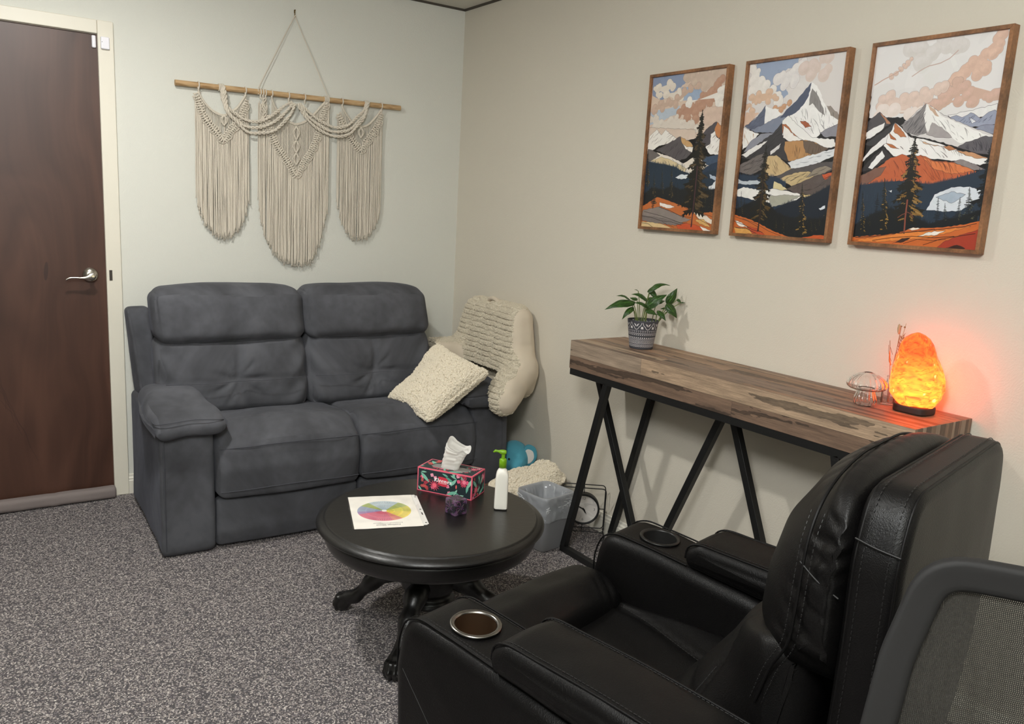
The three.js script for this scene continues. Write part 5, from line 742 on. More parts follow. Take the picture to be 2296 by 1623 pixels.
// what the three prints show: P area, H pen strokes, C cloud, F forest edge, T fir, L line (places on a 1000 x 1500 sheet)
const ART = [
[["P","#d9c3b0",[-172,-47,1009,-7,1030,636,-93,597]],
["P","#8d9ab4",[-9,-11,469,-4,467,92,317,173,160,234,15,182]],
["P","#9fb0c6",[414,129,738,140,695,231,618,276,444,254]],
["P","#b9c3cd",[-13,341,422,304,373,384,185,437,3,471]],
["C","#cbb5a4",46,1,[473,32,585,22,709,23,856,17,950,36,921,111,818,131,708,117,594,93]],
["C","#e3d8c9",34,1,[52,110,113,105,261,80,287,108,212,165,107,178,375,167,410,210,340,236]],
["C","#c8ad9a",30,1,[42,280,149,265,268,252,383,229,463,173,544,139,626,125,360,279,185,310,63,324]],
["C","#b98f78",38,1,[402,375,483,328,566,313,661,289,723,233,800,199,874,156,921,111,859,243,784,287,710,342,631,378,550,404,639,439]],
["C","#e9e2d9",34,1,[921,208,970,183,941,258,906,295,964,338,889,265,560,262,535,291]],
["C","#d3b9a7",36,1,[769,376,852,391,944,386,967,456,876,471,805,448]],
["C","#dbd0c3",32,1,[27,407,87,389,171,447,305,432,392,416,469,451,587,477,649,521,495,535,272,525,85,496]],
["P","#d8c4b3",[-10,492,652,541,663,623,467,658,8,644]],
["P","#efeae2",[2,655,16,579,118,515,187,575,249,524,323,570,418,620,333,654,169,681,52,743,4,742]],
["H","#6b5a50",14,-60,70,60,[16,579,118,519,249,524,419,625,140,691,18,721]],
["P","#4f4a4e",[791,547,917,479,967,555,991,536,994,714,853,710,668,665]],
["P","#c1804e",[928,484,997,536,988,615,964,634,920,602,900,552]],
["P","#efebe4",[908,562,928,613,993,655,1004,784,876,781,799,709,863,681,858,590]],
["H","#6b5a50",10,-40,70,60,[908,562,993,655,1004,784,799,709]],
["P","#5a5456",[128,723,289,664,459,599,539,661,637,756,572,807,460,836,351,792]],
["P","#c9a06d",[459,599,611,663,645,705,545,702,497,670]],
["P","#efe9df",[497,670,559,703,645,705,637,756,547,723]],
["H","#2f2c30",22,-45,80,90,[144,724,460,606,623,756,459,826]],
["P","#e8ded0",[3,731,146,745,351,792,536,858,644,808,768,789,880,812,997,784,995,874,825,912,650,963,440,910,32,841]],
["P","#6d6663",[8,710,81,722,197,779,108,809,17,841]],
["P","#d9c59c",[63,831,214,790,355,824,586,911,561,942,364,899]],
["H","#57504a",16,60,40,70,[47,830,352,803,587,921,317,887]],
["P","#27384e",[811,912,1002,824,1007,1014,716,1035]],
["P","#3d4f66",[743,809,997,784,998,844,862,882]],
["F","#1f3040",[-1,830,129,853,285,871,438,899,548,952,651,973,817,953,1002,924]],
["P","#dfe4e6",[436,994,520,963,622,973,584,1010,482,1010]],
["P","#e4e7e8",[889,1086,940,1065,986,1004,985,1095,921,1126]],
["P","#aebccb",[886,964,998,994,989,1024,905,1004]],
["F","#161a1d",[9,1172,112,1104,286,1124,402,1080,525,1121,667,1098,838,1117,999,1105]],
["P","#bf6a35",[-9,1295,202,1193,359,1220,558,1263,694,1307,864,1322,1007,1318,1019,1511,-14,1520]],
["P","#efe6dc",[247,1244,410,1267,487,1286,369,1301,259,1282]],
["P","#8a7f78",[12,1328,260,1287,419,1337,587,1374,706,1401,580,1438,310,1439,2,1384]],
["P","#d8bd8c",[-6,1452,186,1444,391,1479,485,1507,2,1519]],
["P","#7b716c",[2,1384,227,1398,430,1423,609,1437,570,1470,313,1460,9,1440]],
["P","#e9dccb",[725,1327,867,1343,983,1390,988,1431,818,1396]],
["P","#d6a966",[762,1399,873,1389,965,1463,824,1438]],
["P","#c2512c",[510,1462,653,1435,827,1459,889,1508,544,1504]],
["P","#efe9df",[827,1459,912,1475,990,1497,888,1503]],
["L","#2b2420",4,[4,1395,149,1401,278,1429,431,1434,583,1459]],
["L","#2b2420",4,[30,1344,192,1366,303,1384,443,1411,566,1439,653,1435]],
["L","#2b2420",4,[245,1293,418,1326,572,1374,703,1380]],
["L","#2b2420",4,[-4,1463,109,1469,177,1500]],
["L","#2b2420",3,[359,1220,559,1268,725,1327,867,1338,1007,1369]],
["L","#2b2420",3,[758,1367,848,1406,963,1442]],
["L","#2b2420",3,[310,1439,390,1468,483,1485]],
["T","#20201a","#7a6233",44,[49,1105,15,721]],
["T","#20201a","#80673a",46,[172,1268,128,951]],
["T","#20201a","#80673a",34,[276,1167,237,876]],
["T","#20201a","#80673a",46,[400,1208,378,867]],
["T","#15181a","#15181a",60,[154,1312,144,1170]],
["T","#1b1f20","#1b1f20",46,[516,1280,479,1047]],
["T","#16191a","#5a4c2c",40,[949,1289,924,1065]],
["T","#16191a","#4c4228",50,[859,1281,853,1076]],
["T","#17160f","#4a3a22",205,[721,1464,726,363]],
["L","#4a2c33",13,[715,1469,721,1296,724,1098,725,891]]],
[["P","#dcd6d2",[-11,-12,1007,-4,1005,559,2,573]],
["P","#99a7bf",[73,3,525,5,523,77,424,76,354,120,423,240,456,293,398,330,299,271,221,191,103,117]],
["C","#e9e3dc",36,1,[23,34,83,72,65,134,164,165,208,190,282,248,354,296,360,338,195,283,51,229]],
["C","#e3dedb",44,1,[344,140,404,115,504,115,547,69,579,43,490,184,404,197]],
["C","#d9c7bc",50,0,[599,95,691,75,802,39,678,142,794,135]],
["C","#d8b79c",26,1,[58,283,138,268,245,266,329,304,241,329,134,332,27,356,76,403]],
["C","#c99b77",22,1,[343,399,418,383,479,367,399,423]],
["P","#d9b9a2",[8,420,162,430,40,542,-3,540]],
["P","#5c6377",[11,540,128,481,227,370,257,435,230,530,187,602,87,576]],
["P","#f1efec",[227,370,305,407,344,404,410,455,332,503,232,540,229,476]],
["H","#3a3d4c",14,-50,60,60,[26,541,222,380,232,540,144,590]],
["P","#7f8698",[87,576,230,530,380,474,504,451,453,530,348,609,159,601]],
["P","#4a5268",[524,370,605,295,680,214,720,305,652,369,589,436,483,480,395,486,473,408]],
["P","#f3f1ee",[680,214,741,247,785,310,819,381,873,434,990,529,994,559,866,611,760,687,524,586,424,508,555,454,620,397,669,320]],
["P","#8b8684",[696,263,744,307,781,359,827,431,848,492,769,437,714,384,681,401,682,332]],
["P","#93887f",[859,414,893,416,996,500,991,539,905,495]],
["H","#55504f",26,40,90,70,[681,222,805,361,990,529,863,591,561,495,644,399]],
["H","#7d7a7c",16,80,70,80,[510,492,629,458,973,567,801,648,573,578]],
["P","#a85a36",[611,523,663,526,731,573,672,582]],
["P","#8d8c95",[822,629,930,585,994,559,999,666,874,666]],
["P","#f0ede8",[-8,550,43,564,188,613,115,675,13,749]],
["H","#a5764e",10,40,70,50,[-7,561,162,623,54,739,17,727]],
["P","#8e8f9a",[88,686,202,614,348,609,291,671,163,720,30,772]],
["P","#383638",[8,816,187,700,348,609,427,529,471,656,499,761,539,856,431,823,308,789,138,840]],
["P","#e9e6e2",[5,793,149,720,291,671,207,743,65,817]],
["P","#dfdcd9",[331,768,416,717,439,697,420,749,336,800]],
["H","#1f1e20",26,-60,80,100,[65,817,430,550,490,782,272,820]],
["P","#f1efeb",[425,517,482,470,567,536,757,667,968,685,989,744,888,761,713,696,612,672,510,658,442,634]],
["P","#b5683c",[426,539,467,542,526,596,582,640,638,683,510,658,439,613]],
["P","#f1ece6",[443,551,499,585,563,639,662,682,540,695,452,655]],
["P","#b98a58",[476,688,663,684,761,697,923,762,824,800,613,847,539,856,480,761]],
["P","#6b5a4c",[663,684,749,697,923,762,777,804,702,787]],
["H","#4a3826",26,20,90,90,[490,699,689,695,912,762,611,837]],
["P","#dfe0e2",[528,867,707,818,846,790,990,754,994,813,858,871,721,910,588,930]],
["H","#777b84",12,-90,40,90,[569,888,980,764,986,803,721,910]],
["P","#6e6663",[3,882,201,797,293,778,339,822,286,918,129,972,5,949]],
["H","#35312f",20,-70,60,90,[19,894,294,789,286,918,85,961]],
["P","#cbb083",[311,810,402,801,502,866,580,920,466,972,364,993,276,939]],
["H","#5d4a34",16,70,70,80,[313,821,473,845,573,920,401,972]],
["P","#d6d8da",[983,853,992,843,993,922,936,922]],
["P","#55504f",[379,1004,573,920,719,900,858,871,984,863,983,932,853,992,692,1045,528,1046]],
["P","#c7b083",[458,1004,628,951,750,941,850,972,738,1023,595,1066]],
["P","#8f8474",[733,993,818,921,909,897,982,922,873,972]],
["H","#3a332c",22,-80,60,90,[484,1004,750,941,979,902,692,1045]],
["P","#5b504b",[547,1088,713,1024,850,972,992,952,1003,1062,827,1136,655,1128]],
["P","#c3562f",[890,967,989,952,987,972,926,1012]],
["H","#2f2926",16,-80,50,90,[598,1087,988,962,990,1052,729,1127]],
["F","#243447",[1,972,132,988,294,972,458,1004,541,1046]],
["P","#bfc6cd",[-1,1005,66,1027,219,1016,305,1048,142,1060,5,1050]],
["P","#d8c99a",[409,1025,477,1046,562,1098,486,1105,405,1090]],
["P","#ece9e3",[-1,1107,74,1078,259,1103,418,1090,576,1109,730,1137,664,1191,503,1228,329,1211,7,1163]],
["P","#a9a899",[361,1156,555,1141,707,1148,566,1215,415,1252]],
["P","#d9c48e",[705,1133,815,1136,759,1168]],
["F","#16202c",[396,1307,566,1215,687,1180,828,1141,990,1052]],
["P","#dfe4ea",[897,1247,958,1219,961,1244,917,1261]],
["F","#131618",[2,1288,125,1239,270,1179,370,1221,475,1304,583,1332,737,1346,998,1334]],
["P","#c4662f",[-7,1328,113,1352,272,1389,402,1438,580,1488,659,1499,665,1541,-3,1564]],
["P","#ece2d6",[1,1379,90,1398,182,1439,67,1433]],
["P","#d79f55",[3,1448,169,1451,259,1490,33,1504]],
["P","#bb4a2a",[152,1429,280,1445,371,1500,232,1492]],
["P","#c65a2c",[759,1498,901,1468,995,1467,999,1508,737,1515]],
["L","#2b2420",4,[2,1391,122,1419,227,1459,340,1475]],
["L","#2b2420",4,[25,1447,155,1451,273,1490]],
["L","#2b2420",3,[100,1364,260,1401,405,1460,543,1495]],
["L","#2b2420",3,[11,1350,160,1383,292,1433]],
["T","#17180f","#8d6f39",34,[483,1445,466,1326]],
["T","#17180f","#8d6f39",34,[565,1472,539,1312]],
["T","#17180f","#8d6f39",24,[852,1445,835,1331]],
["T","#17180f","#8d6f39",24,[889,1432,875,1325]],
["T","#17180f","#8d6f39",22,[922,1389,912,1308]],
["T","#17180f","#9a7a3e",40,[984,1396,964,1214]],
["T","#171a18","#6f5c33",34,[76,1319,51,1117]],
["T","#171a18","#171a18",36,[36,1321,21,1174]],
["T","#171a18","#171a18",36,[120,1306,94,1172]],
["T","#191912","#a8823f",78,[757,1482,706,1044]],
["T","#17160f","#5a4625",140,[295,1466,281,713]],
["L","#35231c",11,[286,1467,293,1322,288,1157,287,1015]]],
[["P","#e4e1df",[-11,-18,1007,-6,996,570,10,532]],
["C","#d9d4d0",60,0,[258,37,337,37,453,72,396,129,533,30,642,54]],
["C","#d9bfb0",16,1,[254,166,274,147,304,118,222,185,180,213,159,233]],
["L","#c8a899",8,[23,286,79,258,147,232,224,196]],
["L","#c8b0a6",7,[324,249,386,212,448,187,533,175,593,151,649,101]],
["C","#d8b6a3",36,1,[929,42,952,74,931,121,866,142,899,166,835,199,766,201,871,242,805,266,723,257,674,273,646,291]],
["C","#cfae9c",36,1,[682,325,635,362,586,389,652,404,718,359,772,384,759,433,700,449,616,443,553,449,512,467,803,457,901,444,975,421]],
["C","#dcc5b8",38,1,[579,336,562,366,464,368,479,390,345,390,304,419,157,375,113,405,84,447,203,445,289,472,379,468]],
["C","#e6d9d1",44,0,[103,493,223,501,363,510,450,494]],
["P","#e9e7e5",[642,548,794,527,985,490,992,570,680,592]],
["P","#9aa0b4",[660,565,705,552,749,570,806,540,849,561,882,583,917,555,972,531,998,551,1000,630,831,641,702,604]],
["P","#e8eaee",[800,573,821,580,855,602,827,616]],
["P","#8e93a5",[842,652,889,634,996,630,1006,699,897,685]],
["H","#5c6275",16,-40,60,50,[707,563,974,549,975,619,744,606]],
["P","#d9d5d3",[285,603,466,455,610,546,831,641,1002,704,1005,759,770,781,572,723,389,683]],
["P","#8b8686",[285,603,389,533,466,455,458,548,498,667,434,685,340,660]],
["P","#a8a1a0",[511,604,573,586,647,653,697,707,569,701,500,677]],
["P","#f1efec",[466,455,539,500,611,557,746,616,938,696,978,708,765,750,697,707,612,630,531,594,509,667,477,602,457,537]],
["P","#c9ab93",[467,458,539,500,579,555,545,543,493,486]],
["H","#4d4a4f",30,-30,90,80,[307,593,469,474,498,667,364,672]],
["H","#8b8584",20,80,60,80,[495,497,681,603,939,706,742,729,554,606]],
["P","#5f5b60",[744,781,805,742,883,724,939,704,999,719,1007,838,918,826]],
["H","#2f2d33",18,50,70,70,[768,771,941,717,1003,808,855,804]],
["P","#4d494c",[-3,565,96,493,144,529,201,587,123,628,16,690]],
["P","#b77f5f",[96,493,158,541,201,587,165,585,120,527]],
["P","#efedea",[3,645,83,603,151,574,146,618,58,681,5,701]],
["P","#353336",[4,735,116,661,235,581,267,634,216,687,68,748]],
["P","#f2f0ed",[235,581,313,637,379,694,482,709,664,768,837,824,971,857,995,888,929,907,763,874,592,860,433,825,261,832,166,752,188,664,219,632]],
["P","#bb7446",[236,584,288,625,345,692,298,690,233,644]],
["P","#b5693b",[199,653,240,688,266,711,217,698]],
["P","#b5693b",[174,724,236,743,300,778,227,765]],
["P","#b97a50",[643,767,684,763,751,791,690,800]],
["P","#d7b08f",[461,718,555,754,643,767,578,765,487,741]],
["P","#c9966d",[732,801,856,814,981,858,882,856]],
["H","#6a6260",30,90,60,80,[255,634,484,719,839,834,655,851,311,778]],
["P","#efedeb",[7,837,70,760,168,685,188,664,187,730,77,805,0,871]],
["P","#2f2c2e",[2,928,82,839,168,763,263,843,184,874,83,929,-1,951]],
["P","#efeeec",[57,917,117,828,159,785,190,830,148,874,95,929]],
["P","#8f8684",[713,883,782,864,888,896,973,938,874,937]],
["P","#c0623a",[-2,985,153,907,239,842,329,817,402,846,478,826,594,871,744,884,911,947,882,988,683,1039,532,1040,348,1019,112,1042,-4,1054]],
["P","#7d5a4c",[-3,979,118,918,213,908,175,974,86,1031,2,1054]],
["P","#d97c48",[478,831,595,876,745,889,906,947,735,966,603,934]],
["H","#6f3320",36,70,70,90,[208,875,412,835,745,894,859,967,572,1019,296,986]],
["F","#243343",[-10,1059,148,1036,267,1025,441,1030,576,1045,742,1008,879,967,983,938]],
["P","#d9dfe6",[582,1231,630,1113,749,1060,881,1054,965,1078,964,1139,846,1223,713,1238,626,1230]],
["P","#a9b7c6",[644,1134,754,1091,859,1110,766,1174]],
["P","#dfe5ea",[253,1091,288,1085,285,1107]],
["F","#10161a",[0,1375,148,1278,297,1229,478,1278,620,1336,741,1289,853,1275,975,1219]],
["P","#c9682f",[-6,1462,173,1441,384,1413,491,1364,666,1356,831,1332,991,1292,997,1502,-6,1503]],
["P","#e2853c",[-1,1491,246,1442,462,1398,669,1377,933,1333,634,1432,241,1488]],
["P","#a73b26",[670,1525,765,1445,900,1386,990,1350,997,1502]],
["P","#efe8dd",[545,1426,628,1389,754,1372,695,1407]],
["P","#efe4d4",[459,1376,502,1361,558,1366,494,1385]],
["P","#3a2018",[349,1492,424,1449,491,1440,439,1475]],
["P","#3a2018",[772,1497,852,1471,916,1492,815,1505]],
["L","#33190f",5,[27,1466,198,1445,337,1415,496,1396,668,1366]],
["L","#33190f",4,[179,1480,331,1449,501,1428,677,1429,822,1410]],
["L","#33190f",4,[599,1487,721,1437,842,1409,970,1382]],
["L","#33190f",4,[668,1371,792,1350,893,1335,969,1311]],
["L","#33190f",3,[441,1486,548,1447,659,1451,763,1435]],
["T","#17180f","#b18a42",44,[87,1428,37,1099]],
["T","#17180f","#6b5a30",20,[135,1369,120,1268]],
["T","#12161a","#12161a",60,[185,1401,172,1109]],
["T","#17180f","#a9813c",64,[269,1408,212,997]],
["T","#10161a","#10161a",44,[679,1334,663,1134]],
["T","#15191a","#7a7558",30,[735,1300,719,1175]],
["T","#15191a","#5f5a3a",44,[827,1307,824,1131]],
["T","#15191a","#6a6648",64,[905,1283,880,1059]],
["T","#0f1315","#0f1315",150,[1043,1348,986,758]],
["T","#15150f","#8d6b35",165,[435,1410,418,690]],
["L","#8a4a3a",12,[434,1399,427,1301,425,1225,424,1160]],
["L","#7a4434",6,[427,1258,397,1270,366,1293]],
["L","#7a4434",5,[428,1247,470,1262,491,1288]]]
];
// ---------------------------------------------------------------- three framed mountain prints
function paintPrint(list, seed) {
  return (g, w, h) => {
    g.scale(w / 1000, h / 1500); g.lineJoin = g.lineCap = 'round';
    const r = rng(seed), path = (p) => { g.beginPath(); g.moveTo(p[0], p[1]); for (let i = 2; i < p.length; i += 2) g.lineTo(p[i], p[i + 1]); g.closePath(); };
    const rough = (p, a) => { const o = []; for (let i = 0; i < p.length; i += 2) { const x = p[i], y = p[i + 1], X = p[(i + 2) % p.length], Y = p[(i + 3) % p.length], L = Math.hypot(X - x, Y - y), n = Math.max(1, Math.round(L / 22)); for (let k = 0; k < n; k++) { const t = k / n, j = k ? (r() - 0.5) * a : 0; o.push(lerp(x, X, t) + (j * (Y - y)) / (L || 1), lerp(y, Y, t) - (j * (X - x)) / (L || 1)); } } return o; };
    const tint = (hex, d) => { const c = new THREE.Color(hex).convertLinearToSRGB(); return `rgb(${[c.r, c.g, c.b].map((v) => clamp(Math.round(v * 255 + d), 0, 255)).join(',')})`; };
    const wash = (p, n, base) => { // blotches of watercolour inside an outline
      g.save(); path(p); g.clip(); let x0 = 1e9, x1 = -1e9, y0 = 1e9, y1 = -1e9; for (let i = 0; i < p.length; i += 2) { x0 = Math.min(x0, p[i]); x1 = Math.max(x1, p[i]); y0 = Math.min(y0, p[i + 1]); y1 = Math.max(y1, p[i + 1]); }
      for (let k = 0; k < n; k++) { g.fillStyle = tint(base, (r() - 0.5) * 34); g.globalAlpha = 0.22; g.beginPath(); g.ellipse(lerp(x0, x1, r()), lerp(y0, y1, r()), 12 + r() * (x1 - x0) * 0.16, 8 + r() * (y1 - y0) * 0.1, r() * 3, 0, 7); g.fill(); } g.restore();
    };
    for (const it of list) {
      const k = it[0], p = it[it.length - 1];
      if (k === 'P') { const q = rough(p, 9); g.fillStyle = it[1]; path(q); g.fill(); wash(q, 26, it[1]); g.strokeStyle = 'rgba(40,32,34,0.55)'; g.lineWidth = 2.4; if (p[1] > 500 || p[3] > 500) { path(q); g.stroke(); } }
      if (k === 'C') { // piled cloud: overlapping puffs, pen edge on the upper side
        const puffs = []; for (let i = 0; i < p.length; i += 2) for (let m = 0; m < 3; m++) puffs.push([p[i] + (r() - 0.5) * it[2] * 1.5, p[i + 1] + (r() - 0.4) * it[2] * 1.1, it[2] * (0.6 + r() * 0.6)]);
        if (it[3]) { g.strokeStyle = 'rgba(110,90,90,0.35)'; g.lineWidth = 4; for (const [x, y, s] of puffs) { g.beginPath(); g.arc(x, y, s, 0, 7); g.stroke(); } }
        g.fillStyle = it[1]; path(p); g.fill(); for (const [x, y, s] of puffs) { g.beginPath(); g.arc(x, y, s, 0, 7); g.fill(); }
        for (const [x, y, s] of puffs) { g.globalAlpha = 0.16; g.fillStyle = tint(it[1], 20); g.beginPath(); g.arc(x - s * 0.15, y - s * 0.25, s * 0.68, 0, 7); g.fill(); g.fillStyle = tint(it[1], -16); g.beginPath(); g.arc(x + s * 0.2, y + s * 0.4, s * 0.55, 0, 7); g.fill(); g.globalAlpha = 1; }
      }
      if (k === 'H') { // pen strokes that run down the slope
        const [, col, n, dx, dy, len] = it; let x0 = 1e9, x1 = -1e9, y0 = 1e9, y1 = -1e9; for (let i = 0; i < p.length; i += 2) { x0 = Math.min(x0, p[i]); x1 = Math.max(x1, p[i]); y0 = Math.min(y0, p[i + 1]); y1 = Math.max(y1, p[i + 1]); }
        g.save(); path(p); g.clip(); const D = Math.hypot(dx, dy);
        for (let i = 0; i < n * 2.2; i++) { let x = lerp(x0, x1, r()), y = lerp(y0, y1, r()); const L = len * (0.6 + r()) , W = 1.5 + r() * 5; g.fillStyle = col; g.globalAlpha = 0.35 + r() * 0.5; const a = Math.atan2(dy, dx) + (r() - 0.5) * 0.5; g.beginPath(); g.moveTo(x, y); const mx = x + Math.cos(a) * L * 0.5, my = y + Math.sin(a) * L * 0.5, ex = x + Math.cos(a + 0.25) * L, ey = y + Math.sin(a + 0.25) * L; g.quadraticCurveTo(mx - Math.sin(a) * W, my + Math.cos(a) * W, ex, ey); g.quadraticCurveTo(mx + Math.sin(a) * W, my - Math.cos(a) * W, x, y); g.fill(); void D; }
        g.restore();
      }
      if (k === 'F') { // edge of a fir forest, filled to the foot of the sheet
        g.fillStyle = it[1]; g.beginPath(); g.moveTo(p[0], 1500); for (let i = 0; i + 3 < p.length; i += 2) { const n = Math.max(2, Math.round((p[i + 2] - p[i]) / 11)); for (let m = 0; m < n; m++) { const t = m / n, x = lerp(p[i], p[i + 2], t), y = lerp(p[i + 1], p[i + 3], t); g.lineTo(x, y); g.lineTo(x + 5, y - 8 - r() * 26); } } g.lineTo(p[p.length - 2], 1500); g.fill();
        for (let m = 0; m < 120; m++) { const x = lerp(p[0], p[p.length - 2], r()), y = p[1] + 20 + r() * 160; g.strokeStyle = tint(it[1], (r() - 0.4) * 30); g.globalAlpha = 0.5; g.lineWidth = 2 + r() * 5; g.beginPath(); g.moveTo(x, y); g.lineTo(x + (r() - 0.5) * 6, y + 20 + r() * 50); g.stroke(); } g.globalAlpha = 1;
      }
      if (k === 'L') { g.strokeStyle = it[1]; g.lineWidth = it[2]; g.beginPath(); g.moveTo(p[0], p[1]); for (let i = 2; i < p.length; i += 2) { const mx = (p[i] + p[i - 2]) / 2 + (r() - 0.5) * 6, my = (p[i + 1] + p[i - 1]) / 2 + (r() - 0.5) * 6; g.quadraticCurveTo(mx, my, p[i], p[i + 1]); } g.stroke(); }
      if (k === 'T') { // fir: many drooping boughs round a leaning stem, lit ones in the second tone
        const [, dark, light, hw] = it, [bx, by, tx, ty] = p, H = by - ty, n = Math.max(16, Math.round(H / 9)), foot = hw > 100 ? 0.87 : 0.97;
        g.strokeStyle = dark; g.lineWidth = Math.max(2.5, hw * 0.045); g.beginPath(); g.moveTo(bx, by); g.lineTo(tx, ty); g.stroke();
        const bough = (x, y, s, L, th, dr, col) => { g.fillStyle = col; g.beginPath(); g.moveTo(x, y - th * 0.4); g.quadraticCurveTo(x + s * L * 0.5, y - th * 0.3 + dr * 0.2, x + s * L, y + dr); const q = 4; for (let m = 1; m <= q; m++) { const u = 1 - m / q; g.lineTo(x + s * L * (u + 0.1), y + dr * u + th * (0.2 + r() * 0.2)); g.lineTo(x + s * L * (u + 0.03), y + dr * u + th * (0.7 + r() * 0.6)); } g.closePath(); g.fill(); };
        const env = (t) => (t < 0.06 ? 0.05 + t : 0.1 + 1.05 * Math.pow(t, 0.9)) * (t > 0.82 ? 1 - (t - 0.82) * 1.6 : 1) * (0.8 + 0.28 * Math.sin(t * n * 0.55 + hw));
        for (let i = 0; i < n; i++) { const t = (i + r() * 0.8) / n, x = lerp(tx, bx, t * foot), y = lerp(ty, by, t * foot), W = hw * 0.9 * env(t); for (const s of [-1, 1]) { const L = W * (0.5 + r() * 0.6); bough(x, y, s, L, H * 0.008 + L * 0.13, L * (r() * 0.42 - 0.04), dark); } }
        if (light !== dark) for (let i = 0; i < n * 0.9; i++) { const t = 0.16 + 0.82 * ((i + r()) / (n * 0.9)), s = r() < 0.82 ? 1 : -1, x = lerp(tx, bx, t * foot), y = lerp(ty, by, t * foot), W = hw * 0.9 * env(t), x1 = x + s * W * (0.1 + r() * 0.45), L = W * (0.22 + r() * 0.34); bough(x1, y + (x1 - x) * s * 0.2, s, L, H * 0.005 + L * 0.16, L * (0.1 + r() * 0.35), tint(light, (r() - 0.5) * 36)); }
      }
    }
  };
}
M.frameWood = std({ roughness: 0.5, map: dtex(256, (u, v) => { const k = 0.85 + 0.5 * tiled(u * 1, v, 3, 5, 3) + 0.25 * tiled(u, v, 30, 9, 2); return [0.62 * k, 0.43 * k, 0.28 * k]; }, { color: true, size: 0.25 }) });
const PRINTS = ['framed print of one tall dark fir before brown clouds, leftmost of three mountain pictures', 'framed print of the highest snowy peak, middle of the three mountain pictures', 'framed print with the orange hill below a snowy mountain, rightmost of three mountain pictures'];
for (let i = 0; i < 3; i++) {
  const w = 0.402, h = 0.598, d = 0.03, fw = 0.011, zc = 1.4985 + 0.4775 * i + w / 2, yc = 1.354 + h / 2;
  const t = thing('framed_print', PRINTS[i], 'picture', [-0.002, yc, zc], -PI / 2, 'framed mountain prints');
  const mitre = (L, sx) => { const s = new THREE.Shape([[-L / 2, 0], [L / 2, 0], [L / 2 - fw, fw], [-L / 2 + fw, fw]].map((p) => new THREE.Vector2(...p))); void sx; return boxUV(plain(new THREE.ExtrudeGeometry(s, { depth: d - 0.002, bevelEnabled: true, bevelThickness: 0.001, bevelSize: 0.0006, bevelOffset: -0.0006, bevelSegments: 2 }))).translate(0, 0, 0.001); };
  part('frame_bar', mitre(w).translate(0, -h / 2, 0), M.frameWood, t); part('frame_bar', mitre(w).rotateZ(PI).translate(0, h / 2, 0), M.frameWood, t);
  part('frame_bar', mitre(h).rotateZ(PI / 2).translate(w / 2, 0, 0), M.frameWood, t); part('frame_bar', mitre(h).rotateZ(-PI / 2).translate(-w / 2, 0, 0), M.frameWood, t);
  part('print', plain(new THREE.PlaneGeometry(w - 2 * fw + 0.002, h - 2 * fw + 0.002)).translate(0, 0, d - 0.009), std({ map: ctex(1000, 1500, paintPrint(ART[i], 40 + i)), roughness: 0.38, bumpMap: at(fineGrain, 0.1), bumpScale: 0.00008 }), t);
  part('backing', box(w - 2 * fw, h - 2 * fw, 0.004, 0, 0, 0.006), std({ color: srgb('#6a5a48'), roughness: 0.9 }), t);
}
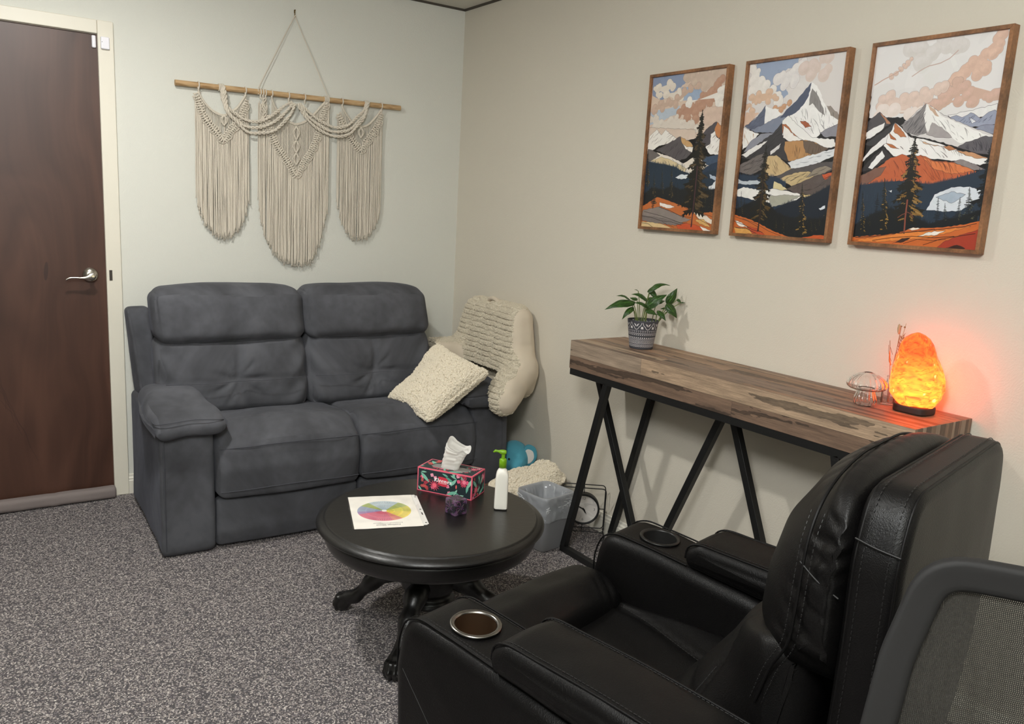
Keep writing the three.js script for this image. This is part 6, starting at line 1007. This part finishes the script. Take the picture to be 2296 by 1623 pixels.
// ---------------------------------------------------------------- knotted cotton wall hanging on a wooden rod
{
  const t = thing('macrame_hanging', 'cream knotted macrame wall hanging with three fringed panels on a wooden rod above the sofa', 'wall hanging', [-0.9325, 1.878, 0.02]);
  const cotton = std({ color: srgb('#dfd6c6'), roughness: 0.95, bumpMap: at(fineGrain, 0.03), bumpScale: 0.0004 }), r = rng(77);
  const rodTex = ctex(512, 64, (g, w, h) => { g.fillStyle = '#bd9c72'; g.fillRect(0, 0, w, h); for (let i = 0; i < 240; i++) { g.strokeStyle = `rgba(${r() < 0.5 ? '140,105,66' : '212,182,140'},0.4)`; g.lineWidth = 1 + r() * 2; const y = r() * h, x = r() * w; g.beginPath(); g.moveTo(x, y); g.bezierCurveTo(x + 40, y + 3, x + 80, y - 3, x + 130, y + (r() - 0.5) * 8); g.stroke(); } });
  const tilt = Math.atan2(11, 1103), rod = plain(new THREE.CylinderGeometry(0.0125, 0.0125, 1.103, 32, 1)); rod.rotateZ(PI / 2 + tilt).translate(0.0025, 0, 0);
  part('wooden_rod', rod, std({ map: rodTex, roughness: 0.6 }), t, 'pale wooden rod');
  const mm = (p, z = 0) => V(p[0] / 1000, p[1] / 1000, z);
  const L = {
    collars: [[[-453, -21], [-438, -55], [-408, -93], [-374, -115], [-340, -121], [-310, -105], [-279, -79], [-259, -50], [-239, -17]], [[-120, -15], [-108, -48], [-84, -84], [-49, -112], [-2, -127], [51, -106], [86, -74], [120, -35], [149, -3]], [[230, -14], [252, -49], [290, -90], [332, -106], [372, -94], [410, -57], [442, -16]]],
    bands: [[[-464, -51], [-452, -94], [-432, -144], [-402, -182], [-376, -209], [-342, -240], [-311, -203], [-279, -162], [-251, -117], [-235, -55]], [[-140, -114], [-124, -190], [-100, -243], [-66, -288], [-36, -329], [-1, -375], [39, -324], [70, -277], [96, -226], [120, -159], [141, -85], [158, -10]], [[213, -69], [236, -116], [267, -162], [300, -201], [336, -231], [370, -191], [402, -150], [434, -96], [448, -44]]],
    feet: [[[-481, -471], [-471, -516], [-453, -570], [-428, -623], [-390, -661], [-342, -672], [-296, -659], [-263, -626], [-239, -569], [-223, -504]], [[-193, -455], [-174, -591], [-150, -679], [-108, -744], [-56, -789], [12, -797], [83, -792], [126, -707], [152, -604], [176, -502]], [[207, -458], [224, -534], [252, -609], [296, -660], [338, -668], [385, -658], [428, -604], [452, -533], [465, -454]]],
    swags: [[[-350, -1], [-344, -67], [-299, -107], [-251, -133], [-196, -139], [-148, -122], [-100, -86], [-58, -50], [-21, -31]], [[-346, 0], [-336, -96], [-299, -137], [-251, -163], [-196, -166], [-140, -148], [-92, -116], [-50, -73], [-16, -34]], [[-342, 0], [-322, -110], [-284, -151], [-237, -189], [-180, -189], [-116, -173], [-66, -129], [-33, -87], [-8, -37]], [[16, -34], [50, -62], [103, -97], [155, -119], [209, -127], [262, -109], [308, -67], [344, -31], [361, 13]], [[12, -35], [50, -86], [103, -121], [155, -144], [210, -147], [262, -134], [316, -87], [349, -47], [366, 13]], [[4, -36], [42, -95], [95, -138], [147, -161], [200, -170], [263, -154], [308, -109], [344, -64], [370, 14]]],
    loops: [[-450, 1], [-350, 4], [-241, 1], [-172, 1], [-160, 1], [-148, 1], [-118, 1], [-37, 1], [42, 1], [153, 4], [234, 1], [364, 4], [446, 1]],
  };
  const yAt = (line, x) => { for (let i = 0; i + 1 < line.length; i++) if (x >= line[i][0] && x <= line[i + 1][0]) return lerp(line[i][1], line[i + 1][1], (x - line[i][0]) / (line[i + 1][0] - line[i][0])); return x < line[0][0] ? line[0][1] : line[line.length - 1][1]; };
  const strand = (pts, rad, seg = 16, s = 5) => plain(new THREE.TubeGeometry(new THREE.CatmullRomCurve3(pts, false, 'centripetal'), seg, rad, s, false));
  // hanging loops round the rod
  L.loops.forEach(([x, wide]) => { const n = wide, list = []; for (let k = 0; k < n; k++) { const q = [], X = x + (k - (n - 1) / 2) * 6.5; for (let i = 0; i <= 12; i++) { const a = (i / 12) * 2 * PI; q.push(V((X + (n > 1 ? 0 : 2 * Math.sin(a / 2))) / 1000, 0.011 * x / 1100 + Math.cos(a) * 0.0148, Math.sin(a) * 0.0148)); } list.push(strand(q, 0.0032, 30, 6)); } list.push(strand([V((x - 2) / 1000, -0.012, 0.009), V((x - 1) / 1000, -0.02, 0.008), mm([x, -30], 0.004)], 0.0042, 10, 6)); part('rod_loop', list, cotton, t); });
  // the cord and its nail
  part('hanging_cord', [strand([V(-0.182, -0.014, 0.006), V(-0.183, 0.012, 0.013), V(-0.178, 0.022, 0.006), mm([-95, 188], 0.0), mm([-5, 362], -0.008)], 0.0022, 40, 6), strand([V(0.158, -0.012, 0.008), V(0.159, 0.014, 0.013), V(0.155, 0.026, 0.006), mm([78, 190], 0.0), mm([-4, 362], -0.008)], 0.0022, 40, 6), strand([mm([-6, 358], -0.007), mm([-3, 366], -0.003), mm([0, 358], -0.007)], 0.0022, 10, 6)], cotton, t);
  const beads = (line, w, n) => { // two-sided rows of hitch knots along a line
    const c = new THREE.CatmullRomCurve3(line.map((p) => mm(p, 0.006)), false, 'centripetal'), out = [];
    for (let i = 0; i < n; i++) { const u = (i + 0.5) / n, p = c.getPointAt(u), d = c.getTangentAt(u), nn = V(-d.y, d.x, 0); for (const s of [-1, 0, 1]) { const g = new THREE.SphereGeometry(1, 8, 6); g.scale(0.0033, 0.0062, 0.0034).rotateZ(Math.atan2(d.y, d.x) + s * 0.75 + (i % 2 ? 0.35 : -0.35)).translate(p.x + nn.x * s * w, p.y + nn.y * s * w, p.z + (s ? 0 : 0.003) + 0.001 * (i % 2)); out.push(g); } }
    for (const s of [-1.6, 1.6]) out.push(strand(Array.from({ length: 40 }, (_, i) => { const u = i / 39, p = c.getPointAt(u), d = c.getTangentAt(u), a = Math.sin(u * n * 1.2 + s); return V(p.x - d.y * (s * w + a * w * 0.5), p.y + d.x * (s * w + a * w * 0.5), p.z + 0.002 * Math.cos(u * n * 1.2)); }), 0.0021, 140, 5));
    return out;
  };
  for (let k = 0; k < 3; k++) {
    const col = L.collars[k], band = L.bands[k], foot = L.feet[k], x0 = band[0][0] - (k === 1 ? 42 : 3), x1 = band[band.length - 1][0] + (k === 1 ? 12 : 8), n = [54, 78, 46][k];
    part('collar_cord', [0, 1].flatMap((q) => strand(col.map((p) => mm([p[0], p[1] - q * 5.5], 0.006 + 0.002 * q)), 0.0031, 60, 6)), cotton, t);
    const bd = part('knotted_band', [...beads(band, 0.0068, [44, 70, 40][k]), ...beads(band.map((p, i) => [p[0] * 1 + (i < band.length / 2 ? 9 : -9) * (i === 0 || i === band.length - 1 ? 0 : 1), p[1] + 13]), 0.0052, [40, 64, 36][k])], cotton, t); bd.userData.kind = 'stuff';
    const fr = [], ends = [];
    for (let layer = 0; layer < 2; layer++) for (let i = 0; i < n; i++) { // the fringe
      const x = lerp(x0, x1, (i + 0.5 + layer * 0.5) / n) + (r() - 0.5) * 2, yb = clamp(x, band[0][0], band[band.length - 1][0]), y0 = (k === 1 && x < band[0][0] ? -40 - r() * 20 : yAt(band, yb) - 4), ye = yAt(foot, x + (foot[0][0] - x0) * (1 - (i / n) * 2) * 0.6) + (r() - 0.3) * 26, pts = [], ph = r() * 9;
      const drift = (r() - 0.5) * 9; for (let j = 0; j <= 8; j++) { const u = j / 8; pts.push(V((x + drift * u + 2.2 * noise(u * 3, ph, k) + (x > 0 ? 0 : 0)) / 1000, lerp(y0, ye, u) / 1000, 0.002 - layer * 0.006 + 0.0035 * noise(u * 3, ph + 4, k))); }
      fr.push(strand(pts, 0.00235, 18, 5)); const e = pts[8];
      for (let q = 0; q < 4; q++) { const a = (r() - 0.5) * 1.3; ends.push(strand([e.clone(), V(e.x + Math.sin(a) * 0.005, e.y - 0.006, e.z + (r() - 0.5) * 0.004), V(e.x + Math.sin(a) * 0.009, e.y - 0.011 - r() * 0.004, e.z + (r() - 0.5) * 0.007)], 0.0009, 3, 3)); }
    }
    part('fringe', fr, cotton, t).userData.kind = 'stuff'; part('frayed_ends', ends, cotton, t).userData.kind = 'stuff';
    const up = []; for (let i = 0; i < n * 0.62; i++) { const x = lerp(col[0][0], col[col.length - 1][0], (i + 0.5) / (n * 0.62)), a = yAt(col, x) - 5, b = yAt(band, x); if (a - b > 12) up.push(strand([mm([x, a], 0.004), mm([x + r() * 2 - 1, (a + b) / 2], 0.002), mm([x, b], 0.004)], 0.0021, 8, 5)); }
    part('inner_cords', up, cotton, t).userData.kind = 'stuff';
    // small knots inside the panel
    const mid = [-341, -1, 334][k], dia = []; const rows = k === 1 ? [[-139, -205], [-205, -265], [-265, -322]] : [[k ? -112 : -124, k ? -165 : -170]]; for (const [a, b] of rows) for (const s of [-1, 1]) for (const q of [1, 0.55]) dia.push(strand([mm([mid, a], 0.009), mm([mid + s * 15 * q, lerp(a, b, 0.4)], 0.011), mm([mid + s * 13 * q, lerp(a, b, 0.62)], 0.011), mm([mid, b], 0.009)], 0.0026, 24, 6));
    part('diamond_knots', dia, cotton, t);
  }
  // twisted swags: two cords wound round each other
  L.swags.forEach((s, k) => { const c = new THREE.CatmullRomCurve3(s.map((p, i) => mm(p, 0.012 + 0.003 * (k % 3) + (i === 0 || i === s.length - 1 ? -0.002 : 0.004))), false, 'centripetal'), out = []; for (const ph of [0, PI]) out.push(strand(Array.from({ length: 70 }, (_, i) => { const u = i / 69, p = c.getPointAt(u), d = c.getTangentAt(u), a = u * 13 * 2 * PI + ph, w = 0.0052 * (0.75 + 0.25 * Math.sin(u * 26)); return V(p.x - d.y * Math.cos(a) * w, p.y + d.x * Math.cos(a) * w, p.z + Math.sin(a) * w * 0.6); }), 0.0042, 200, 6)); part('twisted_swag', out, cotton, t); });
  // the flat sennit at the left of the middle panel
  part('side_sennit', [-1, 1].flatMap((s) => [0, PI / 2].map((ph) => strand(Array.from({ length: 40 }, (_, i) => { const u = i / 39; return V((-160 + s * 5 + Math.sin(u * 16 + ph + s) * 8) / 1000, lerp(-24, -195, u) / 1000, 0.008 + 0.003 * Math.cos(u * 16 + ph)); }), 0.0028, 120, 6))), cotton, t);
  const nail = thing('brass_nail', 'small dark brass nail in the wall that holds the macrame cord', 'nail', [-0.9345, 2.248, 0]), brass = std({ color: srgb('#6b5a3a'), roughness: 0.4, metalness: 0.8 });
  part('hook', [tube([[0, 0.02, 0.001], [0, 0.02, 0.006], [0, 0.006, 0.0065], [0, -0.01, 0.006], [0, -0.013, 0.01], [0, -0.009, 0.0145]], 0.0022, 24, 8), box(0.007, 0.014, 0.002, 0, 0.014, 0.004, 0.0008)], brass, nail);
  part('nail_head', plain(new THREE.CylinderGeometry(0.003, 0.003, 0.003, 14)).rotateX(PI / 2).translate(0, 0.02, 0.009), brass, nail);
}
// ---------------------------------------------------------------- black leather recliner

M.leather = phys({ color: srgb('#0a0909'), roughness: 0.43, specularIntensity: 0.45, bumpMap: dtex(512, (u, v) => clamp(0.5 + 0.55 * Math.abs(tiled(u, v, 42, 4, 2)) * 2 - 0.25 + 0.3 * tiled(u, v, 90, 8, 2), 0, 1), { size: 0.12 }), bumpScale: 0.0005 });
M.thread = std({ color: srgb('#111010'), roughness: 0.55 });
M.piping = phys({ color: srgb('#0b0a0a'), roughness: 0.5, specularIntensity: 0.4 });
M.steel = std({ color: srgb('#8d8a86'), roughness: 0.25, metalness: 1 });
M.bronze = std({ color: srgb('#6d5540'), roughness: 0.36, metalness: 0.85 });
{
  const t = thing('leather_recliner', 'black leather power recliner with cup holders in both arms', 'recliner', [-1.217, 0, 2.672], 12.86 * PI / 180);
  const ev = new Evaluator(); ev.useGroups = false;
  const cut = (g, hole) => { const a = new Brush(g), b = new Brush(hole); a.updateMatrixWorld(); b.updateMatrixWorld(); return plain(ev.evaluate(a, b, SUBTRACTION).geometry); };
  const path = (pts, x, f) => pts.map((p) => [x, p[1], p[0], f]);
  for (const s of [-1, 1]) {
    const cx = s * 0.333;
    const prof = rpoly([[-0.128, 0.035, 0.02], [-0.143, 0.3, 0.2], [-0.15, 0.49, 0.06], [-0.128, 0.602, 0.07], [0.02, 0.597, 0.2], [0.32, 0.566, 0.2], [0.62, 0.555, 0.05], [0.62, 0.035, 0.02]], 130);
    const arm = padded(prof, 0.178, 0.034, { bulge: 0.012, mid: 8, edge: 7, fn: (v) => { v.x += cx + 0.003 * noise(v.y * 5, v.z * 5, s); v.y += 0.002 * noise(v.z * 12, v.x * 9, 3); } });
    const cz = 0.0, cr = 0.0435, hole = plain(new THREE.CylinderGeometry(cr, cr, 0.17, 48)).translate(cx, 0.57, cz);
    part('arm', cut(arm, hole), M.leather, t);
    const topY = 0.6;
    const cup = new THREE.Group(); cup.name = 'cup_holder'; cup.position.set(cx, topY, cz); cup.rotation.x = 0.055; cup.userData.label = s < 0 ? 'polished steel ringed cup holder with bronze inside' : 'steel ringed cup holder coloured dark for the shade it stands in'; t.add(cup);
    part('ring', lathe([[0.042, -0.003], [0.0505, -0.0025], [0.0525, 0.0005], [0.0515, 0.0028], [0.048, 0.004], [0.0435, 0.003], [0.0415, 0.0], [0.0412, -0.003]], 64), s < 0 ? M.steel : std({ color: srgb('#1d1c1b'), roughness: 0.35, metalness: 0.3 }), cup);  // far ring is the same ring, its shade put into a dark colour
    part('cup_wall', lathe([[0.0412, 0.0], [0.0405, -0.03], [0.0395, -0.068], [0.036, -0.072], [0.0001, -0.073]], 64), Object.assign((s < 0 ? M.bronze : std({ color: srgb('#1a1918'), roughness: 0.5 })).clone(), { side: THREE.DoubleSide }), cup);  // far cup inside gets the same painted shade
    // seams along both top edges
    for (const e of [-1, 1]) {
      const x = cx + e * 0.0705, line = [[-0.151, 0.47], [-0.148, 0.53], [-0.128, 0.578], [-0.09, 0.598], [-0.03, 0.5975], [0.05, 0.592], [0.12, 0.586]].map((p) => [x, p[1] + 0.0015, p[0]]);
      part('piping', tube(line, 0.0022, 60, 6), M.piping, t);
      part('stitching', stitches(line.map((p) => [p[0] - e * 0.009, p[1] + 0.0028, p[2]]), 0.0085, 0.0045, 0.0007), M.thread, t).userData.kind = 'stuff';
    }
    if (s < 0) part('seam', tube([[cx - 0.1, 0.5, -0.1], [cx - 0.1015, 0.36, 0.04], [cx - 0.1, 0.2, 0.19], [cx - 0.098, 0.06, 0.33]], 0.0008, 40, 5), M.thread, t);
    // padded arm rest behind the cup holder
    const pp = rpoly([[0.118, 0.585, 0.026], [0.112, 0.624, 0.024], [0.15, 0.646, 0.03], [0.36, 0.64, 0.2], [0.62, 0.62, 0.03], [0.63, 0.562, 0.02], [0.35, 0.566, 0.1]], 110);
    const px = s * 0.336; part('arm_pad', padded(pp, 0.166, 0.02, { bulge: 0.006, mid: 14, edge: 7, fn: (v) => { v.y += v.y > 0.62 ? 0.008 * (1 - (v.x / 0.083) ** 2) : 0; v.x += px; v.y += 0.0015 * noise(v.x * 20, v.z * 14, s); } }), M.leather, t);
    for (const e of [-1, 1]) { const ln = [[0.113, 0.603], [0.1175, 0.629], [0.14, 0.6435], [0.22, 0.6445], [0.36, 0.6405], [0.5, 0.6305], [0.6, 0.622]].map((p) => [px + e * 0.069, p[1] + 0.0015, p[0]]); part('piping', tube(ln, 0.0026, 60, 6), M.piping, t); part('stitching', stitches(ln.map((p) => [p[0] - e * 0.008, p[1] + 0.0025, p[2] + 0.002]), 0.0085, 0.005, 0.0008), M.thread, t).userData.kind = 'stuff'; }
  }
  // seat: front roll, well between two seams, foot panel
  const roll = rpoly([[-0.2, 0.3, 0.03], [-0.222, 0.43, 0.04], [-0.195, 0.495, 0.05], [-0.1, 0.506, 0.07], [-0.03, 0.466, 0.05], [-0.02, 0.3, 0.03]], 90);
  part('seat_roll', padded(roll, 0.49, 0.03, { bulge: 0, mid: 60, edge: 5, fn: (v) => { const e = sstep(0.12, 0.24, Math.abs(v.x)); if (v.y > 0.4) { v.y += 0.012 * (1 - (v.x / 0.245) ** 2); const k = sstep(-0.13, -0.04, v.z); v.y -= 0.006 * k * e * Math.max(0, Math.sin(v.x * 190 + v.z * 90 * Math.sign(v.x))); v.y += 0.003 * noise(v.x * 12, v.z * 12, 3); } } }), M.leather, t);
  part('seat_panel', softBox(0.49, 0.12, 0.46, 0.03, { puff: [0, 0.012, 0], seg: [60, 6, 50], fn: (v, u) => { v.z += 0.17; v.y += 0.385; if (u[1] > 0) { const w = 0.205 - 0.11 * sstep(-0.04, 0.36, v.z) * 0.9, d = Math.abs(v.x) - w; v.y -= 0.008 * Math.exp(-((d / 0.008) ** 2)); v.y += 0.022 * sstep(0, 0.09, d) - 0.012 * sstep(0.02, -0.1, d); v.y += 0.004 * noise(v.x * 9, v.z * 9, 5); } } }), M.leather, t);
  for (const s of [-1, 1]) part('stitching', stitches([0, 0.1, 0.2, 0.3, 0.36].map((z) => [s * (0.21 - 0.1 * sstep(-0.04, 0.36, z)), 0.4465 + 0.004 * Math.sin(z * 9), z - 0.02]), 0.009, 0.005, 0.0009), M.thread, t).userData.kind = 'stuff';
  part('foot_panel', softBox(0.488, 0.24, 0.06, 0.025, { puff: [0, 0, 0.01], fn: (v) => { v.z -= 0.165; v.y += 0.185; } }), M.leather, t);
  part('base', [box(0.78, 0.1, 0.68, 0, 0.055, 0.25), box(0.48, 0.3, 0.5, 0, 0.2, 0.33)], std({ color: srgb('#0e0e0e'), roughness: 0.8 }), t);
  // back: waist pad with side bolsters, thick head-and-shoulder pad, upholstered shell
  const lum = rpoly([[0.245, 0.39, 0.03], [0.262, 0.46, 0.06], [0.334, 0.557, 0.1], [0.393, 0.64, 0.1], [0.435, 0.715, 0.05], [0.52, 0.73, 0.04], [0.63, 0.73, 0.03], [0.63, 0.39, 0.03]], 100);
  part('waist_pad', padded(lum, 0.5, 0.05, { bulge: 0.01, mid: 40, edge: 7, fn: (v) => { const k = sstep(0.55, 0.42, v.z), b = Math.abs(v.x), e = b / 0.25; v.z += clamp((0.6 - v.z) / 0.2, 0, 1) * 0.135 * e * e; v.y += 0.06 * e * e * sstep(0.6, 0.74, v.y); const d = b - 0.17 + 0.5 * (v.y - 0.56); v.z += k * 0.01 * Math.exp(-((d / 0.009) ** 2)); v.z += k * 0.008 * Math.exp(-(((v.y - 0.545) / 0.01) ** 2)) * sstep(0.19, 0.14, b); v.x += 0.003 * noise(v.y * 12, v.z * 12, 2); } }), M.leather, t);
  part('stitching', [-1, 1].flatMap((s) => [stitches([[s * 0.14, 0.62, 0.421], [s * 0.165, 0.575, 0.4], [s * 0.19, 0.53, 0.378]], 0.008, 0.006, 0.0009)]), M.thread, t).userData.kind = 'stuff';
  const up = rpoly([[0.49, 0.69, 0.04], [0.456, 0.735, 0.05], [0.46, 0.83, 0.1], [0.484, 0.92, 0.1], [0.548, 1.02, 0.1], [0.595, 1.06, 0.06], [0.648, 1.068, 0.04], [0.672, 1.02, 0.04], [0.668, 0.69, 0.03]], 150);
  part('back_cushion', padded(up, 0.57, 0.06, { bulge: 0.004, mid: 70, edge: 12, caps: 8, fn: (v) => {
    const e = Math.abs(v.x) / 0.285, kf = clamp((0.665 - v.z) / 0.21, 0, 1.1), side = sstep(0.86, 0.99, e);
    v.z += kf * 0.15 * e * e; v.y -= 0.055 * e ** 3 * sstep(0.86, 1.06, v.y); v.y += 0.075 * e * e * sstep(0.84, 0.7, v.y);
    const seam = Math.abs(v.z - 0.6), near = Math.exp(-((seam / 0.045) ** 2)) * sstep(0.72, 0.95, e), g2 = Math.max(0, Math.sin(v.y * 140 + v.z * 50 + 2 * noise(v.y * 20, 1, 4)));
    v.x -= Math.sign(v.x) * (0.006 * Math.exp(-((seam / 0.009) ** 2)) * side + 0.0045 * g2 * near);
    const sh = Math.hypot(v.y - 0.965, v.z - 0.605) / 0.03; v.x -= Math.sign(v.x) * side * 0.016 * Math.exp(-sh * sh); v.z += side * 0.006 * Math.sin(v.y * 210) * Math.exp(-sh * sh * 0.25);
    const top = sstep(0.95, 1.03, v.y), pl = Math.max(0, Math.sin(v.x * 135 + v.z * 46 + 2 * noise(v.x * 14, 2, 1))); v.y -= top * (0.0035 * pl * Math.exp(-(((v.z - 0.56) / 0.05) ** 2)) + 0.005 * Math.exp(-(((v.z - 0.605) / 0.009) ** 2)));
    const fold = Math.max(0, Math.sin(v.y * 95 - Math.abs(v.x) * 40)) * sstep(0.83, 0.74, v.y) * sstep(0.6, 0.95, e); v.z -= 0.006 * fold * kf;
    v.z += 0.004 * noise(v.x * 7, v.y * 7, 1); v.x += 0.003 * noise(v.y * 9, v.z * 9, 6); } }), M.leather, t);
  const sideSeam = (s) => [[s * 0.25, 0.66, 0.545], [s * 0.258, 0.73, 0.566], [s * 0.272, 0.79, 0.594], [s * 0.28, 0.85, 0.602], [s * 0.279, 0.91, 0.604], [s * 0.272, 0.96, 0.605], [s * 0.25, 1.0, 0.606], [s * 0.2, 1.033, 0.606], [s * 0.1, 1.057, 0.606], [0, 1.06, 0.606]];
  for (const s of [-1, 1]) { part('piping', tube(sideSeam(s), 0.0025, 80, 6), M.piping, t); part('stitching', [stitches(sideSeam(s).slice(0, 7).map((p) => [p[0] + s * 0.0015, p[1], p[2] + 0.011]), 0.009, 0.0045, 0.0009), stitches(sideSeam(s).slice(0, 7).map((p) => [p[0] - s * 0.001, p[1], p[2] - 0.01]), 0.009, 0.0045, 0.0009)], M.thread, t).userData.kind = 'stuff'; part('seam', tube([[s * 0.278, 0.925, 0.6], [s * 0.281, 0.905, 0.63], [s * 0.279, 0.89, 0.66]], 0.0016, 16, 5), M.thread, t); }
  const shell = rpoly([[-0.265, 0.1, 0.05], [0.265, 0.1, 0.05], [0.276, 0.6, 0.3], [0.281, 0.96, 0.1], [0.245, 1.056, 0.1], [-0.245, 1.056, 0.1], [-0.281, 0.96, 0.1], [-0.276, 0.6, 0.3]], 140);
  const tilt = (v) => { v.z -= 0.07 * sstep(0.85, 0.1, v.y) * (1 - v.y) * 1.2; };
  part('back_shell', padded(shell, 0.074, 0.02, { bulge: 0.01, mid: 4, edge: 6, caps: 10, map: (a, b, q) => [a, b, q + 0.702], fn: (v) => { tilt(v); v.z += 0.002 * noise(v.x * 8, v.y * 8, 4); } }), M.leather, t);
  const loop = (z, inset) => rpoly([[-0.275 + inset, 0.5, 0.01], [-0.281 + inset, 0.96, 0.1], [-0.245 + inset * 0.7, 1.0575 - inset, 0.1], [0.245 - inset * 0.7, 1.0575 - inset, 0.1], [0.281 - inset, 0.96, 0.1], [0.275 - inset, 0.5, 0.01]], 60, false).map((p) => { const v = V(p.x, p.y, z); tilt(v); return v; });
  for (const z of [0.674, 0.731]) part('piping', tube(loop(z, 0.005), 0.0024, 160, 6), M.piping, t);
  for (const z of [0.685, 0.72]) part('stitching', stitches(loop(z, -0.0005), 0.0095, 0.0045, 0.0008), M.thread, t).userData.kind = 'stuff';
  for (const s of [-1, 1]) part('seam', tube([[s * 0.2765, 0.985, 0.672], [s * 0.279, 0.98, 0.7], [s * 0.2765, 0.975, 0.733]], 0.0016, 16, 5), M.thread, t);
}
// ---------------------------------------------------------------- mesh-backed office chair, nearest to the camera
{
  const t = thing('office_chair', 'black office chair with a see-through mesh back, in the near right corner', 'office chair', [-1.302, 0, 3.7], -1.12), m = std({ color: srgb('#131212'), roughness: 0.75 }), hw = 0.27;
  // back frame: rounded loop of flat tube, bowed; x right, z towards the sitter (away from the recliner)
  const bow = (x, y) => 0.03 * (1 - (x / hw) ** 2) * -1 + 0.05 * sstep(0.6, 1.0, y) * -1 + 0.02;
  const loop = rpoly([[-0.19, 0.54, 0.07], [0.19, 0.54, 0.07], [0.252, 0.7, 0.15], [0.236, 0.87, 0.2], [0.204, 1.005, 0.07], [0, 1.008, 0.6], [-0.204, 1.005, 0.07], [-0.236, 0.87, 0.2], [-0.252, 0.7, 0.15]], 140);
  const ring = (inset) => loop.map((p, i) => { const a = loop[(i + 139) % 140], b = loop[(i + 1) % 140], d = new THREE.Vector2(b.y - a.y, a.x - b.x).normalize(); return p.clone().addScaledVector(d, -inset); });
  const cross = rpoly([[-0.006, -0.012, 0.005], [0.036, -0.01, 0.008], [0.036, 0.01, 0.008], [-0.006, 0.012, 0.005]], 20), pos = [], idx = [];
  const R0_ = ring(0), R1_ = ring(0.04); loop.forEach((_, i) => cross.forEach((c) => { const q = R0_[i].clone().lerp(R1_[i], c.x / 0.04); pos.push(q.x, q.y, bow(q.x, q.y) + c.y); }));
  for (let i = 0; i < 140; i++) for (let j = 0; j < 20; j++) { const a = i * 20 + j, b = i * 20 + (j + 1) % 20, c = ((i + 1) % 140) * 20 + j, d = ((i + 1) % 140) * 20 + (j + 1) % 20; idx.push(a, c, b, b, c, d); }
  const g = new THREE.BufferGeometry(); g.setAttribute('position', new THREE.Float32BufferAttribute(pos, 3)); g.setIndex(idx); part('back_frame', outward(smooth(g)), m, t);
  // woven mesh: crossing threads clipped to the frame
  const inner = ring(0.033), inside = (x, y) => { let c = false; for (let i = 0, j = inner.length - 1; i < inner.length; j = i++) { const a = inner[i], b = inner[j]; if (a.y > y !== b.y > y && x < ((b.x - a.x) * (y - a.y)) / (b.y - a.y) + a.x) c = !c; } return c; };
  const P = [], I = [], W = 0.00132, strip = (pts, ax, ay) => { const k = P.length / 3; pts.forEach(([x, y], i) => { const z = bow(x, y) + 0.0004 * (i % 2 ? 1 : -1); P.push(x - ax * W / 2, y - ay * W / 2, z, x + ax * W / 2, y + ay * W / 2, z); if (i) { const q = k + i * 2; I.push(q - 2, q - 1, q, q - 1, q + 1, q); } }); };
  const scan = (n, f) => { let run = []; for (let i = 0; i <= n; i++) { const p = f(i / n); if (inside(p[0], p[1])) run.push(p); else { if (run.length > 1) yield_(run); run = []; } } if (run.length > 1) yield_(run); }; let yield_;
  yield_ = (run) => strip(run, 1, 0); for (let x = -hw; x < hw; x += 0.0021) scan(90, (u) => [x + 0.0007 * Math.sin(u * 260), lerp(0.53, 1.03, u)]);
  yield_ = (run) => strip(run, 0, 1); for (let y = 0.53; y < 1.03; y += 0.0024) scan(70, (u) => [lerp(-hw, hw, u), y]);
  const mg = new THREE.BufferGeometry(); mg.setAttribute('position', new THREE.Float32BufferAttribute(P, 3)); mg.setIndex(I); mg.computeVertexNormals(); part('mesh_back', plain(mg), std({ color: srgb('#26241f'), roughness: 0.8, side: THREE.DoubleSide }), t, 'fine black see-through mesh').userData.kind = 'stuff';
  part('spine', tube([[0, 0.6, bow(0, 0.6) - 0.012], [0, 0.5, -0.02], [0, 0.42, 0.03], [0, 0.405, 0.18]], 0.018, 30, 12), m, t);
  part('seat', softBox(0.47, 0.075, 0.45, 0.03, { puff: [0, 0.012, 0], fn: (v) => { v.y += 0.455 - 0.02 * sstep(0.12, 0.24, v.z); v.z += 0.27; } }), std({ color: srgb('#1a1a1b'), roughness: 0.9, bumpMap: at(fineGrain, 0.05), bumpScale: 0.0004 }), t);
  part('gas_lift', [plain(new THREE.CylinderGeometry(0.025, 0.025, 0.2, 24)).translate(0, 0.22, 0.24), plain(new THREE.CylinderGeometry(0.014, 0.014, 0.12, 20)).translate(0, 0.36, 0.24), box(0.2, 0.03, 0.22, 0, 0.405, 0.24, 0.008)], m, t).userData.kind = 'stuff';
  for (let k = 0; k < 5; k++) { const a = (k / 5) * 2 * PI + 0.3, c = Math.cos(a), s = Math.sin(a); const leg = part('base_leg', tube([[c * 0.02, 0.115, 0.24 + s * 0.02], [c * 0.16, 0.1, 0.24 + s * 0.16], [c * 0.29, 0.07, 0.24 + s * 0.29]], 0.018, 12, 10), m, t); part('caster', [-1, 1].map((q) => plain(new THREE.CylinderGeometry(0.026, 0.026, 0.016, 24)).rotateX(PI / 2).rotateY(-a + 0.5).translate(c * 0.29 + q * 0.011 * -s, 0.0262, 0.24 + s * 0.29 + q * 0.011 * c)), m, leg).userData.kind = 'stuff'; }
}
renderer.render(scene, camera);
